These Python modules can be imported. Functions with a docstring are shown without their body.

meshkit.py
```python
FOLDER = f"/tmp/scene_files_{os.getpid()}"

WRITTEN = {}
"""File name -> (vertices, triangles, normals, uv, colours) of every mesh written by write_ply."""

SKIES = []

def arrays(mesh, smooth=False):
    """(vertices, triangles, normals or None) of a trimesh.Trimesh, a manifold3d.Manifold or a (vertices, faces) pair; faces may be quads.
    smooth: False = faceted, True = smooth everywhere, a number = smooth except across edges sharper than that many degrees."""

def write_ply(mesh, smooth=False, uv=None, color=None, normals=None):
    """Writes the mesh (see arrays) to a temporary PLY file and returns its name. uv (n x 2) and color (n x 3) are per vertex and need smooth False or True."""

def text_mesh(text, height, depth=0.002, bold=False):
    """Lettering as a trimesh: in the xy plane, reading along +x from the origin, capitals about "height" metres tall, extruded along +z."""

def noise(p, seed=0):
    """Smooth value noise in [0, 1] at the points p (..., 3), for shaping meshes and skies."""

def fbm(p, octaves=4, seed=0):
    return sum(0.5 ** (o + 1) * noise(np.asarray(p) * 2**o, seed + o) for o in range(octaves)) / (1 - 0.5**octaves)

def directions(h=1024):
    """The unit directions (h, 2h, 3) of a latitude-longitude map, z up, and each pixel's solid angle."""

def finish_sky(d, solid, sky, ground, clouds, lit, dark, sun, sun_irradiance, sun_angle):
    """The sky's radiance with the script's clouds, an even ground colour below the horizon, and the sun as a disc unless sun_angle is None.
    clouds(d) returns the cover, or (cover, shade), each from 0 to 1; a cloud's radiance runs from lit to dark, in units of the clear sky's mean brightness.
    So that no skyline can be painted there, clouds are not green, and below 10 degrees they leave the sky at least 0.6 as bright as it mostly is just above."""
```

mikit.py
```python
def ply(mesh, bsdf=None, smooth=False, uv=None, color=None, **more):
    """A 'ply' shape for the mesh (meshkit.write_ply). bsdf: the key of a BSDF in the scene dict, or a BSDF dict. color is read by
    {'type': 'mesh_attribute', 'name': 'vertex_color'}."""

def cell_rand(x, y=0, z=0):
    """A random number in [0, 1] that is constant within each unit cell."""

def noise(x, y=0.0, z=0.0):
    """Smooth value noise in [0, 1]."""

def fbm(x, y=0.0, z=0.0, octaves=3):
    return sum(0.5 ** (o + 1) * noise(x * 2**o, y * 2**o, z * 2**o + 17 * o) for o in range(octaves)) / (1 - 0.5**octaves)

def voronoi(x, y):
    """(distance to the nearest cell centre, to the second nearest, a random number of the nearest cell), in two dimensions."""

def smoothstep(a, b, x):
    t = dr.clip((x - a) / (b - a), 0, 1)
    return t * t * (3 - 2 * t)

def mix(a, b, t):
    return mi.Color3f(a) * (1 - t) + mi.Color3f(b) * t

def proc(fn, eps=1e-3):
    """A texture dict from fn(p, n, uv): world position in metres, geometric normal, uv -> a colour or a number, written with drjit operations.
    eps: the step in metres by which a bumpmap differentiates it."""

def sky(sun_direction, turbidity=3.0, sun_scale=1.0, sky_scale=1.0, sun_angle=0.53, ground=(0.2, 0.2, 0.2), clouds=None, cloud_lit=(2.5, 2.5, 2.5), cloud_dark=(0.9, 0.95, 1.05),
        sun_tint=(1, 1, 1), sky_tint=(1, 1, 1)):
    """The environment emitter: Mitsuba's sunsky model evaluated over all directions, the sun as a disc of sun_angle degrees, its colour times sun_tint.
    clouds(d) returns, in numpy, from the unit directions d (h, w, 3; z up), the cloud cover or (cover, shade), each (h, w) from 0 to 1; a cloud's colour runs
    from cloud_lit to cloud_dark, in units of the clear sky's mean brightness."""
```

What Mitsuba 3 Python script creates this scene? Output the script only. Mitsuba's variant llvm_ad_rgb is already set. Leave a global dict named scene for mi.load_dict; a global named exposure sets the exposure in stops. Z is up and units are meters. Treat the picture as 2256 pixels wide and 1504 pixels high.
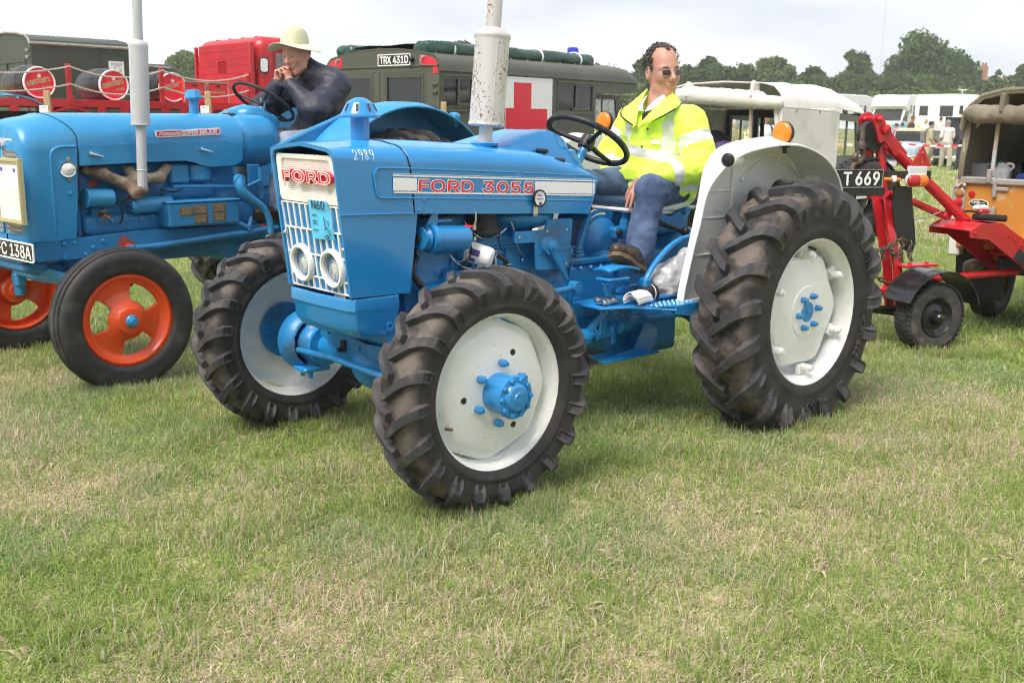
import math, numpy as np, trimesh, drjit as dr, mitsuba as mi, mikit
from mikit import ply, proc, noise, fbm, smoothstep, mix
from meshkit import text_mesh, fbm as nfbm
from shapely import affinity, union_all
from shapely.geometry import Polygon, Point, box as sbox
scene, labels = {}, {}
T4 = mi.ScalarTransform4f
# ---------------------------------------------------------------- camera, sky, exposure
PITCH, ROLL, EYE = 0.2051, 0.0135, 1.488
_fw = np.array([0, math.cos(PITCH), -math.sin(PITCH)]); _u0 = np.array([0, math.sin(PITCH), math.cos(PITCH)])
_up = -math.sin(ROLL)*np.array([1, 0, 0]) + math.cos(ROLL)*_u0
scene['haze_air'] = {'type': 'homogeneous', 'albedo': {'type': 'rgb', 'value': [.93, .955, .985]}, 'sigma_t': .0009}
scene['camera'] = {'type': 'thinlens', 'medium': {'type': 'ref', 'id': 'haze_air'}, 'fov': 2*math.degrees(math.atan(1128/2314.43)), 'fov_axis': 'x', 'aperture_radius': 0.0024, 'focus_distance': 4.7,
    'near_clip': 0.05, 'far_clip': 3000.0, 'to_world': T4().look_at(origin=[0, 0, EYE], target=[0, float(_fw[1]), EYE+float(_fw[2])], up=_up.tolist())}
def clouds(d):
    el = np.clip(d[..., 2], 0, 1)[..., None]
    q = d[..., :2]/(el+0.22)
    q3 = np.concatenate([q*np.array([1.1, 1.5]), el*2], -1)
    n = nfbm(q3+np.array([3.1, 7.7, 0]), 5, 3)
    shade = np.clip((n-0.40)*2.9, 0, 1)
    return np.ones(d.shape[:2]), shade
scene['sky'] = mikit.sky([-0.35, -0.45, 0.82], turbidity=3, sun_scale=0.42, sun_angle=34, sun_tint=(.90, .97, 1.12), clouds=clouds, cloud_lit=(1.24, 1.28, 1.36), cloud_dark=(.60, .71, .95), ground=(0.2, 0.2, 0.14))
exposure = 3.2

# ---------------------------------------------------------------- helpers: meshes
cat = trimesh.util.concatenate
A = lambda *a: np.array(a, float)
def unit(v): v = np.asarray(v, float); return v/np.linalg.norm(v)
def axes(d, up=(0, 0, 1)):
    d = unit(d); a = np.cross(up, d)
    if np.linalg.norm(a) < 1e-4: a = np.cross((0, 1, 0), d)
    a = unit(a); return a, np.cross(d, a), d
def rotz(a): c, s = math.cos(a), math.sin(a); return A([c, -s, 0], [s, c, 0], [0, 0, 1])
def roty(a): c, s = math.cos(a), math.sin(a); return A([c, 0, s], [0, 1, 0], [-s, 0, c])
def rotx(a): c, s = math.cos(a), math.sin(a); return A([1, 0, 0], [0, c, -s], [0, s, c])
def TM(v, f): return trimesh.Trimesh(np.asarray(v, float), np.asarray(f, int), process=False)
def hull(p): 
    m = trimesh.convex.convex_hull(np.asarray(p, float)); return m
_S = np.array([[x, y, z] for x in (-1, 1) for y in (-1, 1) for z in (-1, 1)], float)
def box(c, s, b=.004, R=None):
    "chamfered box: centre, full sizes, chamfer, rotation"
    h = np.asarray(s, float)/2; b = min(b, h.min()*.9)
    v = np.vstack([_S*(h-np.array([0 if k == i else b for k in range(3)])) for i in range(3)])
    m = hull(v)
    if R is not None: m.vertices = m.vertices @ np.asarray(R).T
    m.vertices += np.asarray(c, float); return m
def lathe(prof, o=(0, 0, 0), d=(0, 0, 1), n=32, a0=0., a1=2*math.pi, rmod=None):
    "profile [(r, h)...] turned about the axis o + t*d"
    prof = np.asarray(prof, float); full = abs(a1-a0-2*math.pi) < 1e-6
    an = np.linspace(a0, a1, n+(not full), endpoint=not full); k = len(an); e1, e2, e3 = axes(d)
    r = prof[:, 0][:, None]*np.ones(k); r = r if rmod is None else r*rmod(prof, an)
    v = np.asarray(o, float)+r[..., None]*(np.cos(an)[None, :, None]*e1+np.sin(an)[None, :, None]*e2)+prof[:, 1][:, None, None]*e3
    i, j = np.meshgrid(np.arange(len(prof)-1), np.arange(k if full else k-1), indexing='ij'); j2 = (j+1) % k
    q = np.stack([i*k+j, i*k+j2, (i+1)*k+j2, (i+1)*k+j], -1).reshape(-1, 4)
    f = np.vstack([q[:, [0, 1, 2]], q[:, [0, 2, 3]]]); v = v.reshape(-1, 3)
    ar = np.linalg.norm(np.cross(v[f[:, 1]]-v[f[:, 0]], v[f[:, 2]]-v[f[:, 0]]), axis=1)
    return TM(v, f[ar > 1e-12])
def cyl(a, b, r, r2=None, n=20, b_=.0):
    a, b = A(*a), A(*b); L = np.linalg.norm(b-a); r2 = r if r2 is None else r2; c = b_
    return lathe([(0, 0), (r-c, 0), (r, c), (r2, L-c), (r2-c, L), (0, L)] if c else [(0, 0), (r, 0), (r2, L), (0, L)], a, b-a, n)
def smoothpath(p, n):
    p = np.asarray(p, float)
    if len(p) < 3: t = np.linspace(0, 1, n)[:, None]; return p[0]*(1-t)+p[-1]*t
    from scipy.interpolate import CubicSpline
    s = np.r_[0, np.cumsum(np.linalg.norm(np.diff(p, axis=0), axis=1)+1e-9)]
    return CubicSpline(s, p)(np.linspace(0, s[-1], n))
def tube(p, r, n=10, m=0, closed=False):
    "round tube along points; m > 0 smooths the path to m points"
    p = np.asarray(p, float); p = smoothpath(p, m) if m else p
    if np.ndim(r) and len(r) != len(p): r = np.interp(np.linspace(0, 1, len(p)), np.linspace(0, 1, len(r)), r)
    t = (np.roll(p, -1, 0)-np.roll(p, 1, 0)) if closed else np.gradient(p, axis=0)
    t /= np.linalg.norm(t, axis=1, keepdims=True)+1e-12
    a = np.zeros_like(p); a[0] = axes(t[0])[0]
    for i in range(1, len(p)):
        w = a[i-1]-t[i]*(a[i-1]@t[i]); a[i] = w/(np.linalg.norm(w)+1e-12)
    b = np.cross(t, a); an = np.arange(n)*2*math.pi/n; r = np.broadcast_to(r, (len(p),))
    v = (p[:, None]+r[:, None, None]*(np.cos(an)[None, :, None]*a[:, None]+np.sin(an)[None, :, None]*b[:, None])).reshape(-1, 3)
    k = len(p); i, j = np.meshgrid(np.arange(k if closed else k-1), np.arange(n), indexing='ij'); i2, j2 = (i+1) % k, (j+1) % n
    q = np.stack([i*n+j, i*n+j2, i2*n+j2, i2*n+j], -1).reshape(-1, 4); f = [q[:, [0, 1, 2]], q[:, [0, 2, 3]]]
    if not closed:
        c = len(v); v = np.vstack([v, p[0], p[-1]]); j = np.arange(n); j2 = (j+1) % n
        f += [np.stack([j2, j, j*0+c], -1), np.stack([(k-1)*n+j, (k-1)*n+j2, j*0+c+1], -1)]
    return TM(v, np.vstack(f))
def ring(o, d, R, r, n=48, m=10):
    e1, e2, _ = axes(d); a = np.linspace(0, 2*math.pi, n, endpoint=False)[:, None]
    return tube(A(*o)+R*(np.cos(a)*e1+np.sin(a)*e2), r, m, closed=True)
def extr(poly, t):
    if not isinstance(poly, list): poly = list(getattr(poly, 'geoms', [poly]))
    return cat([trimesh.creation.extrude_polygon(g, t, engine='earcut') for g in poly if g.area > 1e-9])
def P2(pts, rnd=0):
    g = Polygon(pts).buffer(0)
    return g.buffer(-rnd).buffer(2*rnd).buffer(-rnd) if rnd else g
def place(m, o, ex, ey, ez):
    "xy-plane mesh to the plane at o with axes ex, ey, ez"
    m = m.copy(); m.vertices = A(*o)+m.vertices@np.stack([A(*ex), A(*ey), A(*ez)]); 
    if np.linalg.det(np.stack([A(*ex), A(*ey), A(*ez)])) < 0: m.invert()
    return m
def xz(pts, y0, y1, rnd=0, holes=()):
    "polygon in (x, z) given thickness from y0 to y1"
    g = pts if hasattr(pts, 'area') else P2(pts, rnd)
    for h in holes: g = g.difference(h)
    return place(extr(g, abs(y1-y0)), (0, min(y0, y1), 0), (1, 0, 0), (0, 0, 1), (0, 1, 0))
def yz(pts, x0, x1, rnd=0, holes=(), shear=None):
    g = pts if hasattr(pts, 'area') else P2(pts, rnd)
    for h in holes: g = g.difference(h)
    m = place(extr(g, abs(x1-x0)), (min(x0, x1), 0, 0), (0, 1, 0), (0, 0, 1), (1, 0, 0))
    if shear: m.vertices[:, 0] += shear[0]*(m.vertices[:, 2]-shear[1])
    return m
def xy(pts, z0, z1, rnd=0):
    g = pts if hasattr(pts, 'area') else P2(pts, rnd)
    return place(extr(g, abs(z1-z0)), (0, 0, min(z0, z1)), (1, 0, 0), (0, 1, 0), (0, 0, 1))
def loft(rings, closed=False, cap=True):
    "rings (m, k, 3): skin between successive rings; closed joins each ring's ends"
    v = np.asarray(rings, float); m, k = v.shape[:2]
    i, j = np.meshgrid(np.arange(m-1), np.arange(k if closed else k-1), indexing='ij'); j2 = (j+1) % k
    q = np.stack([i*k+j, i*k+j2, (i+1)*k+j2, (i+1)*k+j], -1).reshape(-1, 4); f = [q[:, [0, 1, 2]], q[:, [0, 2, 3]]]; v = v.reshape(-1, 3)
    if cap and closed:
        for b, fl in ((0, 1), ((m-1)*k, 0)):
            c = len(v); v = np.vstack([v, v[b:b+k].mean(0)]); j = np.arange(k); j2 = (j+1) % k
            f.append(np.stack([b+j2, b+j, j*0+c] if fl else [b+j, b+j2, j*0+c], -1))
    return TM(v, np.vstack(f))
def sheet(fn, nu, nv):
    u, v = np.meshgrid(np.linspace(0, 1, nu), np.linspace(0, 1, nv), indexing='ij')
    return loft(fn(u, v))
def thick(m, t):
    "gives an open sheet a thickness t along its vertex normals"
    n = np.array(m.vertex_normals); k = len(m.vertices); b = m.copy(); v = np.vstack([m.vertices, m.vertices-n*t])
    e = np.sort(m.edges, axis=1); _, ix, ct = np.unique(e, axis=0, return_index=True, return_counts=True); e = m.edges[ix[ct == 1]]
    f = np.vstack([m.faces, m.faces[:, ::-1]+k, np.stack([e[:, 1], e[:, 0], e[:, 0]+k], -1), np.stack([e[:, 1], e[:, 0]+k, e[:, 1]+k], -1)])
    return TM(v, f)
_TP = {}
def text_poly(s):
    "lettering as a shapely shape, capitals 1 high, from x = 0"
    if s not in _TP:
        m = text_mesh(s, 1.0, .1); up = m.faces[m.face_normals[:, 2] > .9]
        g = union_all([Polygon(m.vertices[f][:, :2]).buffer(1e-4) for f in up]); x0, y0 = g.bounds[0], 0
        _TP[s] = affinity.translate(g, -x0, -y0)
    return _TP[s]
def text(s, o, ex, ey, h, w=None, t=.002, grow=0, lean=0):
    "letters h high (w wide) from the corner o along ex, up along ey, raised t"
    g = text_poly(s); sx = h if w is None else w/g.bounds[2]; g = affinity.scale(g, sx, h, origin=(0, 0))
    if lean: g = affinity.skew(g, xs=lean, origin=(0, 0))
    if grow: g = g.buffer(grow)
    ez = np.cross(unit(ex), unit(ey)); return place(extr(g.simplify(h*.006), t), o, unit(ex), unit(ey), ez)
def smin(a, b, k):
    h = np.clip(.5+.5*(b-a)/k, 0, 1); return b*(1-h)+a*h-k*h*(1-h)
def caps(p, a, b, ra, rb):
    a, b = A(*a), A(*b); ab = b-a; t = np.clip(((p-a)@ab)/(ab@ab+1e-12), 0, 1)
    return np.linalg.norm(p-a-t[:, None]*ab, axis=1)-(ra+(rb-ra)*t)
def sbx(p, c, s, r=.01, R=None):
    q = p-A(*c); q = q if R is None else q@np.asarray(R)
    q = np.abs(q)-np.asarray(s, float)/2+r; return np.linalg.norm(np.maximum(q, 0), axis=1)+np.minimum(q.max(1), 0)-r
def sell(p, c, s, R=None):
    q = p-A(*c); q = q if R is None else q@np.asarray(R); s = np.asarray(s, float)
    k = np.linalg.norm(q/s, axis=1); return (k-1)*s.min()*np.where(k > 1, 1.0, 1.0)
def scyl(p, a, b, r, rd=.006):
    a, b = A(*a), A(*b); L = np.linalg.norm(b-a); d = (b-a)/L; t = (p-a)@d-L/2
    q = np.stack([np.linalg.norm(p-a-((p-a)@d)[:, None]*d, axis=1)-r+rd, np.abs(t)-L/2+rd], -1)
    return np.linalg.norm(np.maximum(q, 0), axis=1)+np.minimum(q.max(1), 0)-rd
def blob(fs, k, lo, hi, h, wr=None):
    "surface nets of the smooth union of distance functions (or of one function) in the box lo..hi at step h"
    lo, hi = A(*lo), A(*hi); n = np.ceil((hi-lo)/h).astype(int)+1
    g = [lo[i]+np.arange(n[i])*h for i in range(3)]
    p = np.stack(np.meshgrid(*g, indexing='ij'), -1).reshape(-1, 3)
    d = None
    for f in fs:
        e = f(p); d = e if d is None else smin(d, e, k)
    if wr is not None: d = wr(p, d)
    d = d.reshape(n); s = d < 0
    c = [(a, b, e) for a in (0, 1) for b in (0, 1) for e in (0, 1)]
    cut = lambda X, o: X[o[0]:n[0]-1+o[0], o[1]:n[1]-1+o[1], o[2]:n[2]-1+o[2]]
    cnt = sum(cut(s, o).astype(int) for o in c); act = (cnt > 0) & (cnt < 8)
    idx = -np.ones(act.shape, int); ii = np.argwhere(act); idx[act] = np.arange(len(ii))
    acc, w = np.zeros((len(ii), 3)), np.zeros(len(ii))
    val = {o: cut(d, o)[act] for o in c}
    for a in c:
        for ax in range(3):
            if a[ax] == 0:
                b = tuple(1 if k_ == ax else a[k_] for k_ in range(3)); va, vb = val[a], val[b]; x = (va < 0) != (vb < 0)
                t = np.where(x, va/np.where(va == vb, 1, va-vb), 0); q = np.tile(A(*a), (len(ii), 1)); q[:, ax] = t
                acc[x] += q[x]; w[x] += 1
    v = lo+(ii+acc/w[:, None])*h; F = []
    for ax in range(3):
        o1, o2 = [(1, 2), (2, 0), (0, 1)][ax]
        s0 = np.take(s, range(n[ax]-1), ax); s1 = np.take(s, range(1, n[ax]), ax)
        e = np.argwhere(s0 != s1); e = e[(e[:, o1] > 0) & (e[:, o2] > 0) & (e[:, o1] < n[o1]-1) & (e[:, o2] < n[o2]-1)]
        def at(da, db): q = e.copy(); q[:, o1] -= da; q[:, o2] -= db; return idx[q[:, 0], q[:, 1], q[:, 2]]
        q = np.stack([at(1, 1), at(0, 1), at(0, 0), at(1, 0)], -1); ins = s0[e[:, 0], e[:, 1], e[:, 2]]
        q[~ins] = q[~ins][:, ::-1]; F.append(q[(q >= 0).all(1)])
    q = np.vstack(F); return TM(v, np.vstack([q[:, [0, 1, 2]], q[:, [0, 2, 3]]]))
def cut(m, F):
    "cuts a mesh along the zero line of a per-vertex field: (part where F < 0, part where F >= 0)"
    v, f, F = np.array(m.vertices), np.array(m.faces), np.asarray(F, float).copy(); F[np.abs(F) < 1e-9] = 1e-9
    s = F[f] < 0; c = s.sum(1); I, O = [f[c == 3]], [f[c == 0]]; V = [v]; k = len(v)
    for cnt in (1, 2):
        g = f[c == cnt]; 
        if not len(g): continue
        sg = s[c == cnt]; odd = np.argmax(sg if cnt == 1 else ~sg, axis=1); r = np.arange(len(g)); a, b, e = g[r, odd], g[r, (odd+1) % 3], g[r, (odd+2) % 3]
        p = v[a]+(v[b]-v[a])*(F[a]/(F[a]-F[b]))[:, None]; q = v[a]+(v[e]-v[a])*(F[a]/(F[a]-F[e]))[:, None]; ip, iq = k+r, k+len(g)+r; V += [p, q]; k += 2*len(g)
        one, rest = np.stack([a, ip, iq], -1), np.vstack([np.stack([ip, b, e], -1), np.stack([ip, e, iq], -1)]); (I if cnt == 1 else O).append(one); (O if cnt == 1 else I).append(rest)
    V = np.vstack(V); V = V; 
    def sub(fs): u, inv = np.unique(np.vstack(fs), return_inverse=True); return trimesh.Trimesh(V[u], inv.reshape(-1, 3), process=False)
    return sub(I), sub(O)
def split(m, masks):
    "cuts a mesh into submeshes by per-face numbers"
    out = {}
    for k in np.unique(masks):
        s = m.submesh([np.nonzero(masks == k)[0]], append=True, repair=False); out[int(k)] = s
    return out

# ---------------------------------------------------------------- helpers: entries
class Frame:
    "local metres (x along, y across, z up) placed at o, turned by a about z, optionally pitched"
    def __init__(s, o, a, pitch=0.): s.o = A(*o); s.R = rotz(a)@roty(-pitch)
    def __call__(s, m): m = m.copy(); m.vertices = m.vertices@s.R.T+s.o; return m
    def pt(s, p): return s.R@A(*p)+s.o
WORLD = Frame((0, 0, 0), 0)
FR = [WORLD]
def uniq(k):
    if k not in scene and k not in labels: return k
    i = 1
    while f'{k}_{i:03d}' in scene or f'{k}_{i:03d}' in labels: i += 1
    return f'{k}_{i:03d}'
USED = set()
def thing(name, label=None, category=None, group=None, kind=None):
    k = name; i = 0
    while k in USED: i += 1; k = f'{name}_{i:03d}'
    USED.add(k); d = {}
    if label: d['label'] = label
    if category: d['category'] = category
    if group: d['group'] = group
    if kind: d['kind'] = kind
    if d: labels[k] = d
    return k
JOINED = ('curl', 'eyelet')
def clusters(ms):
    "groups the meshes of a list whose boxes touch"
    bx = [(q.vertices.min(0)-.002, q.vertices.max(0)+.002) for q in ms]; g = list(range(len(ms)))
    def root(i):
        while g[i] != i: i = g[i]
        return i
    for i in range(len(ms)):
        for j in range(i):
            if (bx[i][0] <= bx[j][1]).all() and (bx[j][0] <= bx[i][1]).all(): g[root(i)] = root(j)
    out = {}
    for i, q in enumerate(ms): out.setdefault(root(i), []).append(q)
    return list(out.values())
def part(parent, name, m, mat, smooth=32, label=None, **kw):
    "one mesh, one entry under its parent; returns its key"
    if isinstance(m, (list, tuple)):
        m = list(m); c = clusters(m) if name not in JOINED else [m]
        if 1 < len(c) <= 90:
            return [part(parent, name, cat(q), mat, smooth, label, **kw) for q in c][0]
        m = cat(m)
    k = thing(f'{parent}__{name}' if parent else name)
    scene[k] = ply(FR[-1](m), mat, smooth, **kw)
    if label: labels[k] = {'label': label}
    if name in JOINED: labels.setdefault(k, {})['kind'] = 'stuff'
    return k
def whole(name, label, category, m, mat, smooth=32, group=None, kind=None):
    k = thing(name, label, category, group, kind)
    if isinstance(m, (list, tuple)): m = cat(list(m))
    scene[k] = ply(FR[-1](m), mat, smooth); return k

# ---------------------------------------------------------------- materials
def col(*c): return {'type': 'rgb', 'value': list(c)}
def two(d): return {'type': 'twosided', 'bsdf': d}
def mat(name, c, rough=.5, metal=0., coat=0., spec=.5, bump=None, **k):
    d = {'type': 'principled', 'base_color': c if isinstance(c, dict) else col(*c), 'roughness': rough, 'metallic': metal, 'specular': spec, **k}
    if coat: d['clearcoat'] = coat; d['clearcoat_gloss'] = .94
    if bump: d = {'type': 'bumpmap', 'arbitrary': proc(bump[0], bump[2] if len(bump) > 2 else 1e-3), 'scale': bump[1], 'bsdf': d}
    scene[name] = two(d)
def dirt(base, other, s=6., lo=.5, hi=.75, amt=.8, s2=None):
    base, other = mi.Color3f(*base), mi.Color3f(*other)
    def f(p, n, uv):
        q = fbm(p.x*s, p.y*s, p.z*s, 4)
        return base*(1-smoothstep(lo, hi, q)*amt)+other*(smoothstep(lo, hi, q)*amt)
    return proc(f)
BLUE = (.011, .205, .50)
mat('m_blue', dirt(BLUE, (.016, .22, .53), 2.2, .3, .8, .6), .15, coat=1., spec=.6)
mat('m_blue_cast', dirt((.010, .185, .44), (.045, .065, .085), 7., .48, .78, .65), .42, coat=.35)
mat('m_major', dirt((.022, .235, .49), (.04, .27, .52), 3., .3, .8, .7), .36, coat=.35)
def chipf(p, n, uv):
    q = fbm(p.x*9., p.y*9., p.z*9., 4)
    b = mi.Color3f(.02, .19, .42)*(1-smoothstep(.45, .8, fbm(p.x*4, p.y*4, p.z*4+9, 3))*.35)
    return dr.select(q > .70, mi.Color3f(.42, .06, .035), b)
mat('m_major_chipped', proc(chipf), .45, coat=.2)
def whitef(p, n, uv):
    q = fbm(p.x*4., p.y*4., p.z*4., 4); q2 = fbm(p.x*70., p.y*70., p.z*70., 3); q3 = fbm(p.x*9., p.y*9., p.z*2.2, 3)
    b = mix((.72, .735, .715), (.50, .48, .42), smoothstep(.55, .95, q)*.35+smoothstep(.58, .8, q3)*.22)
    return dr.select(q2 > .815, mi.Color3f(.34, .20, .12), b)
mat('m_white', proc(whitef), .34, coat=.5)
mat('m_cream', (.80, .80, .77), .4, coat=.3)
mat('m_plate_white', (.80, .80, .80), .5)
mat('m_red', dirt((.48, .010, .018), (.36, .012, .018), 3., .4, .8, .7), .34, coat=.6)
mat('m_red_plank', dirt((.42, .010, .022), (.30, .012, .02), 5., .4, .8, .7), .55)
mat('m_letter_red', (.70, .022, .045), .4)
mat('m_orange', dirt((.72, .075, .010), (.5, .06, .015), 5., .5, .9, .5), .33, coat=.6)
mat('m_black', (.014, .014, .016), .45)
mat('m_black_gloss', (.012, .012, .014), .2, coat=.5)
mat('m_dark', (.02, .021, .024), .7)
def rub(p, n, uv):
    q = fbm(p.x*11., p.y*11., p.z*11., 4); q2 = fbm(p.x*60., p.y*60., p.z*60., 2)
    return mix((.026, .025, .026), (.15, .127, .110), smoothstep(.34, .62, q)*(.55+.6*q2)*(.12+.88*uv.x))
mat('m_tyre', proc(rub), .72, spec=.35)
def lugc(p, n, uv):
    q = fbm(p.x*14., p.y*14., p.z*14., 4)
    return mix((.036, .037, .043), (.085, .078, .076), smoothstep(.42, .75, q))
mat('m_lug', proc(lugc), .62, spec=.4)
mat('m_tyre_black', dirt((.022, .022, .024), (.06, .056, .053), 12., .45, .8, .8), .62)
mat('m_tyre_grey', dirt((.045, .043, .042), (.12, .11, .10), 12., .4, .8, .8), .75)
mat('m_steel', (.55, .55, .55), .32, 1.)
mat('m_chrome', (.82, .82, .84), .12, 1.)
def rusty(p, n, uv):
    q = fbm(p.x*8., p.y*8., p.z*3.5, 3); q2 = fbm(p.x*150., p.y*150., p.z*90., 3)
    b = mix((.50, .49, .47), (.62, .61, .59), fbm(p.x*20, p.y*20, p.z*3, 2))
    return dr.select((q > .50) & (q2 > .70-.6*(q-.50)), mi.Color3f(.20, .10, .055), b)
mat('m_silver', proc(rusty), .42, .35)
mat('m_grey_paint', (.50, .51, .53), .42, .2)
mat('m_rust', dirt((.16, .115, .08), (.32, .27, .21), 22., .4, .7, .9), .7, .3)
mat('m_chain', dirt((.09, .075, .06), (.2, .14, .09), 40., .4, .7, .8), .6, .5)
mat('m_brass', dirt((.22, .15, .07), (.12, .085, .05), 90., .45, .6, .8), .5, .5)
mat('m_amber', (.85, .20, .008), .18, coat=.8)
mat('m_tail_red', (.45, .01, .015), .2, coat=.8)
mat('m_blue_lamp', (.02, .03, .55), .15, coat=.8)
mat('m_lens', (.80, .81, .80), .16, .35)
scene['m_glass'] = {'type': 'thindielectric', 'int_ior': 1.5}
mat('m_glass_dark', (.012, .013, .015), .06, spec=.6, coat=.6)
mat('m_shades', (.055, .042, .05), .12, spec=.6)
mat('m_olive', dirt((.075, .082, .062), (.10, .105, .082), 3., .4, .8, .7), .5)
mat('m_olive_dark', dirt((.042, .050, .038), (.06, .066, .052), 2., .4, .8, .7), .5)
mat('m_tarp', dirt((.015, .055, .042), (.03, .085, .07), 7., .4, .8, .6), .34)
def weave(p, n, uv): return fbm(p.x*40., p.y*40., p.z*40., 3)
mat('m_canvas', dirt((.68, .665, .635), (.54, .52, .48), 4., .45, .8, .6), .9, bump=(weave, .004))
mat('m_canvas_green', dirt((.17, .155, .11), (.24, .215, .16), 5., .4, .8, .7), .9, bump=(weave, .004))
mat('m_ochre', dirt((.46, .20, .03), (.40, .33, .22), 14., .60, .72, .8), .5)
mat('m_galv', dirt((.36, .35, .33), (.22, .20, .17), 9., .45, .75, .7), .55, .4)
mat('m_wood', dirt((.42, .30, .16), (.50, .38, .22), 30., .4, .7, .8), .8)
mat('m_barrel', dirt((.012, .011, .013), (.035, .03, .03), 8., .4, .8, .7), .34)
mat('m_rope', (.45, .42, .38), .9)
mat('m_hivis', dirt((.72, .95, .10), (.64, .90, .07), 6., .4, .8, .6), .55)
mat('m_reflect', (.66, .68, .71), .38, .15)
def den(p, n, uv):
    q = fbm(p.x*12., p.y*12., p.z*9., 4); q2 = noise(p.x*300., p.y*300., p.z*300.)
    return mix((.026, .050, .115), (.085, .135, .245), smoothstep(.35, .75, q)*.8+q2*.15)
mat('m_denim', proc(den), .85)
mat('m_denim_pale', dirt((.22, .27, .36), (.32, .37, .45), 9., .4, .8, .7), .85)
mat('m_navy', dirt((.020, .023, .042), (.034, .037, .060), 9., .4, .8, .6), .55)
mat('m_skin', dirt((.46, .245, .185), (.48, .20, .155), 24., .45, .75, .7), .48)
mat('m_skin2', dirt((.60, .29, .20), (.66, .30, .22), 26., .4, .75, .7), .48); mat('m_lip', (.42, .17, .13), .5); mat('m_hair_grey', (.24, .22, .20), .8); mat('m_rucksack', (.16, .15, .17), .8)
mat('m_hair', dirt((.030, .024, .021), (.16, .14, .13), 90., .5, .75, .7), .6)
mat('m_hat', dirt((.62, .605, .42), (.54, .53, .37), 14., .4, .8, .6), .85)
mat('m_leather', dirt((.035, .022, .015), (.07, .045, .03), 30., .4, .8, .7), .4)
mat('m_sole', (.14, .085, .045), .7)
mat('m_seat', (.015, .05, .10), .42)
mat('m_shirt', (.68, .66, .60), .8)
mat('m_sticker', (.10, .50, .78), .6)
mat('m_paper', (.78, .78, .78), .7)
mat('m_ink', (.03, .03, .05), .6)
mat('m_cyan', (.04, .30, .55), .6)
mat('m_gilt', (.52, .47, .26), .5, .3)
mat('m_amber_dull', (.42, .16, .03), .3, coat=.5); mat('m_badge', (.02, .05, .03), .4); mat('m_cool', (.02, .06, .30), .5); mat('m_grey_box', (.22, .22, .23), .4); mat('m_brick', (.30, .14, .09), .9); mat('m_tile', (.22, .12, .09), .9); mat('m_olive_grey', (.13, .14, .125), .5)
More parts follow.
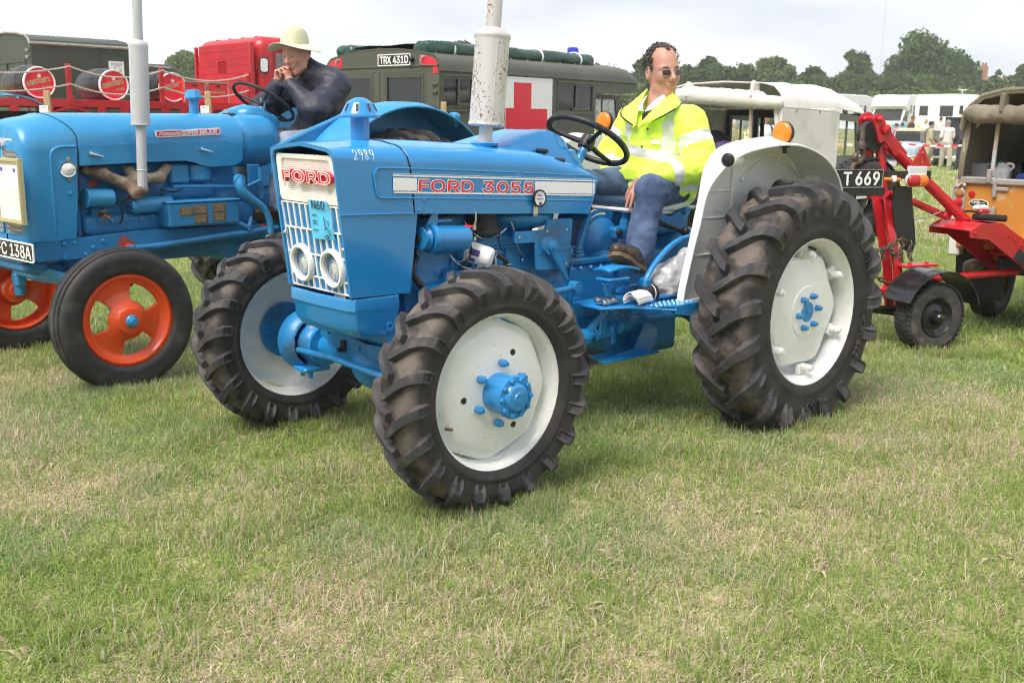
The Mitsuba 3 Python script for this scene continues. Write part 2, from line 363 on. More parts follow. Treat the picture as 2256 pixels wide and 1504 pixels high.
mat('m_tan', (.45, .38, .27), .8)
mat('m_green_cloth', (.012, .16, .09), .8)
mat('m_purple', (.10, .06, .22), .7)
mat('m_blue_cloth', (.02, .04, .16), .7)
mat('m_white_van', (.78, .79, .80), .3, coat=.5)
mat('m_car_blue', (.38, .48, .62), .2, coat=.8)
mat('m_car_dark', (.012, .016, .035), .15, coat=.9)
scene['m_bag'] = two({'type': 'principled', 'base_color': col(.34, .35, .36), 'roughness': .22, 'specular': .8, 'clearcoat': .6})

# ================================================================ the setting
def gz(x, y):
    x, y = np.asarray(x, float), np.asarray(y, float)
    t = np.clip((y-10.)/3.5, 0, 1)*np.clip((-x-.6)/2.2, 0, 1); t = t*t*(3-2*t)
    far = np.clip((y-44)/24, 0, 1)
    b = (nfbm(np.stack([x*.9, y*.9, 0*x], -1), 2, 5)-.5)*.03*np.clip((40-y)/30, 0, 1)
    return .5*t+far*.6+b
def ground_mesh():
    n = 170; s = np.linspace(-1, 1, n); k = 5.2
    gx = np.sinh(s*k)/math.sinh(k)*380; gy = np.sinh(s*k)/math.sinh(k)*420+4
    X, Y = np.meshgrid(gx, gy, indexing='ij'); return loft(np.stack([X, Y, gz(X, Y)], -1))
def dry(p): return smoothstep(.40, .66, fbm(p.x*.75+3.3, p.y*.75, 1.7, 4))
def soilf(p, n, uv):
    q = fbm(p.x*14., p.y*14., 0., 4); d = dry(p)
    g = mix((.24, .27, .09), (.42, .38, .22), d); return mi.Color3f(g)*(.30+.9*q)
def far_or(p): return smoothstep(10., 45., p.y)
def soil2(p, n, uv): return mix(soilf(p, n, uv), mi.Color3f(.33, .36, .15)*(.75+.5*fbm(p.x*.5, p.y*.5, 0, 4)), far_or(p))
mat('m_soil', proc(soil2), .95, spec=.1)
def bladef(p, n, uv):
    r = uv.x; d = dry(p); d2 = fbm(p.x*3.1, p.y*3.1, 4., 3)
    straw = r < (.13+.34*d+.32*(d2-.5))
    k = dr.square(noise(r*777.))
    g = mix((.22, .33, .085), (.44, .52, .17), k); g = mix(g, mi.Color3f(.28, .39, .17), smoothstep(.5, .7, fbm(p.x*1.7+8, p.y*1.7, 2., 3))*.7)
    g = mi.Color3f(g)*(.92+.38*noise(r*97.))
    s = mix((.50, .40, .27), (.78, .70, .56), noise(r*313.))
    return dr.select(straw, mi.Color3f(s), mi.Color3f(g))
scene['m_blade'] = {'type': 'principledthin', 'base_color': proc(bladef), 'roughness': .5, 'diff_trans': .8, 'spec_trans': 0., 'eta': 1.4}
k = thing('ground', 'mown grass field of the show ground', 'ground', kind='structure'); scene[k] = ply(ground_mesh(), 'm_soil', True)

def blades(n, size, hmin, hmax, w, seed, flat=.12, disc=True):
    r = np.random.default_rng(seed)
    rad = np.sqrt(r.random(n))*size; an = r.random(n)*2*math.pi; b = np.stack([rad*np.cos(an), rad*np.sin(an)], -1)
    nc = max(n//45, 1); cc = (r.random((nc, 2))-.5)*2*size; pick = r.integers(0, nc, n); cl = r.random(n) < .45
    b[cl] = cc[pick[cl]]+r.normal(0, size*.045, (cl.sum(), 2))
    h = hmin+(hmax-hmin)*r.random(n)**1.7; h[cl] *= 1.12; hd = r.random(n)*2*math.pi; lean = np.abs(r.normal(.62, .5, n)); fl = r.random(n) < flat
    lean = np.clip(lean, 0, 1.35); lean[fl] = 1.25+.25*r.random(fl.sum()); h[fl] *= 1.3
    d = np.stack([np.cos(hd), np.sin(hd)], -1); sd = np.stack([-d[:, 1], d[:, 0]], -1); ww = w*(.6+.7*r.random(n))[:, None]
    tw = r.random(n)*2*math.pi; sd = np.stack([np.cos(tw), np.sin(tw)], -1)
    def pt(t, off, wk):
        l = lean*(.55+.75*t); q = np.zeros((n, 3)); q[:, :2] = b+d*(np.sin(l)*h*t)[:, None]+sd*off*ww*wk
        q[:, 2] = np.cos(l)*h*t+.004*fl-.004*(t == 0); return q
    V = np.stack([pt(0, -1, 1), pt(0, 1, 1), pt(.55, -1, .8), pt(.55, 1, .8), pt(1., 0, 0)], 1)
    f = np.array([[0, 1, 3], [0, 3, 2], [2, 3, 4]])[None]+(np.arange(n)*5)[:, None, None]
    u = r.random(n); u[fl] *= .55
    uv = np.stack([np.repeat(u[:, None], 5, 1), np.tile([0, 0, .55, .55, 1.], (n, 1))], -1)
    return TM(V.reshape(-1, 3), f.reshape(-1, 3)), uv.reshape(-1, 2)
def patch(name, *a, **k):
    m, uv = blades(*a, **k); scene[name] = {'type': 'shapegroup', 'tuft': ply(m, 'm_blade', False, uv=uv)}
for i in range(5): patch(f'turf_near_{"abcde"[i]}', 4600, .5, .016, [.060, .048, .074, .044, .066][i], .0020, 40+i, flat=[.16, .34, .12, .40, .2][i])
patch('turf_weed', 11, .035, .05, .10, .009, 93, flat=.5); patch('turf_tuft', 420, .13, .04, .10, .0022, 91, flat=.0); patch('turf_thatch', 700, .3, .03, .07, .0016, 92, flat=.92)
for i in range(3): patch(f'turf_mid_{"abc"[i]}', 4200, 1.0, .03, .085, .0034, 60+i, flat=.12)
for i in range(2): patch(f'turf_far_{"ab"[i]}', 3000, 2.6, .04, .11, .011, 70+i, flat=.1)
labels['grass'] = {'label': 'short mown grass with dry straw patches covering the whole field', 'category': 'grass', 'kind': 'stuff'}
USED.add('grass')
def sow():
    r = np.random.default_rng(5); n = 0
    for y0, y1, st, names, mg in ((1.9, 7.0, .52, ['turf_near_'+c for c in 'abcde'], .5), (7.0, 15., 1.05, ['turf_mid_'+c for c in 'abc'], 1.), (15., 62., 2.9, ['turf_far_'+c for c in 'ab'], 2.)):
        for y in np.arange(y0, y1, st):
            w = .50*(y+st)+mg
            if y > 15: xs = np.arange(max(-w, -1.5-.1*y), w, st)
            else: xs = np.arange(-w, w, st)
            for x in xs:
                px, py = x+r.uniform(-.3, .3)*st, y+r.uniform(-.3, .3)*st; s = r.uniform(.85, 1.15)
                n += 1; scene[f'grass__{n:03d}'] = {'type': 'instance', 'g': {'type': 'ref', 'id': names[r.integers(len(names))]},
                    'to_world': T4().translate([px, py, float(gz(px, py))]).rotate([0, 0, 1], r.uniform(0, 360)).scale([1, 1, s])}
sow()
def extras():
    r = np.random.default_rng(8); n = 0
    for nm, cnt, y1 in (('turf_tuft', 150, 8.), ('turf_thatch', 150, 7.), ('turf_weed', 46, 7.5)):
        for i in range(cnt):
            y = 2.0+(y1-2.0)*math.sqrt(r.random()); x = r.uniform(-.55, .55)*y; n += 1
            scene[f'grass__9{n:03d}'] = {'type': 'instance', 'g': {'type': 'ref', 'id': nm}, 'to_world': T4().translate([x, y, float(gz(x, y))]).rotate([0, 0, 1], r.uniform(0, 360)).scale([1, 1, r.uniform(.7, 1.1)])}
    for x0, y0 in ((-.10, 3.97), (1.42, 5.28), (-2.18, 5.79), (-1.07, 5.10), (2.95, 6.98)):
        for i in range(15):
            a = r.uniform(math.pi*1.02, math.pi*1.98); d = r.uniform(.13, .26); x, y = x0+d*1.2*math.cos(a), y0+d*.9*math.sin(a); n += 1
            scene[f'grass__9{n:03d}'] = {'type': 'instance', 'g': {'type': 'ref', 'id': 'turf_tuft'}, 'to_world': T4().translate([x, y, float(gz(x, y))]).rotate([0, 0, 1], r.uniform(0, 360)).scale([.6, .6, r.uniform(.6, .95)])}
extras()

# ---------------------------------------------------------------- trees, hedge
def leaff(c0, c1):
    a, b = mi.Color3f(*c0), mi.Color3f(*c1)
    def f(p, n, uv): return a*(1-uv.x)+b*uv.x
    return proc(f)
for nm, c0, c1 in (('m_leaf_oak', (.026, .064, .020), (.070, .130, .046)), ('m_leaf_dark', (.022, .050, .020), (.052, .092, .038)), ('m_leaf_light', (.062, .105, .034), (.14, .20, .072)), ('m_leaf_olive', (.040, .075, .028), (.085, .135, .052))):
    scene[nm] = {'type': 'principledthin', 'base_color': leaff(c0, c1), 'roughness': .6, 'diff_trans': .5, 'spec_trans': 0., 'eta': 1.3}
mat('m_bark', dirt((.10, .075, .05), (.06, .05, .035), 8., .4, .7, .8), .9)
def leafcloud(cents, rads, n, size, seed, flat=1.):
    "n small leaf faces spread through clumps, denser towards each clump's skin"
    r = np.random.default_rng(seed); cents, rads = np.asarray(cents, float), np.asarray(rads, float)
    w = rads**2; pk = r.choice(len(cents), n, p=w/w.sum()); d = r.normal(size=(n, 3)); d /= np.linalg.norm(d, axis=1, keepdims=True)
    rr = rads[pk]*(1-.5*r.random(n)**2.2)*(1+.12*r.normal(size=n)); c = cents[pk]+d*rr[:, None]*np.array([1, 1, .85*flat])
    nr = unit3(d+.8*r.normal(size=(n, 3))); a = unit3(np.cross(nr, r.normal(size=(n, 3)))); b = np.cross(nr, a); s = size*(.6+.8*r.random(n))[:, None]
    V = np.stack([c-a*s, c-b*s*.6, c+a*s, c+b*s*.6], 1); f = np.array([[0, 1, 2], [0, 2, 3]])[None]+(np.arange(n)*4)[:, None, None]
    tone = np.clip(.5+.30*r.normal(size=len(cents))[pk]+.22*r.normal(size=n), 0, 1)
    return TM(V.reshape(-1, 3), f.reshape(-1, 3)), np.stack([np.repeat(tone, 4), np.zeros(4*n)], -1)
def unit3(v): return v/(np.linalg.norm(v, axis=1, keepdims=True)+1e-9)
def tree(name, label, x, y, h, w, m, seed, base=.12, nc=46, n=15000, leaf=.26, shape=1., group=None, cat_='tree'):
    r = np.random.default_rng(seed); z0 = float(gz(x, y)); k = thing(name, label, cat_, group)
    zb = h*base; hc = h-zb; C, R = [], []
    for i in range(nc):
        d = r.normal(size=3); d /= np.linalg.norm(d); q = r.uniform(.15, 1)**.45; zc = .5+.5*d[2]*q; pin = 1 if shape >= .8 else (1-.65*zc)
        wob = 1+.22*math.sin(3*math.atan2(d[1], d[0])+seed)*q
        C.append((x+d[0]*q*w*.40*wob*pin, y+d[1]*q*w*.40*wob*pin, z0+zb+hc*(.06+.84*zc))); R.append(min(w, hc*1.3)*r.uniform(.10, .20)*(.7 if shape < .8 else 1))
    mm, uv = leafcloud(C, R, n, leaf, seed+1)
    trunk = [tube([(x, y, z0-.2), (x+.1, y, z0+h*.35), (x-.1, y+.1, z0+h*.8)], np.linspace(w*.045, w*.012, 8), 8, 8)]
    part(k, 'trunk', trunk, 'm_bark')
    for i in range(5):
        j = r.integers(nc); c = A(*C[j]); s = A(x, y, z0+h*(.22+.09*i)); part(k, 'limb', tube([s, (s+c)/2+A(0, 0, .05*h), c], np.linspace(w*.018, w*.005, 6), 6, 6), 'm_bark')
    part(k, 'crown', mm, m, False, uv=uv); return k
def wx(px, Y): return (px-1128)/2314.*(Y*.979+.15)
def wz(py, px, Y): return EYE+(271+(px-1128)*.0135-py)/2314.*Y*.965
TREES = [  # name, label, px, py of the top, distance, width px, material
 ('oak_tree', 'largest broad dark green oak, standing behind the white motorhomes', 2022, 72, 112, 205, 'm_leaf_oak', 1., 26000),
 ('oak_tree', 'tall mid green tree touching the left side of the largest oak', 1872, 92, 118, 100, 'm_leaf_oak', .9, 14000),
 ('broadleaf_tree', 'rounded light green tree above the pale canvas roof', 1690, 110, 108, 92, 'm_leaf_light', 1., 14000),
 ('broadleaf_tree', 'dark low tree between the light round tree and the tall oaks', 1780, 150, 106, 105, 'm_leaf_dark', 1., 12000),
 ('broadleaf_tree', 'grey green tree just right of the seated driver in yellow', 1562, 110, 105, 92, 'm_leaf_olive', 1., 14000),
 ('broadleaf_tree', 'lower grey green tree close behind the right shoulder of the driver in yellow', 1512, 122, 112, 70, 'm_leaf_olive', 1., 10000),
 ('broadleaf_tree', 'dark green tree just left of the head of the driver in yellow', 1424, 112, 108, 85, 'm_leaf_oak', 1., 13000),
 ('broadleaf_tree', 'small green tree top over the front end of the ambulance roof', 1308, 128, 125, 60, 'm_leaf_oak', 1., 7000),
 ('broadleaf_tree', 'domed dark green tree above the rolled green canopy of the ambulance', 1010, 76, 120, 92, 'm_leaf_dark', 1., 12000),
 ('conifer_tree', 'tall narrow dark conifer behind the silver exhaust', 1070, 28, 128, 34, 'm_leaf_dark', .5, 8000),
 ('broadleaf_tree', 'small dark tree top above the roof of the dark green box van', 206, 68, 120, 62, 'm_leaf_dark', 1., 7000),
 ('broadleaf_tree', 'light green tree left of the red headboard of the lorry', 398, 108, 95, 86, 'm_leaf_light', 1., 12000),
 ('broadleaf_tree', 'rounded tree at the right edge beyond the red roofed house', 2245, 132, 120, 72, 'm_leaf_oak', 1., 9000),
 ('cedar_tree', 'small flat topped dark tree between the oak and the house chimney', 2182, 146, 128, 46, 'm_leaf_dark', .8, 5000),
]
for i, (nm, lb, px, py, Y, wp, m, sh, n) in enumerate(TREES):
    x = wx(px, Y); h = wz(py, px, Y)-float(gz(x, Y)); w = wp/2314.*Y*1.05
    tree(nm, lb, x, Y, h, w, m, 100+7*i, base=.06, n=n, leaf=.24, shape=sh, group='trees beyond the hedge')
def hedge(name, label, x0, x1, Y, hh, m, seed, n):
    r = np.random.default_rng(seed); k = thing(name, label, 'hedge', 'hedges along the field edge'); C, R = [], []
    for x in np.arange(x0, x1, 1.1):
        hl = hh*(.72+.45*float(nfbm(np.array([[x*.16, seed, 0.]]), 3, 2)[0]))
        for q in range(3):
            C.append((x+r.uniform(-.6, .6), Y+r.uniform(-1, 1), float(gz(x, Y))+hl*(.25+.28*q))); R.append(r.uniform(.8, 1.35))
    mm, uv = leafcloud(C, R, n, .2, seed); part(k, 'foliage', mm, m, False, uv=uv)
    st = [tube([(x, Y, float(gz(x, Y))-.1), (x+r.uniform(-.3, .3), Y, float(gz(x, Y))+hh*.6)], .06, 5) for x in np.arange(x0, x1, 2.2)]
    part(k, 'stem', st, 'm_bark')
hedge('hedge', 'long mixed green hedge closing the field behind the motorhomes', 4, 62, 100, 6.3, 'm_leaf_olive', 31, 50000)
hedge('hedge', 'lighter stretch of hedge behind the pale canvas vehicle', 8, 44, 96, 4.4, 'm_leaf_light', 37, 16000)
hedge('hedge', 'dark hedge glimpsed behind the ambulance', -40, 14, 104, 4.6, 'm_leaf_dark', 33, 20000)

def behind():
    r = np.random.default_rng(77); C, R = [], []
    for i in range(90):
        x = -70+150*i/90+r.uniform(-1, 1); h = 5+5*float(nfbm(np.array([[x*.06, 0, 0.]]), 3, 8)[0])
        for q in range(4): C.append((x+r.uniform(-1, 1), -52+r.uniform(-2, 2), h*(.15+.24*q))); R.append(r.uniform(1.2, 1.9))
    m, uv = leafcloud(C, R, 14000, .6, 5); k = thing('tree_line', 'row of trees behind the viewpoint, seen only mirrored in the blue bonnet', 'trees', kind='stuff'); scene[k] = ply(m, 'm_leaf_oak', False, uv=uv)
behind()

# ================================================================ wheels
def move(m, c, st=0., mir=False):
    m = m.copy()
    if mir: m.vertices[:, 1] *= -1; m.invert()
    m.vertices = m.vertices@rotz(st).T+A(*c); return m
def carcass(R, W, rb, wr, ridges=True):
    d = R-rb
    pts = A((-wr/2+.01, rb-.004), (-wr/2-.006, rb+.010), (-wr/2-.012, rb+.022), (-W*.485, rb+.30*d), (-W*.5, rb+.5*d), (-W*.475, rb+.74*d), (-W*.40, R-.018), (-W*.2, R-.004), (0, R))
    h = smoothpath(pts, 34)
    if ridges:
        for rr in (.16, .22): k = np.argmin(np.abs(h[:, 1]-rb-rr*d)); h[k, 0] -= .003
    return np.vstack([h, (h*A(-1, 1))[::-1][1:]])
UVS = {}
def ag_tyre(R, W, rb, wr, n, lug, ang, w0, w1, te=.66):
    "carcass and chevron lugs about the y axis"
    Rc = R-lug; pr = carcass(Rc, W, rb, wr); c = lathe(pr[:, ::-1], d=(0, 1, 0), n=72); rr_ = np.linalg.norm(c.vertices[:, [0, 2]], axis=1); k_ = np.clip((rr_-rb-.62*(Rc-rb))/(.25*(Rc-rb)), 0, 1); UVS[len(c.vertices), round(R, 3)] = np.stack([k_, k_*0], -1)
    s = np.r_[0, np.cumsum(np.linalg.norm(np.diff(pr, axis=0), axis=1))]; mid = s[len(s)//2]
    S = s[-1]-mid; t = np.r_[np.linspace(-.05, te-.14, 9), te-.10, te-.05, te]; L = []
    e1, e2, _ = axes((0, 1, 0))
    for side in (-1, 1):
        ss = mid+t*S; y = side*np.interp(ss, s, pr[:, 0]); r = np.interp(ss, s, pr[:, 1])
        ty, tr = np.gradient(y, ss), np.gradient(r, ss); nn = np.stack([-tr*side, ty*side], -1); nn /= np.linalg.norm(nn, axis=1, keepdims=True)
        if (nn[:, 1] < -.2).any(): nn = -nn
        lead = math.tan(ang)*W*.5/R; u = np.clip(np.abs(y)/(W*.5), 0, 1)*np.sign(y*side)
        u = np.where(t > te-.13, 1.0, u); ph = lead*(1-u**.9 if False else 1-np.sign(u)*np.abs(u)**1.15)
        ht = np.where(t < te-.18, lug, lug*np.clip(1-(t-te+.18)/.20, .12, 1)); dip = np.where((t > te-.18) & (t < te-.02), .012, 0)
        wd = np.interp(t, [-.05, .1, te-.16, te], [w0*.9, w0, w1, w1*.9])/math.cos(ang*.8)
        for k in range(n):
            p0 = 2*math.pi*(k+(side > 0)*.5)/n+ph; rows = []
            for q, (o, f, dp) in enumerate([(-.66, 0, 0), (-.49, .94, 0), (-.45, 1, 0), (-.24, 1, 1), (.24, 1, 1), (.45, 1, 0), (.49, .94, 0), (.66, 0, 0)]):
                hh = ht*f-dip*dp-.004*(f == 0); a = p0+o*wd/r; yy = y+nn[:, 0]*hh; rr = r+nn[:, 1]*hh
                rows.append(np.stack([rr*np.cos(a), yy, rr*np.sin(a)], -1))
            g = np.stack(rows, 1); m = loft(g, cap=False); 
            e = [TM(g[i], [[0, 1, 2], [0, 2, 3], [0, 3, 4], [0, 4, 5], [0, 5, 6], [0, 6, 7]]) for i in (0, -1)]
            L.append(cat([m]+e))
    return c, cat(L)
def arc_text(s, R, y, phi, h, t=.003, sp=.78):
    "letters standing along a circle about y, read from the -y side; phi: angle of the first one from +x towards z"
    L = []
    for i, ch in enumerate(s):
        if ch == ' ': continue
        a = phi-i*h*sp/R; er, et = A(math.cos(a), 0, math.sin(a)), A(math.sin(a), 0, -math.cos(a))
        g = text_poly(ch); L.append(text(ch, er*R+A(0, y, 0)-et*h*.3, et, er, h, h*.62, t))
    return cat(L)
def facets(n, amp, r0, r1): 
    def f(prof, an): k = np.clip((prof[:, 0]-r0)/(r1-r0), 0, 1)[:, None]; return 1-amp*k*np.abs(np.sin(an*n/2))[None, :]**1.4
    return f
# ================================================================ blue four wheel drive tractor
F1 = Frame((-.5964, 4.5233, 0), .73394); FR.append(F1)
TR = thing('blue_tractor', 'polished blue tractor with white wheels and cream grille, nearest of the vehicles', 'tractor')
B, D = 'm_blue', 'm_blue_cast'
FT_C, FT_L = ag_tyre(.484, .222, .312, .19, 20, .028, math.radians(43), .026, .036, .74)
RT_C, RT_L = ag_tyre(.655, .305, .365, .265, 19, .038, math.radians(44), .038, .052)
FRIM = lathe([(.316, .010), (.3245, .006), (.3265, -.002), (.322, -.006), (.314, .002), (.308, .014), (.300, .020), (.2925, .034), (.291, .06), (.287, .068), (.283, .085), (.2835, .125), (.293, .145), (.301, .165), (.308, .172), (.3245, .180), (.3265, .186)], d=(0, 1, 0), n=72)
FDISC = thick(lathe([(.286, .082), (.272, .066), (.258, .044), (.245, .036), (.225, .030), (.170, .022), (.125, .016), (.075, .016), (.0, .016)], d=(0, 1, 0), n=96, rmod=facets(8, .05, .17, .272)), -.005)
def nuts(n, R, y, r, L, a0):
    o = []
    for i in range(n):
        a = a0+i*2*math.pi/n; c = A(R*math.cos(a), y, R*math.sin(a)); o.append(cat([lathe([(0, 0), (r, 0), (r, L*.62), (r*.8, L*.68), (r*.62, L*.7), (r*.60, L), (0, L)], c, (0, -1, 0), 6)]))
    return o
FHUB = cat([lathe([(.0, .0), (.079, .0), (.079, -.075), (.084, -.078), (.084, -.102), (.080, -.106), (.058, -.107), (.055, -.116), (.046, -.124), (.024, -.1265), (.022, -.130), (0, -.130)], d=(0, 1, 0), n=40)]
    + [lathe([(0, 0), (.0115, 0), (.0115, .010), (.009, .014), (0, .014)], (.069*math.cos(a), -.104, .069*math.sin(a)), (0, -1, 0), 6) for a in np.arange(10)*math.pi/5])
def front_wheel(side, st):
    lbl = 'white near front wheel with chevron tyre, closest to the camera' if side < 0 else 'white far front wheel seen from its inner side'
    c = A(0, .8309*side, .4728); mir = side > 0; k = thing(f'{TR}__front_wheel', lbl); mv = lambda m: move(m, c, st, mir)
    def fl(m):      # the loaded tyre flattens where it stands
        z = m.vertices[:, 2]; lo = z < .03; m.vertices[lo, 2] = .03+.30*(z[lo]-.03); return m
    part(k, 'tyre', fl(mv(move(FT_C, (0, .09, 0)))), 'm_tyre', True, uv=UVS[len(FT_C.vertices), .484]); part(k, 'tread', fl(mv(move(FT_L, (0, .09, 0)))), 'm_lug', 12)
    part(k, 'rim', mv(FRIM), 'm_white', 40); part(k, 'disc', mv(FDISC), 'm_white', 40)
    part(k, 'hub', mv(move(FHUB, (0, .018, 0))), B)
    for m in nuts(6, .117, .012, .016, .038, math.radians(85)): part(k, 'nut', mv(m), B)
    part(k, 'valve_stem', mv(tube([(-.235, .04, -.11), (-.232, .005, -.105)], .006)), 'm_brass')
    part(k, 'disc_hole', [mv(lathe([(0, -.0012), (.0125, -.0012), (.0125, .006)], (.165*math.cos(a), .020, .165*math.sin(a)), (0, 1, 0), 16)) for a in (math.radians(63), math.radians(183), math.radians(300))], 'm_black')
    if side < 0:
        part(k, 'tyre_lettering', [mv(arc_text('8.3-24', .385, -.016, math.radians(50), .036, .007)), mv(arc_text('NYLON', .372, -.014, math.radians(-5), .018, .003)), mv(arc_text('8 PLY RATING', .362, -.012, math.radians(225), .018, .003))], 'm_tyre')
    else:
        part(k, 'hub_flange', [mv(lathe([(0, .06), (.135, .06), (.135, .035), (.1, .03), (.085, .012)], d=(0, 1, 0), n=36))]+[mv(lathe([(0, 0), (.016, 0), (.016, .02), (0, .02)], (.112*math.cos(a), .058, .112*math.sin(a)), (0, 1, 0), 6)) for a in np.arange(6)*math.pi/3], D)
front_wheel(-1, -.02); front_wheel(1, -.02)
RRIM = lathe([(.362, .010), (.3704, .006), (.3735, -.003), (.368, -.008), (.358, .002), (.352, .020), (.343, .030), (.336, .060), (.331, .10), (.329, .16), (.335, .22), (.35, .245), (.3704, .27)], d=(0, 1, 0), n=80)
RDISC = thick(lathe([(.306, .080), (.298, .064), (.285, .056), (.20, .046), (.131, .040), (.127, .034), (.08, .033), (0, .033)], d=(0, 1, 0), n=96, rmod=facets(6, .115, .14, .30)), -.006)
def rear_wheel(side):
    c = A(1.9993, .9186*side, .5783); mir = side > 0; k = thing(f'{TR}__rear_wheel', 'large white rear wheel on the near side' if side < 0 else 'large far rear wheel mostly hidden'); mv = lambda m: move(m, c, 0, mir)
    part(k, 'tyre', mv(move(RT_C, (0, .130, 0))), 'm_tyre', True, uv=UVS[len(RT_C.vertices), .655]); part(k, 'tread', mv(move(RT_L, (0, .130, 0))), 'm_lug', 12)
    part(k, 'rim', mv(RRIM), 'm_white', 40); part(k, 'disc', mv(RDISC), 'm_white', 40)
    part(k, 'hub_plate', mv(cat([lathe([(0, .028), (.05, .028), (.052, .033)], d=(0, 1, 0), n=30), lathe([(0, .020), (.012, .022), (.013, .028)], d=(0, 1, 0), n=12)])), B)
    for m in nuts(6, .083, .034, .0165, .034, math.radians(68)): part(k, 'nut', mv(m), B)
    for i in range(6):
        a = math.radians(35+60*i); R = rotz(0); e = A(math.cos(a), 0, math.sin(a)); t = A(-math.sin(a), 0, math.cos(a)); Rm = np.stack([e, A(0, 1, 0), t], 1)
        part(k, 'rim_lug', [mv(box(e*.305+A(0, .068, 0), (.055, .03, .06), .006, Rm)), mv(cyl(e*.292+A(0, .052, 0), e*.292+A(0, .004, 0), .019, n=16, b_=.004)), mv(cyl(e*.292+A(0, .004, 0), e*.292+A(0, -.006, 0), .013, n=6))], 'm_white')
    part(k, 'valve_stem', mv(tube([(.0, .05, .325), (.004, .01, .315)], .006)), 'm_black')
    if side < 0: part(k, 'tyre_lettering', [mv(arc_text('-135', .458, -.024, math.radians(285), .062, .008)), mv(arc_text('T.P.R 112', .448, -.024, math.radians(355), .036, .008)), mv(arc_text('FARM', .478, -.023, math.radians(30), .040, .008))], 'm_tyre')
rear_wheel(-1); rear_wheel(1)
# ---------------------------------------------------------------- bonnet
def hoodring(a, zb, zs, zt, x, rw=.105, n=8):
    "half section: side from zb to zs, rounded shoulder, crowned top; x may vary with z"
    s = [(-a, zb), (-a, zb+(zs-zb)*.5), (-a, zs-.002)]; r = zt-.018-zs
    for i in range(1, n+1):
        t = i/n*math.pi/2; s.append((-a+rw*(1-math.cos(t)), zs+r*math.sin(t)))
    s += [(-a*.32, zt-.006), (0, zt)]
    s += [(-y, z) for y, z in s[-2::-1]]; s = A(*s)
    xx = np.array([x(z) if callable(x) else x for z in s[:, 1]]); return np.stack([xx, s[:, 0], s[:, 1]], -1)
XF = lambda z: -.286-.126*(z-.787)           # slanted front edge
XS = lambda z: .025-.14*max(z-1.16, 0)       # seam between nose and bonnet
nose = []
for t in (0, .03, .12, .35, .7, 1):
    g = lambda z, t=t: XF(z)*(1-t)+(XS(z)-.004)*t
    nose.append(hoodring(.243+.007*t, 1.118, 1.342-.027*t, 1.402+.010*t, g, .052+.053*t))
n_in = [r*A(1, 0, 1)+r*A(0, .955, 0)-A(0, 0, .016) for r in (nose[0], )]; n_in[0][:, 0] -= -.002
n_bk = n_in[0]+A(.05, 0, 0)
part(TR, 'nose_cowl', loft([n_bk, n_in[0], nose[0]+A(.0, 0, 0)]+nose[1:]), B, 40)
hood = []
for x, zb, zs, zt, a in ((.030, 1.114, 1.314, 1.412, .2505), (.033, 1.114, 1.318, 1.415, .252), (.2, 1.107, 1.312, 1.408, .252), (.45, 1.095, 1.300, 1.396, .252), (.74, 1.083, 1.285, 1.380, .252), (.86, 1.077, 1.272, 1.362, .252), (.98, 1.072, 1.258, 1.330, .252), (1.07, 1.068, 1.244, 1.292, .252), (1.12, 1.066, 1.232, 1.258, .250)):
    def gx(z, x=x, zb=zb): return x-(.055*(1.20-z)/.13 if x > 1.0 and z < 1.20 else 0)*min((x-1.0)/.12, 1) if x > 1.0 else XS(z)+(x-.03) if x < .1 else x
    hood.append(hoodring(a, zb, zs, zt, gx))
part(TR, 'bonnet', loft(hood), B, 40)
part(TR, 'bonnet_end', loft([hood[-1], hood[-1]*A(1, .9, 1)-A(.0, 0, .03), hood[-1]*A(1, .1, 1)-A(-.0, 0, .06)]), B, 30)
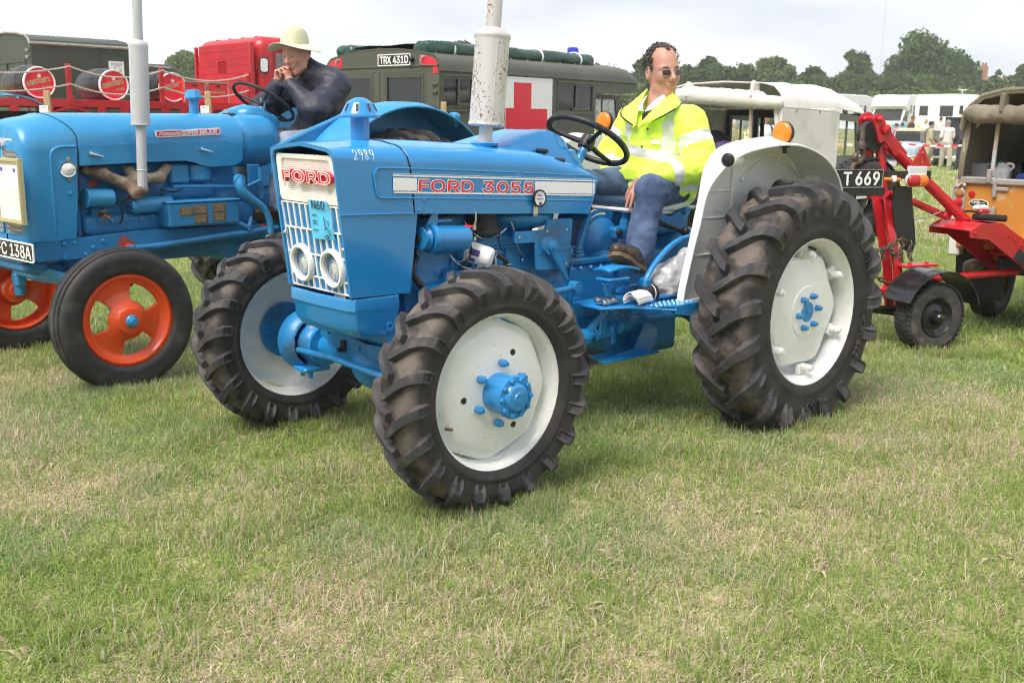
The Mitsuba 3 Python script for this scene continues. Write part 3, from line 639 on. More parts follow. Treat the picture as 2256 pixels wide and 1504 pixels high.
for s in (-1, 1):
    sk = xz([(-.286, .790), (-.330, 1.132), (.040, 1.132), (.046, 1.106), (.006, .786)], .230*s, .2425*s); part(TR, 'side_panel', sk, B)
    ln = [tube([(-.335, .2465*s, 1.124), (-.20, .249*s, 1.122), (.022, .251*s, 1.116)], .0035, 6)]
    up = [p for p in P2([(1.4, 1.227), (.737, 1.264), (0, 1.300), (-.16, 1.305), (-.176, 1.280), (-.158, 1.186), (.01, 1.179), (.5, 1.157), (1.08, 1.128), (1.4, 1.113)], .022).exterior.segmentize(.04).coords if p[0] < 1.10][::-1]
    j = int(np.argmax(np.linalg.norm(np.diff(A(*up), axis=0), axis=1))); up = up[j+1:]+up[:j+1]
    part(TR, 'crease', [tube([(x, .2515*s, z) for x, z in up], .0042, 6)]+ln, B)
    part(TR, 'seam_gap', tube([(XS(z)+.001, .2515*s, z) for z in (1.116, 1.2, 1.314)], .0022, 5), 'm_black')
    if s < 0:
        yo = -.2538; dc = lambda pts: xz(pts, yo-.0008, yo+.001)
        sl = lambda x: -.0447*(x+.084)          # the decal falls towards the rear with the bonnet
        st = lambda x0, x1, z0, z1: dc([(x0, z0+sl(x0)), (x1, z0+sl(x1)), (x1, z1+sl(x1)), (x0, z1+sl(x0))])
        part(TR, 'stripe_decal', [st(-.084, 1.098, 1.271, 1.277), st(-.079, 1.086, 1.203, 1.209), st(-.083, 1.094, 1.280, 1.2815), st(-.083, .036, 1.2135, 1.265), st(.703, 1.092, 1.2125, 1.265)], 'm_plate_white')
        bz = 1.2145; ex, ey = A(1, 0, -.0447), A(-.0447, 0, -1)*-1
        for grow, tt, mm, nm in ((.0042, .0012, 'm_plate_white', 'letter_outline'), (.0012, .0022, 'm_letter_red', 'lettering')):
            part(TR, nm, [text('FORD', (.044, yo, 1.2125+sl(.044)), ex, (.0447, 0, 1), .046, .292, tt, grow), text('3055', (.392, yo, 1.2125+sl(.392)), ex, (.0447, 0, 1), .046, .300, tt, grow)], mm)
    part(TR, 'panel_screw', [lathe([(0, 0), (.008, 0), (.008, .003), (.005, .006), (0, .006)], (x, .252*s, z), (0, s, 0), 8) for x, z in ((.047, 1.128), (.073, 1.168))], B)
part(TR, 'seam_gap', tube(hood[0][2:-2]+A(-.006, 0, .0006), .0026, 5), 'm_black')
# chalked number on the nose
def strokes(o, ex, ey, h, glyphs, r):
    L = []
    for i, g in enumerate(glyphs):
        for s in g: L.append(tube([A(*o)+A(*ex)*(h*(.72*i+.5*x))+A(*ey)*h*y for x, y in s], r, 5, 14))
    return L
G2, G9 = [[(0, .75), (.4, 1), (.8, .8), (.5, .4), (0, 0), (.5, .06), (1, .05)]], [[(.85, .9), (.3, 1), (.1, .65), (.5, .5), (.85, .85), (.8, .3), (.65, -.15)]]
G8 = [[(.8, .9), (.3, 1), (.2, .7), (.7, .35), (.6, 0), (.15, .1), (.3, .45), (.8, .9)]]
rg = nose[2]; zz_ = rg[:len(rg)//2+1, 2]; yy_ = rg[:len(rg)//2+1, 1]
def onto(ms):
    for m in ms: m.vertices[:, 1] = np.interp(m.vertices[:, 2], zz_, yy_)-.003-.0012*np.sign(m.vertices[:, 1])*0
    return ms
part(TR, 'chalk_number', onto(strokes((-.262, 0, 1.338), (1, 0, 0), (0, 0, 1), .036, [G2, G9, G8, G9], .0015)), 'm_plate_white')
part(TR, 'chalk_smudge', onto([tube([(-.275+i*.022, 0, 1.386), (-.268+i*.022, 0, 1.390), (-.258+i*.022, 0, 1.385)], .0012, 4, 8) for i in range(5)]), 'm_plate_white')
part(TR, 'inner_shroud', box((.36, 0, 1.235), (1.15, .44, .19), .01), 'm_black')
# grille
GX = .026; sg = (-.126, .787)
gp = lambda pts, x, t, **k: yz(pts, XF(.787)+x, XF(.787)+x+t, shear=sg, **k)
part(TR, 'grille_back', gp([(-.232, .79), (.232, .79), (.222, 1.352), (-.222, 1.352)], .056, .006), 'm_dark')
ins = P2([(-.190, 1.200), (.190, 1.200), (.186, 1.334), (-.186, 1.334)], .018)
part(TR, 'grille_surround', gp(P2([(-.231, 1.158), (.231, 1.158), (.222, 1.352), (-.222, 1.352)], .022), .014, .016, holes=(ins,)), 'm_cream')
part(TR, 'badge_panel', gp(ins.buffer(.002), .027, .006), 'm_cream')
for i in range(16): part(TR, 'grille_rib', gp([(-.185, 1.2055+.0079*i), (.185, 1.2055+.0079*i), (.185, 1.2095+.0079*i), (-.185, 1.2095+.0079*i)], .0215, .006), 'm_cream')
go = lambda y, z, x: A(XF(z)+x, y, z)
part(TR, 'badge_lettering', text('FORD', go(.150, 1.243, .010), (0, -1, 0), (-.126, 0, 1), .044, .362, .018, .004), 'm_letter_red')
part(TR, 'badge_letter_edge', text('FORD', go(.150, 1.243, -.0078), (0, -1, 0), (-.126, 0, 1), .044, .362, .0012, .0040), 'm_plate_white')
part(TR, 'badge_letter_face', text('FORD', go(.150, 1.243, -.0086), (0, -1, 0), (-.126, 0, 1), .044, .362, .0012, -.0002), 'm_letter_red')
fr = P2([(-.232, .792), (.232, .792), (.231, 1.154), (-.231, 1.154)], .006)
slots = []
for z0, z1, n, off in ((1.049, 1.148, 9, 0), (.945, 1.042, 9, .012), (.850, .938, 9, 0.02), (.797, .843, 9, .012)):
    for i in range(n+1):
        y = -.235+.047*i+off; a, b = max(y, -.224), min(y+.0385, .224)
        if b-a > .008: slots.append(sbox(a, z0, b, z1))
LY, LZ, LR = (-.118, .118), .898, .079
rings = [Point(y, LZ).buffer(LR*1.0) for y in LY]
part(TR, 'grille_frame', gp(fr.difference(union_all(slots+rings)), .014, .009), 'm_cream')
mesh_b = []
for sl_ in slots:
    g = sl_.difference(union_all(rings)); 
    if g.area < 1e-4: continue
    mesh_b.append(gp(g, .021, .003))
part(TR, 'grille_gauze', mesh_b, B)
gz_ = []
for z in np.arange(.80, 1.142, .0062): gz_.append(gp([(-.222, z), (.222, z), (.222, z+.0022), (-.222, z+.0022)], .0195, .002))
part(TR, 'grille_wire', gz_, D)
for y in LY:
    k = thing(f'{TR}__headlight'); o = go(y, LZ, .010); d = unit((-1, 0, -.126)); d = unit(A(-1, 0, -.12))
    part(k, 'bezel', lathe([(.060, -.022), (.063, .006), (.068, .014), (.076, .014), (.0815, .006), (.0815, -.012)], o, d, 40), 'm_cream', 45)
    part(k, 'shroud', lathe([(.062, .004), (.058, -.030), (.052, -.032)], o, d, 40), 'm_grey_paint')
    part(k, 'reflector', lathe([(.053, -.031), (.045, -.044), (.03, -.054), (0, -.058)], o, d, 32), 'm_lens', 60)
    fl = lambda pr, an: 1+.0*pr[:, :1]
    part(k, 'lens', cat([lathe([(.0535, -.030), (.045, -.018), (.03, -.011), (.012, -.008), (0, -.0075)], o, d, 36)]), 'm_lens', 60)
    part(k, 'lens_rib', [tube([o+d*(-.0095-.9*(q*q))+A(0, q, -math.sqrt(max(.048**2-q*q, 0))), o+d*(-.0072-.9*(q*q))+A(0, q, 0), o+d*(-.0095-.9*(q*q))+A(0, q, math.sqrt(max(.048**2-q*q, 0)))], .0012, 5) for q in np.arange(-.04, .041, .01)], 'm_lens')
for y, z in ((.212, 1.02), (-.226, .985)): part(TR, 'grille_screw', lathe([(0, 0), (.009, 0), (.011, .012), (.006, .018), (0, .018)], go(y, z, .012), (-1, 0, 0), 12), 'm_steel')
def stk(u, v):
    z = 1.015+.155*v; y = .004-.150*u-.012*(1-v)-.008*u*0; x = XF(.787)-.126*(z-.787)+.0095-.010*np.sin(3.1*u+1.)*(1-v)**1.5-.004*np.sin(7*v)*u
    return np.stack([x, y, z], -1)
sk = thing(f'{TR}__entry_sticker', 'bright blue paper entry card taped over the grille')
part(sk, 'card', thick(sheet(stk, 10, 10), .001), 'm_sticker', True)
def on_card(s, u, v, h, w): p = A(*stk(np.array(u), np.array(v))); return text(s, p-A(.004, 0, 0), (0, -1, 0), (-.126, 0, 1), h, w, .001)
part(sk, 'printing', [on_card('N60', .18, .78, .036, .095)]+[on_card('IIIII II', .15, v, .006, .035) for v in (.6, .45, .38, .22)], 'm_ink')
part(sk, 'emblem', [tube([A(*stk(np.array(u), np.array(v)))-A(.005, 0, 0) for u, v in s], .0016, 4, 12) for s in ([(.70, .6), (.72, .35), (.74, .3)], [(.68, .25), (.78, .32), (.86, .25), (.86, .12)], [(.72, .12), (.66, .06), (.74, .03), (.8, .09), (.72, .12)], [(.78, .5), (.86, .45), (.84, .36)])], 'm_ink')
# lower front weight / bumper
br = []
for z, e, xr in ((.784, 0, -.058), (.775, .005, -.056), (.735, .006, -.056), (.722, -.004, -.057), (.66, -.012, -.06), (.628, -.03, -.062), (.612, -.055, -.065)):
    xf = -.286-e-.0; yw = .247+e*.6; c = .05
    br.append([(xr, -yw, z), (xf+.02+.0, -yw, z), (xf, -yw+.035, z), (xf-.012, 0, z), (xf, yw-.035, z), (xf+.02, yw, z), (xr, yw, z)])
br.append((A(*br[-1])+A(0, 0, .0))*A(.4, .4, 1)-A(.02, 0, .01))
part(TR, 'front_bumper', loft(np.array(br)), B, 35)
part(TR, 'bumper_bolt', [lathe([(0, -.004), (.009, -.004), (.010, .004), (.02, .004), (.021, 0)], (-.098, -.241, .655), (0, -1, 0), 16)], B)
# exhaust, intake
e0, e1 = A(.575, -.05, 1.35), A(.60, -.05, 2.45); ax_ = lambda z: e0+(e1-e0)*(z-1.35)/1.1+A(0, 0, 0)
EX = thing(f'{TR}__exhaust', 'upright silver exhaust with rust spotted silencer')
lean = lambda z: A(.572+.085*(z-1.35), -.05, z)
part(EX, 'pipe', tube([lean(1.34), lean(1.5)], .0315, 20), 'm_silver')
part(EX, 'silencer', lathe([(.033, 0), (.078, .002), (.0835, .006), (.0835, .014), (.0785, .022), (.0785, .385), (.083, .392), (.083, .405), (.078, .412), (.055, .432), (.036, .438)], lean(1.468), lean(1.9)-lean(1.468), 40), 'm_silver', 40)
part(EX, 'silencer_seam', tube([lean(1.49)+A(-.03, -.0735, 0), lean(1.85)+A(-.03, -.0735, 0)], .0025, 6), 'm_silver')
part(EX, 'tailpipe', tube([lean(1.89), lean(2.6)], .034, 20), 'm_silver')
part(EX, 'bonnet_collar', lathe([(.034, .0), (.062, 0), (.066, .012), (.05, .018), (.034, .016)], (.573, -.05, 1.384), (0, 0, 1), 24), B)
IN = thing(f'{TR}__air_intake', 'blue pre-cleaner pipe with vented conical cap')
part(IN, 'pipe', cyl((-.069, 0, 1.39), (-.069, 0, 1.52), .039, n=28), B)
part(IN, 'cap', lathe([(.036, 1.505), (.082, 1.500), (.085, 1.504), (.084, 1.511), (.0735, 1.522), (.054, 1.560), (.034, 1.574), (.015, 1.582), (0, 1.583)], (-.069, 0, 0), (0, 0, 1), 30), B, 25)
part(IN, 'vent', [box((-.069+.0645*math.cos(a), .0645*math.sin(a), 1.541), (.006, .010, .034), .003, rotz(a)@roty(-.46)) for a in np.arange(8)*math.pi/4-.75], 'm_black')
# instrument cowl, cap, steering
cw = []
for x, z, a, b in ((.62, 1.386, .21, .20), (.80, 1.432, .205, .17), (.93, 1.456, .20, .155), (1.0, 1.456, .20, .155), (1.06, 1.432, .20, .16), (1.11, 1.38, .20, .165), (1.15, 1.30, .205, .18)):
    y0 = .10
    cw.append([(x+.02, y0-a-.02, 1.25), (x, y0-a, min(1.36, z-.005)), (x, y0-b, z-.012), (x, y0-b+.03, z), (x, y0+b-.03, z), (x, y0+b, z-.012), (x, y0+a, min(1.36, z-.005)), (x+.02, y0+a+.02, 1.25)])
part(TR, 'instrument_cowl', loft(np.array(cw)), B, 40)
part(TR, 'fuel_cap', [lathe([(0, .018), (.026, .018), (.031, .013), (.031, .004), (.022, 0)], (.86, -.13, 1.352), (.1, 0, 1), 12), cyl((.86, -.13, 1.34), (.86, -.13, 1.356), .02)], 'm_black')
SW = thing(f'{TR}__steering_wheel'); sc, sn = A(1.30, 0, 1.405), unit((.545, 0, .84)); e1, e2, _ = axes(sn)
part(SW, 'rim', ring(sc, sn, .213, .0155, 64, 12), 'm_black')
part(SW, 'spoke', [tube([sc-sn*.015, sc+.1*(math.cos(a)*e1+math.sin(a)*e2)-sn*.012, sc+.21*(math.cos(a)*e1+math.sin(a)*e2)], [.016, .013, .011], 10) for a in (.52, 2.62, 4.71)], 'm_black')
part(SW, 'hub', lathe([(.022, -.05), (.036, -.045), (.040, -.01), (.036, .018), (.03, .024), (0, .026)], sc, sn, 24), 'm_black')
part(TR, 'steering_column', tube([sc-sn*.03, sc-sn*.25], [.022, .026], 16), B)
part(TR, 'ignition_key', [cyl((1.10, -.2, 1.14), (1.10, -.2, 1.19), .014), tube([(1.10, -.2, 1.14), (1.115, -.22, 1.08)], .005)], 'm_black')
# tax disc
td = thing(f'{TR}__tax_disc_holder', 'round black holder with a paper disc on a bracket')
part(td, 'holder', lathe([(0, 0), (.036, 0), (.040, .006), (.040, .015), (.034, .017), (.033, .013)], (.714, -.262, 1.154), (0, -1, 0), 32), 'm_black')
part(td, 'paper', lathe([(0, .0135), (.0328, .0135)], (.714, -.262, 1.154), (0, -1, 0), 24), 'm_paper')
part(td, 'printing', [text('-06-', (.692, -.2765, 1.163), (1, 0, 0), (0, 0, 1), .011, .042, .001), text('IIIIIIIII', (.694, -.2765, 1.149), (1, 0, 0), (0, 0, 1), .005, .04, .001), lathe([(0, .001), (.009, .001)], (.716, -.2765, 1.130), (0, -1, 0), 16)], 'm_purple')
part(td, 'bracket', [xz(P2([(.686, 1.075), (.716, 1.075), (.716, 1.14), (.69, 1.14)], .01), -.257, -.261), lathe([(0, 0), (.007, 0), (.007, .005), (0, .006)], (.70, -.261, 1.085), (0, -1, 0), 6)], 'm_steel')
# ---------------------------------------------------------------- engine, transmission
fs = [lambda p: sbx(p, (.47, 0, .78), (.76, .30, .42), .03), lambda p: sbx(p, (.45, 0, 1.02), (.62, .24, .16), .03), lambda p: sbx(p, (.42, 0, .55), (.66, .24, .14), .04),
    lambda p: scyl(p, (.80, 0, .66), (.98, 0, .66), .215, .03), lambda p: sbx(p, (1.13, 0, .67), (.40, .40, .30), .035), lambda p: sbx(p, (1.0, 0, .80), (.16, .34, .10), .02),
    lambda p: sbx(p, (1.62, 0, .66), (.75, .40, .40), .05), lambda p: sbx(p, (1.95, 0, .70), (.40, .44, .46), .06), lambda p: scyl(p, (2.0, -.74, .578), (2.0, .74, .578), .085, .02), lambda p: caps(p, (2.0, -.25, .578), (2.0, -.55, .578), .17, .10), lambda p: caps(p, (2.0, .25, .578), (2.0, .55, .578), .17, .10),
    lambda p: sbx(p, (1.50, -.05, .42), (.46, .30, .16), .04), lambda p: scyl(p, (.12, -.13, .70), (.24, -.17, .70), .10, .02), lambda p: scyl(p, (.23, -.16, .80), (.32, -.18, .80), .055, .02)]
part(TR, 'engine_casting', blob(fs, .022, (.0, -.78, .28), (2.25, .78, 1.16), .0135), D, 60)
rb = [box((x, -.155, z), (w, .02, h), .006) for x, z, w, h in ((.46, .93, .5, .016), (.46, .68, .6, .016), (.62, .80, .02, .24), (.30, .80, .02, .2))]
part(TR, 'casting_rib', rb, D)
bl = [lathe([(0, 0), (.012, 0), (.012, .008), (.008, .013), (0, .014)], (x, y, z), (0, -1, 0), 6) for x, y, z in [(1.0, -.205, .80), (1.06, -.205, .80), (1.13, -.205, .80), (1.2, -.205, .80), (1.28, -.205, .795), (1.0, -.205, .57), (1.05, -.205, .56), (1.1, -.205, .555), (1.08, -.205, .6), (1.30, -.205, .56), (.35, -.155, .86), (.55, -.155, .86), (.72, -.155, .86), (.75, -.155, .70), (1.40, -.205, .70), (1.5, -.205, .78)]]
part(TR, 'casting_bolt', bl, B)
part(TR, 'gearbox_flange', [box((1.1, -.198, .835), (.30, .03, .02), .005), box((1.2, -.17, .825), (.42, .08, .014), .004), box((.99, -.20, .69), (.018, .03, .26), .005), xz([(1.00, .555), (1.26, .565), (1.26, .62), (1.10, .61), (1.05, .66), (1.0, .66)], -.20, -.225, .008)], D)
part(TR, 'timing_cover', [box((.075, 0, .80), (.04, .30, .36), .012), lathe([(0, 0), (.085, 0), (.085, .03), (.07, .034), (0, .034)], (.055, -.02, .70), (-1, 0, 0), 28)], D)
part(TR, 'fan_belt', [tube(smoothpath([(.085, -.25, 1.05), (.085, -.205, 1.0), (.075, -.06, .70), (.07, .02, .61)], 20), .007, 6), tube(smoothpath([(.085, -.17, .99), (.07, .05, .78)], 8), .007, 6)], 'm_black')
GN = thing(f'{TR}__generator', 'blue cylinder shaped dynamo with a pulley')
gd = unit((1, .02, -.04)); g0 = A(.125, -.225, 1.004)
part(GN, 'body', lathe([(0, 0), (.052, 0), (.056, .005), (.056, .19), (.052, .196), (.03, .198), (0, .198)], g0, gd, 32), B)
part(GN, 'end_plate', lathe([(0, -.012), (.06, -.010), (.064, 0), (.064, .012), (.056, .014)], g0, gd, 32), B)
part(GN, 'pulley', lathe([(0, -.055), (.048, -.055), (.050, -.048), (.040, -.036), (.050, -.024), (.048, -.018), (0, -.018)], g0, gd, 32), D)
part(GN, 'pulley_nut', lathe([(0, -.068), (.012, -.068), (.013, -.055)], g0, gd, 6), 'm_dark')
part(GN, 'terminal', [tube([(.30, -.235, 1.045), (.325, -.25, 1.043)], .009, 8), tube([(.325, -.25, 1.043), (.345, -.25, 1.046)], .006, 8)], 'm_letter_red')
part(TR, 'injector_pipe', [tube([(.352, -.25, 1.11), (.352, -.25, 1.06), (.346, -.248, 1.04)], .006, 8, 8), cyl((.345, -.25, 1.05), (.345, -.25, 1.03), .011, n=6), cyl((.345, -.25, 1.0), (.345, -.25, .985), .012, n=6), tube([(.3, -.24, .96), (.31, -.25, .92), (.27, -.22, .89)], .004, 6, 12), tube([(.1, -.15, 1.02), (.18, -.2, 1.10), (.25, -.12, 1.12)], .004, 6, 12)], 'm_steel')
rng_ = np.random.default_rng(12)
part(TR, 'engine_hose', [tube(p, r, 8, 18) for p, r in (([(.16, -.10, 1.12), (.22, -.19, 1.08), (.30, -.19, 1.12)], .014), ([(.52, -.20, .90), (.58, -.21, .86), (.60, -.20, .80), (.56, -.18, .74)], .011), ([(.10, -.16, .92), (.06, -.19, .86), (.10, -.20, .80)], .016))], 'm_black')
part(TR, 'fuel_line', [tube(p, .0042, 6, 20) for p in ([(.36, -.17, 1.06), (.40, -.20, 1.0), (.50, -.19, .98), (.58, -.20, 1.02)], [(.28, -.165, .92), (.34, -.20, .86), (.46, -.19, .87), (.52, -.165, .92)], [(.60, -.16, 1.10), (.62, -.20, 1.02), (.66, -.19, .93), (.72, -.17, .88)], [(.15, -.165, .76), (.24, -.20, .72), (.36, -.19, .74), (.44, -.165, .70)])], 'm_steel')
part(TR, 'wiring', [tube(p, .0035, 5, 20) for p in ([(.30, -.25, .99), (.34, -.24, .93), (.30, -.20, .86), (.22, -.18, .84)], [(.56, -.20, 1.04), (.52, -.22, .96), (.55, -.21, .92)], [(.95, -.18, 1.04), (.98, -.2, .95), (1.0, -.19, .87)], [(.70, -.24, .80), (.76, -.21, .72), (.84, -.22, .66)])], 'm_black')
part(TR, 'injection_pump', [lathe([(0, 0), (.05, 0), (.055, .01), (.055, .10), (.04, .12), (0, .12)], (.33, -.20, .79), (1, 0, 0), 20), box((.42, -.20, .845), (.07, .05, .05), .01)]+[cyl((.38+.022*i, -.205, .84), (.38+.022*i, -.205, .875), .008, n=6) for i in range(3)], D)
part(TR, 'dipstick', [tube([(.50, -.165, .72), (.50, -.21, .80), (.50, -.215, .90)], .005, 6, 10), ring((.50, -.215, .912), (0, 1, 0), .012, .0025, 16, 5)], 'm_steel')
part(TR, 'drain_tap', [tube([(.56, -.155, .83), (.56, -.19, .83), (.58, -.20, .82)], .008, 8)], 'm_brass'); part(TR, 'sensor', [cyl((.47, -.15, .765), (.47, -.19, .765), .014, n=6), cyl((.47, -.19, .765), (.47, -.205, .765), .009)], 'm_dark')
part(TR, 'hose_clip', [ring((.19, -.15, 1.095), (.6, -.8, 0), .017, .003, 16, 5), ring((.585, -.21, .855), (0, .2, 1), .0135, .003, 16, 5)], 'm_steel')
part(TR, 'block_bolt', [lathe([(0, 0), (.010, 0), (.010, .007), (.007, .011), (0, .012)], (x, -.153, z), (0, -1, 0), 6) for x, z in [(.15+.085*i, .985) for i in range(8)]+[(.18+.11*i, .625) for i in range(6)]], B)
part(TR, 'dynamo_bracket', [box((.2, -.2, 1.075), (.1, .05, .02), .006), xz([(.10, 1.05), (.145, 1.12), (.17, 1.12), (.16, 1.02)], -.21, -.225, .008)], B)
OF = thing(f'{TR}__oil_filter', 'white spin-on oil filter canister'); fa, fb = A(.372, -.17, .930), A(.455, -.285, .892)
part(OF, 'canister', lathe([(0, 0), (.044, 0), (.047, .006), (.047, .095), (.044, .112), (.036, .122), (0, .124)], fa, fb-fa, 14), 'm_plate_white', 50)
part(OF, 'print', [lathe([(.0476, .02), (.0476, .07)], fa, fb-fa, 10, 2.6, 3.2), lathe([(.0476, .03), (.0476, .055)], fa, fb-fa, 6, 3.5, 3.9)], 'm_purple')
part(OF, 'base', cyl(fa-(fb-fa)*.4, fa, .05), D)
part(TR, 'air_cleaner', [lathe([(0, 0), (.075, 0), (.092, .012), (.092, .03), (.08, .035), (.074, .05), (.074, .13), (0, .13)], (.47, -.15, .995), (0, 0, 1), 28)], 'm_dark')
part(TR, 'fuel_tank', blob([lambda p: sell(p, (.74, -.05, 1.06), (.215, .19, .07))], .01, (.5, -.27, .96), (.98, .17, 1.16), .012), D, True)
part(TR, 'tank_bracket', [xz(P2([(.601, 1.005), (.598, .953), (.726, .950), (.737, .820), (.95, .814), (.967, 1.05), (.80, 1.05), (.79, 1.004)], .012), -.236, -.226), xz([(.73, .905), (.96, .915), (.96, .905), (.73, .895)], -.24, -.232)], D)
part(TR, 'bracket_screw', [lathe([(0, 0), (.007, 0), (.007, .004), (0, .006)], (x, -.236, z), (0, -1, 0), 8) for x, z in ((.625, .978), (.80, .995), (.93, .835), (.93, .995))], 'm_steel')
part(TR, 'steering_arm', [loft(np.array([[(.804+a*.03*math.cos(t)+(.105)*q, -.268-.012*math.sin(t), .925-.165*q+(.03*(1-q)+.012*q)*math.sin(t)*.0+ (.034*(1-.65*q))*math.cos(t)*0) for t in np.linspace(0, 2*math.pi, 12, endpoint=False) for a in ((1-.6*q),)] for q in np.linspace(0, 1, 6)]), True), lathe([(0, 0), (.045, 0), (.042, .03), (.024, .032), (.024, .045), (.014, .048), (.014, .056), (0, .056)], (.804, -.235, .930), (0, -1, 0), 20)], D)
part(TR, 'drag_link', [tube([(.92, -.30, .728), (.75, -.30, .720)], .014, 10), lathe([(0, 0), (.026, 0), (.026, .05), (0, .05)], (.92, -.335, .735), (0, 1, 0), 14), tube([(.74, -.30, .72), (.2, -.42, .62), (.05, -.55, .55)], .013, 8)], D)
part(TR, 'gear_lever', [tube([(1.17, -.15, 1.06), (1.125, -.15, .95), (1.10, -.15, .88)], .016, 12), lathe([(.035, 0), (.035, .012), (.027, .02), (.030, .028), (.024, .036), (.027, .044), (.02, .055)], (1.098, -.15, .845), (0, 0, 1), 16)], D)
part(TR, 'quadrant', [xz(Point(1.345, .90).buffer(.165, 24).intersection(P2([(1.15, .87), (1.15, 1.1), (1.47, 1.1), (1.345, .90)])).difference(Point(1.345, .90).buffer(.148).difference(Point(1.345, .90).buffer(.136)).intersection(P2([(1.2, .95), (1.15, 1.1), (1.4, 1.1), (1.345, .92)]))), -.06, -.072), lathe([(.13, 0), (.11, .03), (.07, .06), (.05, .065), (0, .065)], (1.345, -.06, .90), (0, -1, 0), 28)], D)
part(TR, 'hydraulic_valve', [box((1.42, -.12, .945), (.14, .08, .06), .01), box((1.46, -.13, .99), (.05, .05, .05), .008), cyl((1.45, -.13, 1.0), (1.45, -.13, 1.045), .014, n=8)], D)
part(TR, 'hydraulic_hose_end', [lathe([(0, 0), (.016, .004), (.018, .016), (.012, .03)], (1.45, -.13, 1.04), (0, 0, 1), 12), tube([(1.45, -.13, 1.06), (1.62, -.10, 1.05)], [.014, .017], 10)], 'm_steel')
part(TR, 'valve_knob', lathe([(0, 0), (.02, .006), (.021, .02), (.012, .034), (0, .036)], (1.385, -.145, .945), (-.4, -1, .2), 14), 'm_black')
part(TR, 'range_lever', [tube([(1.45, -.20, 1.02), (1.55, -.26, 1.0), (1.68, -.32, .955)], [.012, .013, .011], 10)], 'm_black')
part(TR, 'lever_knob', blob([lambda p: sell(p, (1.70, -.33, .95), (.025, .025, .028))], .01, (1.66, -.37, .91), (1.74, -.29, .99), .006), 'm_black', True)
part(TR, 'brake_linkage', [tube([(1.26, -.45, .75), (1.30, -.45, .80), (1.48, -.43, .91), (1.56, -.42, .93), (1.68, -.40, .925)], .014, 10, 20), lathe([(0, 0), (.03, 0), (.03, .05), (0, .05)], (1.66, -.45, .93), (0, 1, 0), 16), box((1.255, -.45, .74), (.05, .05, .05), .01)], B)
part(TR, 'seat_bracket', [xz(P2([(1.55, 1.03), (1.67, .985), (1.80, 1.02), (1.82, 1.06), (1.79, 1.065), (1.68, 1.02), (1.56, 1.06)], .006), -.24, -.22), lathe([(0, 0), (.022, 0), (.022, .02), (0, .02)], (1.80, -.24, 1.045), (0, -1, 0), 12), box((1.75, -.02, .98), (.30, .35, .10), .02)], B)
part(TR, 'pto_shaft', [lathe([(0, 0), (.040, 0), (.042, .004), (.042, .08), (.036, .084)], (.93, -.30, .475), (1, 0, .07), 24), tube([(1.01, -.30, .480), (1.06, -.30, .484)], .022, 14), lathe([(.026, 0), (.033, .003), (.033, .10), (.038, .105), (.038, .115), (0, .116)], (1.06, -.30, .484), (1, 0, .09), 20), tube([(.2, -.25, .46), (.95, -.30, .475)], .034, 14)], B)
part(TR, 'universal_joint', [box((1.195, -.30, .515), (.05, .03, .05), .01), box((1.195, -.30, .475), (.05, .03, .04), .01), lathe([(.02, 0), (.026, .004), (.026, .03), (0, .03)], (1.225, -.30, .498), (0, -1, 0), 18), box((1.26, -.30, .51), (.06, .07, .05), .012), box((1.20, -.3, .447), (.03, .03, .05), .006)], B)
part(TR, 'transfer_case', [blob([lambda p: sbx(p, (1.58, -.20, .43), (.26, .20, .20), .035), lambda p: scyl(p, (1.36, -.22, .49), (1.5, -.22, .49), .05, .01)], .03, (1.3, -.36, .28), (1.8, -.05, .6), .012)], D, 60)
part(TR, 'shaft_guard', [xz([(1.20, .352), (1.50, .352), (1.55, .44), (1.48, .50), (1.44, .50), (1.36, .375), (1.20, .362)], -.30, -.306), xy([(1.08, -.36), (1.5, -.36), (1.5, -.2), (1.15, -.2)], .345, .352)], B)
part(TR, 'footplate', [xy(P2([(.947, -.44), (1.10, -.49), (1.30, -.62), (1.48, -.62), (1.48, -.24), (.97, -.24)], .012), .640, .648), xz([(1.29, .605), (1.48, .575), (1.48, .644), (1.29, .644)], -.617, -.623), tube([(.95, -.44, .642), (1.10, -.49, .640), (1.295, -.62, .625)], .007, 6)], B)
part(TR, 'footplate_dimple', [lathe([(.010, 0), (.007, .0045), (0, .006)], (x, y, .648), (0, 0, 1), 8) for x in np.arange(1.20, 1.47, .032) for y in np.arange(-.58, -.40, .032) if x > 1.1-.7*(y+.45)], B)
part(TR, 'step_strut', [tube([(1.13, -.35, .64), (1.03, -.28, .48)], .02, 8), box((1.10, -.33, .56), (.05, .012, .16), .004), box((1.18, -.21, .52), (.30, .02, .07), .006)], B)
pd = []
for yy in (-.42, ): pd.append(sheet(lambda u, v: np.stack([.985+.215*v+.0*u, -.47+.11*u, .825-.005*v-.03*np.abs(u-.5)**2*4*.2+.014*np.sin(v*3.1)], -1), 6, 10))
part(TR, 'clutch_pedal', [thick(pd[0], .008), tube([(1.10, -.40, .80), (1.22, -.36, .74), (1.30, -.30, .70), (1.32, -.22, .66)], .017, 10, 14), box((1.06, -.42, .775), (.15, .09, .012), .004), tube([(1.0, -.42, .76), (1.05, -.40, .70), (1.14, -.36, .66)], .012, 8, 8)], B)
part(TR, 'foot_rest_edge', tube([(1.20, -.355, .705), (1.30, -.36, .712), (1.345, -.36, .69), (1.35, -.36, .655)], .014, 8, 12), B)
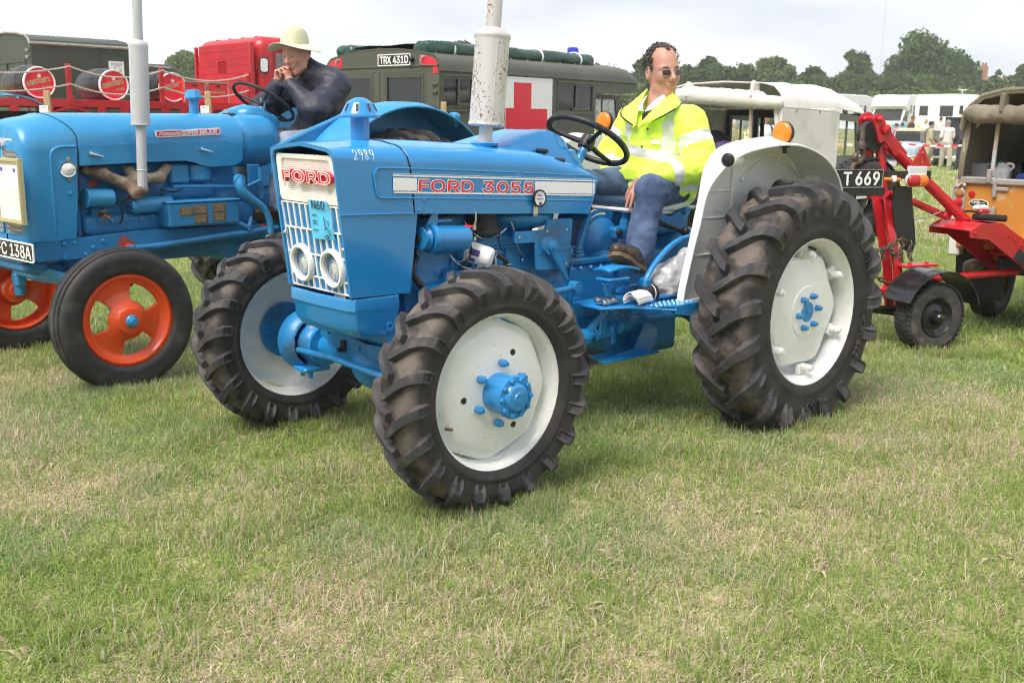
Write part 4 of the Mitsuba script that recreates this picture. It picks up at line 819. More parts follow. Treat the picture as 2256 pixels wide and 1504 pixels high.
# ---------------------------------------------------------------- front axle
ax = [tube([(0, -.62, .452), (0, -.2, .452), (0, .2, .452), (0, .42, .452)], [.055, .062, .062, .055], 20), lathe([(.055, 0), (.095, .004), (.095, .022), (.06, .03)], (0, .40, .452), (0, 1, 0), 28),
      lathe([(.055, 0), (.095, .004), (.095, .022), (.06, .03)], (0, -.40, .452), (0, -1, 0), 28)]
part(TR, 'front_axle', ax, B)
part(TR, 'axle_differential', blob([lambda p: sell(p, (.02, .0, .44), (.13, .13, .12))], .01, (-.2, -.2, .3), (.2, .2, .6), .014), D, True)
for s in (-1, 1):
    part(TR, 'steering_knuckle', [blob([lambda p: sell(p, (0, .51*s, .452), (.092, .10, .092)), lambda p: scyl(p, (0, .51*s, .33), (0, .51*s, .58), .04, .01)], .02, (-.15, .51*s-.16, .3), (.15, .51*s+.16, .62), .01)], D, 60)
    yk = blob([lambda p: np.maximum(sell(p, (0, .585*s, .452), (.145, .12, .15)), -sell(p, (0, .505*s, .452), (.108, .125, .112)))], .01, (-.2, .585*s-.2, .26), (.2, .585*s+.2, .66), .009)
    part(TR, 'hub_yoke', yk, D, 50)
    part(TR, 'kingpin_bracket', [box((-.03, .50*s, .335), (.14, .12, .022), .006), lathe([(0, 0), (.013, 0), (.013, .03), (0, .03)], (-.06, .53*s, .325), (0, 0, -1), 6), lathe([(0, 0), (.013, 0), (.013, .03), (0, .03)], (-.06, .46*s, .325), (0, 0, -1), 6)], B)
part(TR, 'axle_bracket', [place(extr(P2([(.33, .53), (.30, .575), (-.05, .545), (-.25, .56), (-.25, .50), (.0, .475), (.10, .462)], .01).difference(union_all([Point(.25, .548).buffer(.011), Point(.0, .515).buffer(.012)])), .012), (-.085, 0, 0), (0, 1, 0), (0, 0, 1), (1, 0, 0)), box((-.05, .11, .51), (.07, .05, .03), .006), box((-.01, 0, .60), (.16, .46, .09), .02)], D)
part(TR, 'axle_clamp', [box((-.092, .125, .51), (.014, .035, .05), .004), lathe([(0, 0), (.012, 0), (.012, .02), (0, .02)], (-.1, .125, .495), (-1, 0, 0), 6)], 'm_dark')
part(TR, 'tie_rod', tube([(-.12, -.5, .43), (-.13, .15, .455), (-.1, .5, .43)], .014, 8), D)
# ---------------------------------------------------------------- fenders, lamps, seat
FP = A((1.399, .570, .591), (1.412, .570, .702), (1.440, .570, .81), (1.472, .570, .919), (1.505, .575, 1.04), (1.534, .580, 1.157), (1.555, .62, 1.246), (1.612, .68, 1.333), (1.742, .74, 1.384), (1.91, .78, 1.400), (2.112, .78, 1.374), (2.28, .78, 1.308), (2.388, .78, 1.21), (2.45, .77, 1.08))
LP = smoothpath(FP, 60); Cx = A(1.98, 0, .60)
for s in (-1, 1):
    k = thing(f'{TR}__fender', 'white near side fender arching over the rear tyre' if s < 0 else 'white far side fender')
    def side(p): q = p.copy(); q[:, 1] *= s; return q
    rt = LP.copy(); rt[:, 1] = .535; sc_ = np.where(LP[:, 1] > .6, 1.0, 1.0); d = rt-Cx; rad = np.linalg.norm(d[:, [0, 2]], axis=1); rt[:, [0, 2]] = Cx[[0, 2]]+d[:, [0, 2]]*(1+.02*np.clip((LP[:, 1]-.57)/.2, 0, 1))[:, None]
    mid_ = (rt+LP)/2; mid_[:, [0, 2]] += (d[:, [0, 2]]/rad[:, None])*.025*np.clip((LP[:, 1]-.57)/.2, 0, 1)[:, None]
    part(k, 'arch', thick(loft([side(rt), side(mid_), side(LP)]) if s < 0 else loft([side(LP), side(mid_), side(rt)]), .004), 'm_white', 50)
    part(k, 'lip', tube(side(LP), .006, 8), 'm_white')
    poly = P2([(x, z) for x, z in rt[:, [0, 2]]]+[(2.46, .62), (1.9, .62), (1.6, .56)])
    part(k, 'inner_panel', xz(poly, .532*s, .538*s), 'm_white')
    rb = [box((x+.09, .541*s, z), (w, .008, .010), .003) for x, z, w in ((1.57, 1.041, .2), (1.50, .862, .2), (1.60, 1.17, .18))]+[box((1.80, .543*s, 1.12), (.05, .02, .46), .008)]
    arc = [(2.12+.40*math.cos(t), .543*s, .92+.40*math.sin(t)) for t in np.linspace(.15, 2.3, 24)]
    part(k, 'pressed_rib', rb+[tube(arc, .010, 8)], 'm_white')
    part(k, 'mounting_flange', [box((1.50, .56*s, .60), (.20, .05, .012), .004), box((1.50, .572*s, .625), (.20, .008, .06), .003)], 'm_white')
    part(k, 'flange_bolt', [lathe([(0, 0), (.014, 0), (.014, .006), (.008, .009), (0, .01)], (x, .576*s, .618), (0, s, 0), 8) for x in (1.46, 1.55)], 'm_steel')
    mk = thing(f'{TR}__marker_lamp'); o = A(1.585, .66*s, 1.328)
    part(mk, 'body', lathe([(0, -.10), (.036, -.10), (.040, -.02), (.036, 0), (.031, .004)], o, (-1, .25*s, 0), 24), 'm_white'); part(mk, 'lens', lathe([(.033, -.004), (.033, .010), (.024, .018), (.012, .02), (0, .021)], o, (-1, .25*s, 0), 24), 'm_black_gloss')
    ml = thing(f'{TR}__indicator_lamp', 'round amber indicator on the near fender' if s < 0 else 'round amber indicator beyond the steering wheel'); o = A(1.93, .72, 1.456) if s > 0 else A(1.93, -.72, 1.456)
    if s > 0: o = A(2.0, .55, 1.502)
    part(ml, 'housing', lathe([(0, .040), (.042, .038), (.056, .02), (.057, 0), (.054, -.002)], o, (1, 0, 0), 32), 'm_black')
    part(ml, 'lens', lathe([(.054, 0), (.053, -.008), (.044, -.016), (.025, -.020), (0, -.021)], o, (1, 0, 0), 32), 'm_amber', 50)
    part(ml, 'lens_ring', [ring(o-A(.014, 0, 0), (1, 0, 0), .035, .0025, 30, 6), ring(o-A(.018, 0, 0), (1, 0, 0), .018, .002, 24, 6)], 'm_amber')
    part(ml, 'stem', [tube([o+A(.03, 0, -.045), o+A(.03, 0, -.10)], .012), box(o+A(.03, 0, -.06), (.03, .05, .02), .004)], 'm_black')
part(TR, 'rear_lamp', lathe([(0, .03), (.03, .03), (.05, .02), (.055, -.05)], (2.42, -.62, 1.19), (0, -1, .2), 24), 'm_white')
ST = thing(f'{TR}__seat', 'blue bucket seat with white edge')
arcp = A(*[(1.80+.20*math.sin(t), .235*math.cos(t)*-1, 0) for t in np.linspace(0, math.pi, 13)]); arcp[:, 0] = 1.60+.40*np.sin(np.linspace(0, math.pi, 13))**.55
zz = 1.105+.15*np.sin(np.linspace(0, math.pi, 13))**1.2
seg = [lambda p, i=i: caps(p, arcp[i]+A(0, 0, zz[i]), arcp[i+1]+A(0, 0, zz[i+1]), .038, .038) for i in range(12)]
cush = blob(seg+[lambda p: sbx(p, (1.68, 0, 1.095), (.52, .46, .05), .024)], .03, (1.3, -.34, 1.0), (2.15, .34, 1.38), .013); part(ST, 'cushion', cush, 'm_seat', 60)
part(ST, 'pan', [tube(np.vstack([[(1.42, -.245, 1.068)], [(a[0]+.012, a[1]*1.06, 1.066+.10*math.sin(t)**1.2) for a, t in zip(arcp, np.linspace(0, math.pi, 13))], [(1.42, .245, 1.068)]]), .016, 8, 40), box((1.66, 0, 1.062), (.50, .46, .02), .008)], 'm_white')
FR.pop()
# ---------------------------------------------------------------- loose things on the footplate
FR.append(F1)
def bagw(p, d): return d+.018*(nfbm(p*16, 3, 4)-.5)*2+.010*np.abs(nfbm(p*34, 2, 8)-.5)*2
bag = blob([lambda p: caps(p, (1.40, -.42, .715), (1.52, -.46, .72), .085, .075), lambda p: caps(p, (1.46, -.44, .76), (1.545, -.46, .86), .07, .03)], .05, (1.22, -.60, .60), (1.68, -.28, .98), .008, bagw)
whole('carrier_bag', 'crumpled clear grey plastic carrier bag beside the white fender of the nearest tractor', 'bag', bag, 'm_bag', 25)
k = thing('vacuum_flask', 'steel flask with black top lying on the blue footplate', 'flask'); f0, fd = A(1.22, -.46, .690), unit((1, -.10, 0))
part(k, 'body', lathe([(0, 0), (.034, 0), (.038, .008), (.038, .20), (0, .20)], f0+fd*.085, fd, 24), 'm_steel', 40)
part(k, 'top', [lathe([(0, -.03), (.026, -.03), (.032, -.02), (.036, .0), (.036, .05), (.041, .052), (.041, .085)], f0, fd, 24)], 'm_black'); part(k, 'band', lathe([(.0425, .056), (.0425, .062)], f0, fd, 24), 'm_plate_white')
def folded(u, v):
    a = (u-.5)*math.pi*1.35; return np.stack([1.10+.13*v+.01*np.sin(a*2), -.50+.045*np.sin(a)+.02*v, .688+.030*np.cos(a)*(1-.2*v)-.002*np.cos(5*v)], -1)
whole('folded_cloth', 'white folded paper towel on the blue footplate next to the flask', 'cloth', [thick(sheet(folded, 14, 10), .006), thick(sheet(lambda u, v: folded(u, v)*A(1, 1, 1)-A(-.006, 0, .014), 12, 8), .004)], 'm_plate_white', 50)
whole('foil_packet', 'crumpled silver foil packet on the footplate near the pedal', 'packet', blob([lambda p: sbx(p, (1.05, -.40, .666), (.12, .07, .03), .012)], .01, (.96, -.47, .64), (1.14, -.33, .70), .006, lambda p, d: d+.008*(nfbm(p*60, 2, 2)-.5)*2), 'm_steel', 10)
FR.pop()

# ================================================================ second blue tractor, behind on the left
F2 = Frame((-2.7117, 6.2731, 0), .8309); FR.append(F2)
M2 = thing('vintage_blue_tractor', 'rounded older blue tractor with bright orange front wheels at the left', 'tractor')
MB, MC = 'm_major', 'm_major_chipped'
def hring(a, zb, zs, zt, x, rw, n=10):
    s = [(-a, zb), (-a, (zb+zs)/2), (-a, zs-.002)]
    for i in range(1, n+1): t = i/n*math.pi/2; s.append((-a+rw*(1-math.cos(t)), zs+(zt-zs)*math.sin(t)))
    s += [(0, zt+.004)]; s += [(-y, z) for y, z in s[-2::-1]]; s = A(*s); xx = np.array([x(z) if callable(x) else x for z in s[:, 1]]); return np.stack([xx, s[:, 0], s[:, 1]], -1)
seam2 = lambda z: .012-.04*np.clip((1.2-z)/.4, 0, 1)-.11*np.clip((z-1.36)/.145, 0, 1)**2
NR = [(-.306, .20, 1.405), (-.302, .245, 1.432), (-.290, .268, 1.448), (-.262, .284, 1.465), (-.21, .289, 1.478), (-.14, .286, 1.489), None]
rr = [hring(a, .795, min(1.30, zt-.12), zt, (lambda z, x=x: x), min(.20, a*.75)) for x, a, zt in [q for q in NR if q]]
rr.append(hring(.276, .80, 1.325, 1.503, seam2, .20))
nz = loft(rr); fc = np.vstack([rr[0], rr[0][:1]])
part(M2, 'nose_cowl', [nz, loft([rr[0]*A(1, .05, 1)+A(0, 0, 0), rr[0]])], MB, 40)
part(M2, 'nose_pressing', [tube([(seam2(1.3)-.01, s*.277, 1.322), (-.06, s*.283, 1.323), (-.10, s*.285, 1.320), (-.128, s*.286, 1.308), (-.146, s*.286, 1.288), (-.152, s*.287, 1.26), (-.153, s*.287, 1.10), (-.153, s*.287, .83)], .0085, 8) for s in (-1, 1)], MB)
hd = [hring(.2775, 1.305, 1.34, 1.505+.012*t, (lambda z, t=t: .016+t*1.10+(seam2(z)-.012)*(1-t)*(z > 1.2)), .20) for t in np.linspace(0, 1, 8)]
part(M2, 'bonnet', loft(hd), MB, 40)
part(M2, 'seam_gap', tube(rr[-1][1:-1]+A(.003, 0, .0008), .0034, 5), 'm_black')
cov = P2([(.017, 1.213), (.456, 1.228), (.685, 1.232), (.75, 1.220), (.82, 1.197), (.88, 1.190), (1.05, 1.198), (1.092, 1.222), (1.103, 1.25), (1.100, 1.314), (1.06, 1.330), (.988, 1.351), (.744, 1.348), (.02, 1.326)])
for s in (-1, 1):
    part(M2, 'side_cover', xz(cov, .272*s, .286*s), MB)
    for x, z in ((.066, 1.284), (.783, 1.303)):
        part(M2, 'cover_handle', lathe([(0, 0), (.012, .003), (.012, .012), (.008, .03), (.004, .09), (0, .093)], (x, .298*s, z), (1, 0, -.22), 12), 'm_chrome', 50)
        part(M2, 'handle_rivet', [lathe([(0, 0), (.005, 0), (.003, .003), (0, .003)], (x+dx, .286*s, z+dz), (0, s, 0), 6) for dx, dz in ((-.03, .03), (-.03, -.0), (.06, .03), (.06, .0))], MB)
    bd = P2([(.500, 1.412), (.62, 1.419), (.70, 1.417), (.78, 1.424), (.940, 1.432), (.946, 1.395), (.93, 1.389), (.51, 1.371), (.503, 1.378)])
    R_ = lambda m: m
    part(M2, 'name_badge', xz(bd, .274*s, .284*s), 'm_plate_white'); part(M2, 'name_badge_field', xz(bd.buffer(-.0065).intersection(sbox(.5, 1.37, .95, 1.424)), .284*s, .2855*s), 'm_letter_red')
    if s < 0:
        ex = unit((1, 0, .042))
        part(M2, 'name_lettering', [text('FORDSON', (.522, -.2858, 1.383), ex, (-.042, 0, 1), .016, .140, .002, .0008, 12), text('SUPER MAJOR', (.672, -.2858, 1.386), ex, (-.042, 0, 1), .026, .245, .002, .001, 12)], 'm_plate_white')
# grille halves, headlights, badge
gxf = lambda y: -.3085+.05*np.clip((np.abs(y)-.16)/.13, 0, 1)**2.2
def gsheet(poly, off, t):
    g = trimesh.creation.extrude_polygon(poly, t, engine='earcut'); g = place(g, (0, 0, 0), (0, 1, 0), (0, 0, 1), (1, 0, 0))
    g = g.subdivide_to_size(.06); g.vertices[:, 0] = gxf(g.vertices[:, 1])-off-g.vertices[:, 0]; g.invert(); return g
def perf(p, n, uv):
    s = 160.; a = dr.sin((p.x+p.y)*s*1.1)*dr.sin(p.z*s*1.5); return mix((.20, .19, .18), (.36, .35, .34), smoothstep(-.2, .3, a))
mat('m_gauze', proc(perf), .5, .4)
for s in (-1, 1):
    q = P2([(.020*s, .835), (.262*s, .842), (.268*s, .87), (.270*s, 1.20), (.262*s, 1.25), (.235*s, 1.285), (.19*s, 1.30), (.06*s, 1.312), (.020*s, 1.312)], .008)
    part(M2, 'grille', gsheet(q, .001, .004), 'm_gauze'); part(M2, 'grille_edge', gsheet(q.buffer(.006).difference(q.buffer(-.003)), .001, .008), MB)
    k = thing(f'{M2}__headlight'); o = A(-.306, .135*s, 1.03)
    part(k, 'ring', lathe([(.075, 0), (.090, .0), (.094, .02), (.088, .042), (.078, .044), (.074, .03)], o, (-1, 0, 0), 36), MB, 45)
    part(k, 'lens', lathe([(.078, .034), (.05, .048), (.02, .054), (0, .055)], o, (-1, 0, 0), 36), 'm_lens', 60)
part(M2, 'nose_badge', [loft(np.array([[(-.30, y, 1.366+z*1.0-.02*abs(y)*8), (-.338, y*.96, 1.360+z-.02*abs(y)*8)] for y, z in ((-.095, -.03), (-.095, .0), (-.08, .018), (0, .024), (.08, .018), (.095, 0), (.095, -.03), (0, -.012), (-.095, -.03))])), box((-.315, 0, 1.43), (.02, .03, .07), .008)], 'm_chrome', 40)
part(M2, 'badge_inset', box((-.334, 0, 1.362), (.008, .15, .022), .004), 'm_olive')
sl = thing(f'{M2}__side_light'); o = A(-.056, -.286, 1.195); d = unit((-.35, -.93, 0))
part(sl, 'ring', lathe([(.036, -.01), (.046, .002), (.0475, .012), (.043, .021), (.036, .018)], o, d, 32), 'm_chrome', 50)
part(sl, 'lens', lathe([(.037, .016), (.025, .022), (0, .025)], o, d, 28), 'm_lens', 60)
part(sl, 'mount', [cyl(A(-.05, -.27, 1.195), o+d*.005, .030, .036), lathe([(0, 0), (.012, 0), (.010, .006), (0, .008)], (-.05, -.284, 1.252), (0, -1, 0), 8), lathe([(0, 0), (.012, 0), (.010, .006), (0, .008)], (-.05, -.284, 1.138), (0, -1, 0), 8)], 'm_galv')
part(M2, 'nose_stud', lathe([(0, 0), (.014, 0), (.012, .006), (0, .009)], (-.05, -.283, 1.06), (0, -1, 0), 12), MB)
part(M2, 'entry_card', [gsheet(P2([(.06, 1.03), (-.035, 1.03), (-.045, 1.305), (.06, 1.305)]), .004, .0015)], 'm_sticker')
# frame and front casting
part(M2, 'front_casting', [hull([(x, y*s, z) for s in (-1, 1) for x, y, z in ((-.13, .285, .795), (-.30, .27, .795), (-.335, .20, .795), (-.13, .275, .685), (-.29, .26, .685), (-.325, .19, .67), (-.13, .24, .665))]), box((-.24, 0, .645), (.14, .40, .07), .02)], MC)
for s in (-1, 1):
    part(M2, 'frame_rail', xz([(-.128, .792), (.0, .800), (.42, .817), (.87, .812), (1.3, .80), (1.3, .72), (.86, .712), (.42, .714), (.0, .683), (-.128, .678)], .24*s, .272*s), MC)
    part(M2, 'rail_bolt', [lathe([(0, 0), (.013, 0), (.013, .008), (.009, .014), (0, .015)], (x, .272*s, z), (0, s, 0), 6) for x, z in ((-.105, .775), (-.042, .774), (.13, .775), (.068, .74), (.021, .702), (-.101, .694))], MB)
part(M2, 'foot_rod', [tube([(.30, -.33, .722), (.41, -.33, .722), (.943, -.33, .758), (1.32, -.33, .778)], .021, 12), tube([(.30, -.33, .722), (.28, -.26, .73)], .018, 8)], MC)
part(M2, 'under_beam', [box((.55, 0, .66), (1.2, .30, .10), .03), box((-.15, 0, .615), (.20, .26, .06), .02)], MC)
np_ = thing(f'{M2}__number_plate', 'black front number plate with silver characters'); PX = -.345
part(np_, 'plate', yz(P2([(-.435, .700), (.15, .700), (.15, .800), (-.435, .800)], .012), PX, PX-.006), 'm_black'); part(np_, 'edge', yz(P2([(-.438, .697), (.153, .697), (.153, .803), (-.438, .803)], .012).difference(P2([(-.429, .705), (.144, .705), (.144, .795), (-.429, .795)], .01)), PX-.001, PX-.009), 'm_plate_white')
part(np_, 'lettering', text('AFC 138A', (PX-.006, .115, .7145), (0, -1, 0), (0, 0, 1), .070, 0.520, .003, .0006), 'm_plate_white')
# engine
def ew(p, d): return d
fs = [lambda p: sbx(p, (.58, 0, .98), (1.06, .34, .50), .03), lambda p: sbx(p, (.55, 0, .74), (.9, .36, .16), .03), lambda p: sbx(p, (1.4, 0, .80), (.85, .40, .46), .06), lambda p: sbx(p, (2.0, 0, .80), (.5, .5, .5), .08), lambda p: caps(p, (2.03, -.2, .71), (2.03, -.62, .71), .2, .12), lambda p: caps(p, (2.03, .2, .71), (2.03, .62, .71), .2, .12), lambda p: sbx(p, (.30, -.17, .86), (.5, .10, .12), .03), lambda p: sbx(p, (.75, -.16, 1.03), (.36, .10, .08), .03)]
part(M2, 'engine_casting', blob(fs, .025, (.0, -.8, .5), (2.4, .8, 1.3), .016), MC, 60)
part(M2, 'timing_plate', [box((.03, 0, .98), (.03, .40, .44), .01), xz([(.11, .82), (.21, .82), (.15, .98), (.11, .98)], -.19, -.20)], MC)
part(M2, 'engine_bolt', [lathe([(0, 0), (.012, 0), (.012, .008), (0, .012)], (x, -.175-.05*(z < .93)*(x < .55), z), (0, -1, 0), 6) for x, z in ((.14, .89), (.22, .88), (.30, .91), (.40, .88), (.48, .90), (.6, .87), (.7, .87), (.2, .95), (.62, 1.12), (.8, 1.12), (.95, 1.1), (.9, 1.0))], MB)
part(M2, 'fan_belt', [ring((.02, -.16, 1.02), (1, 0, 0), .06, .010, 30, 6), tube([(.02, -.215, 1.02), (.02, -.10, .76)], .009, 6), tube([(.02, -.12, 1.06), (.02, .05, 1.1)], .009, 6)], 'm_black')
part(M2, 'fan_pulley', lathe([(0, -.03), (.085, -.03), (.085, -.02), (.07, 0), (.085, .02), (0, .02)], (.025, -.12, .80), (1, 0, 0), 24), 'm_dark')
dy = unit((1, 0, -.02)); part(M2, 'dynamo', lathe([(0, 0), (.056, 0), (.058, .006), (.052, .02), (.052, .16), (.048, .166), (0, .168)], (.055, -.24, 1.025), dy, 28), MB)
part(M2, 'starter_motor', lathe([(0, 0), (.034, 0), (.046, .02), (.048, .03), (.048, .26), (0, .262)], (.335, -.24, .965), (1, 0, .03), 28), MB)
part(M2, 'wiring', [tube(p, .005, 5, 16) for p in ([(.21, -.25, 1.05), (.26, -.27, 1.0), (.33, -.26, 1.03), (.38, -.25, 1.07)], [(.22, -.25, 1.0), (.27, -.26, .94), (.25, -.25, .86)], [(.3, -.25, .98), (.36, -.27, .94), (.45, -.26, .99)], [(.55, -.22, 1.06), (.62, -.24, 1.04), (.70, -.22, 1.06)])], 'm_black')
part(M2, 'brass_tap', [tube([(.15, -.22, .93), (.15, -.27, .92), (.18, -.28, .90)], .010, 8), box((.15, -.27, .945), (.04, .01, .016), .003)], 'm_brass')
part(M2, 'exhaust_manifold', [blob([lambda p, a=a, b=b: caps(p, a, b, .032, .034) for a, b in (((.09, -.20, 1.185), (.16, -.25, 1.165)), ((.16, -.25, 1.165), (.30, -.265, 1.10)), ((.30, -.265, 1.10), (.38, -.27, 1.12)), ((.38, -.27, 1.12), (.52, -.265, 1.135)), ((.52, -.265, 1.135), (.59, -.23, 1.19)), ((.34, -.23, 1.18), (.37, -.27, 1.12)), ((.31, -.28, 1.09), (.335, -.33, 1.05)), ((.335, -.33, 1.05), (.355, -.36, 1.075)))], .03, (.03, -.45, .98), (.66, -.15, 1.26), .010)], 'm_rust', 60)
EP = thing(f'{M2}__exhaust', 'tall pale grey exhaust stack')
le = lambda z: A(.354+.03*(z-1.1), -.36, z)
part(EP, 'pipe', [tube([le(1.07), le(1.45)], .029, 18), ring(le(1.185), (0, 0, 1), .029, .004, 24, 6)], 'm_grey_paint'); part(EP, 'silencer', lathe([(.03, 0), (.053, .001), (.0565, .004), (.0565, .016), (.054, .02), (.054, .44), (.056, .445), (.056, .462), (.05, .475), (.028, .488)], le(1.44), le(1.9)-le(1.44), 32), 'm_grey_paint', 40)
part(EP, 'tailpipe', tube([le(1.92), le(2.6)], .0275, 18), 'm_grey_paint')
AI = thing(f'{M2}__air_intake'); part(AI, 'pipe', cyl((.935, 0, 1.46), (.935, 0, 1.63), .030, n=24), MB); part(AI, 'cap', lathe([(.03, 1.612), (.054, 1.61), (.056, 1.622), (.053, 1.627), (.040, 1.664), (.034, 1.668), (0, 1.669)], (.935, 0, 0), (0, 0, 1), 10), MB, 20)
part(M2, 'intake_hole', lathe([(0, .0), (.055, .0)], (.945, -.02, 1.5165), (.0, 0, 1), 20), 'm_black')
part(M2, 'filler_cap', lathe([(0, 0), (.045, 0), (.045, .012), (.04, .016), (0, .018)], (1.16, -.05, 1.51), (0, 0, 1), 20), 'm_olive_dark')
part(M2, 'fuel_filter', [lathe([(0, 0), (.07, 0), (.082, .012), (.082, .05), (.085, .052), (.085, .058), (.082, .06), (.082, .1), (0, .1)], (.83, -.18, 1.10), (0, 0, 1), 28), box((.68, -.17, 1.15), (.13, .12, .12), .01)], MB)
part(M2, 'fuel_tank', blob([lambda p: sbx(p, (1.27, 0, 1.345), (.42, .52, .34), .15)], .01, (1.0, -.3, 1.1), (1.55, .3, 1.56), .014), MB, True)
part(M2, 'steering_housing', blob([lambda p: sbx(p, (1.40, .02, 1.44), (.30, .22, .22), .06, roty(.25)), lambda p: caps(p, (1.20, .02, 1.50), (1.42, .02, 1.52), .05, .05)], .06, (1.05, -.25, 1.2), (1.7, .25, 1.65), .014), MB, True)
part(M2, 'steering_column', tube([(1.42, 0, 1.50), (1.47, -.0, 1.59)], [.03, .022], 14), MB)
k = thing(f'{M2}__steering_wheel'); sc, sn = A(1.47, 0, 1.603), unit((.55, 0, .84)); e1, e2, _ = axes(sn)
part(k, 'rim', ring(sc, sn, .22, .0115, 60, 10), 'm_black'); part(k, 'spoke', [tube([sc-sn*.02, sc+.215*(math.cos(a)*e1+math.sin(a)*e2)], .009, 8) for a in (.5, 2.6, 4.7)], 'm_black'); part(k, 'hub', lathe([(.02, -.04), (.03, -.02), (.026, .0), (0, .004)], sc, sn, 18), 'm_black')
part(M2, 'throttle_lever', tube([(1.40, -.1, 1.54), (1.40, -.12, 1.60), (1.36, -.13, 1.62)], .008, 6), 'm_steel')
tb = thing(f'{M2}__tool_box', 'blue box on the engine side with brass maker plates')
part(tb, 'box', box((.77, -.27, .905), (.50, .17, .15), .012), MC); part(tb, 'lid', box((.77, -.27, .984), (.51, .18, .012), .004), MB)
def plate_at(x0, x1, z0, z1): return box(((x0+x1)/2, -.357, (z0+z1)/2), (x1-x0, .004, z1-z0), .0015)
for x0, x1, z0, z1 in ((.592, .686, .898, .955), (.692, .784, .905, .962), (.692, .784, .846, .902), (.82, .915, .910, .966), (.82, .915, .856, .906)): 
    part(tb, 'maker_plate', plate_at(x0, x1, z0, z1), 'm_brass')
    part(tb, 'plate_print', [text('IIIIIIII', (x0+.012, -.3592, z1-.012-.011*i), (1, 0, 0), (0, 0, 1), .005, (x1-x0)*.7, .0008) for i in range(4)], 'm_tan')
part(M2, 'brake_pedal', [tube([(1.0, -.40, 1.10), (.995, -.41, 1.06), (1.05, -.42, 1.0), (1.14, -.43, .935), (1.185, -.43, .86), (1.195, -.43, .76)], [.034, .030, .022, .02, .022, .02], 12, 26), lathe([(0, 0), (.04, 0), (.038, .03), (.02, .034), (.018, .045), (0, .046)], (1.0, -.38, 1.105), (0, -1, 0), 18)], MB)
part(M2, 'linkage', [tube([(.60, -.28, 1.075), (.85, -.28, 1.068), (1.12, -.28, 1.055)], .011, 8), box((1.18, -.28, 1.10), (.09, .012, .20), .004), tube([(1.22, -.30, 1.18), (1.22, -.31, .98)], .016, 8), tube([(1.12, -.30, 1.06), (1.20, -.33, 1.10)], .011, 8), lathe([(0, 0), (.07, 0), (.065, .03), (.03, .034), (0, .034)], (1.10, -.24, .89), (0, -1, 0), 20), tube([(1.0, -.33, .84), (1.08, -.35, .80)], .014, 8), tube([(1.12, -.33, .86), (1.08, -.35, .78)], .014, 8)], MC)
# wheels
ribp = carcass(.402, .185, .265, .15, False); ribp = [(y, r) for y, r in ribp]
rp = []
for y, r in ribp:
    k_ = 0.0
    if r > .385: k_ = -.010*(abs(abs(y)-.030) < .0075)-.006*(abs(abs(y)-.062) < .005)
    if .30 < r < .33: k_ = .003
    rp.append((r+k_, y))
rp = A(*rp); rs = np.linspace(0, 1, 150); ip = np.linspace(0, 1, len(rp)); rpf = np.stack([np.interp(rs, ip, rp[:, 0]), np.interp(rs, ip, rp[:, 1])], -1)
for i in range(len(rpf)):
    r, y = rpf[i]
    if r > .384: rpf[i, 0] -= .009*(abs(abs(y)-.028) < .0060)+.009*(abs(abs(y)-.058) < .0050)
FTY = lathe(rpf, d=(0, 1, 0), n=72)
def castwheel(p):
    r = np.linalg.norm(p[:, [0, 2]], axis=1); th = np.arctan2(p[:, 2], p[:, 0]); y = p[:, 1]
    f = np.interp(r, [0, .075, .11, .16, .20, .225, .245], [-.020, -.018, .008, .030, .034, .020, -.002])
    d = np.abs(y-f)-.011-.010*(r < .075)
    for c in (50, 170, 290):
        t = np.abs((th-math.radians(c)+math.pi) % (2*math.pi)-math.pi); q = np.stack([np.abs(r-.158)-.028, (t-.40)*.158], -1)
        kd = np.linalg.norm(np.maximum(q, 0), axis=1)+np.minimum(q.max(1), 0)-.018; d = np.maximum(d, -kd)
    d = np.maximum(d, r-.246); rim = np.linalg.norm(np.stack([r-.250, np.maximum(np.abs(y-.055)-.052, 0)], -1), axis=1)-.0105
    hub = np.maximum(r-(.052-.1*np.minimum(y+.02, 0)*0), np.maximum(-y-.040, y-.11)); return smin(smin(d, rim, .012), hub, .014)
FCW = blob([castwheel], .01, (-.275, -.06, -.275), (.275, .13, .275), .0075)
FCL = lathe([(.258, -.006), (.2595, -.010), (.2593, .0), (.255, .004)], d=(0, 1, 0), n=60)
def wheel2(side):
    k = thing(f'{M2}__front_wheel', 'bright orange three hole near front wheel with ribbed black tyre' if side < 0 else 'bright orange far front wheel'); mv = lambda m: move(m, (0, .7708*side, .3839), -.047, side > 0)
    part(k, 'tyre', mv(move(FTY, (0, .055, 0))), 'm_tyre_black', 40); part(k, 'rim', [mv(FCW), mv(FCL)], 'm_orange', True)
    part(k, 'hub_cap', [mv(lathe([(0, -.072), (.020, -.072), (.022, -.062), (.030, -.060), (.0345, -.054), (.0345, -.034), (0, -.03)], d=(0, 1, 0), n=24)), mv(lathe([(0, -.086), (.018, -.086), (.018, -.07)], d=(0, 1, 0), n=6))], MB)
    if side < 0: part(k, 'cast_mark', [mv(move(ring((.17*math.cos(-.15), .0, .17*math.sin(-.15)), (0, 1, 0), .016, .003, 20, 6), (0, .022, 0))), mv(text('9', (.165, .020, -.033), (1, 0, 0), (0, 0, 1), .018, None, .004))], 'm_orange')
    else: part(k, 'inner_hub', mv(lathe([(.05, .10), (.08, .10), (.085, .06), (.085, .03)], d=(0, 1, 0), n=28)), 'm_orange')
wheel2(-1); wheel2(1)
RC, RL = ag_tyre(.735, .35, .46, .29, 19, .036, math.radians(44), .036, .05)
RW2 = lathe([(.455, .010), (.466, .0), (.45, .01), (.43, .05), (.42, .12), (.2, .10), (0, .09)], d=(0, 1, 0), n=60)
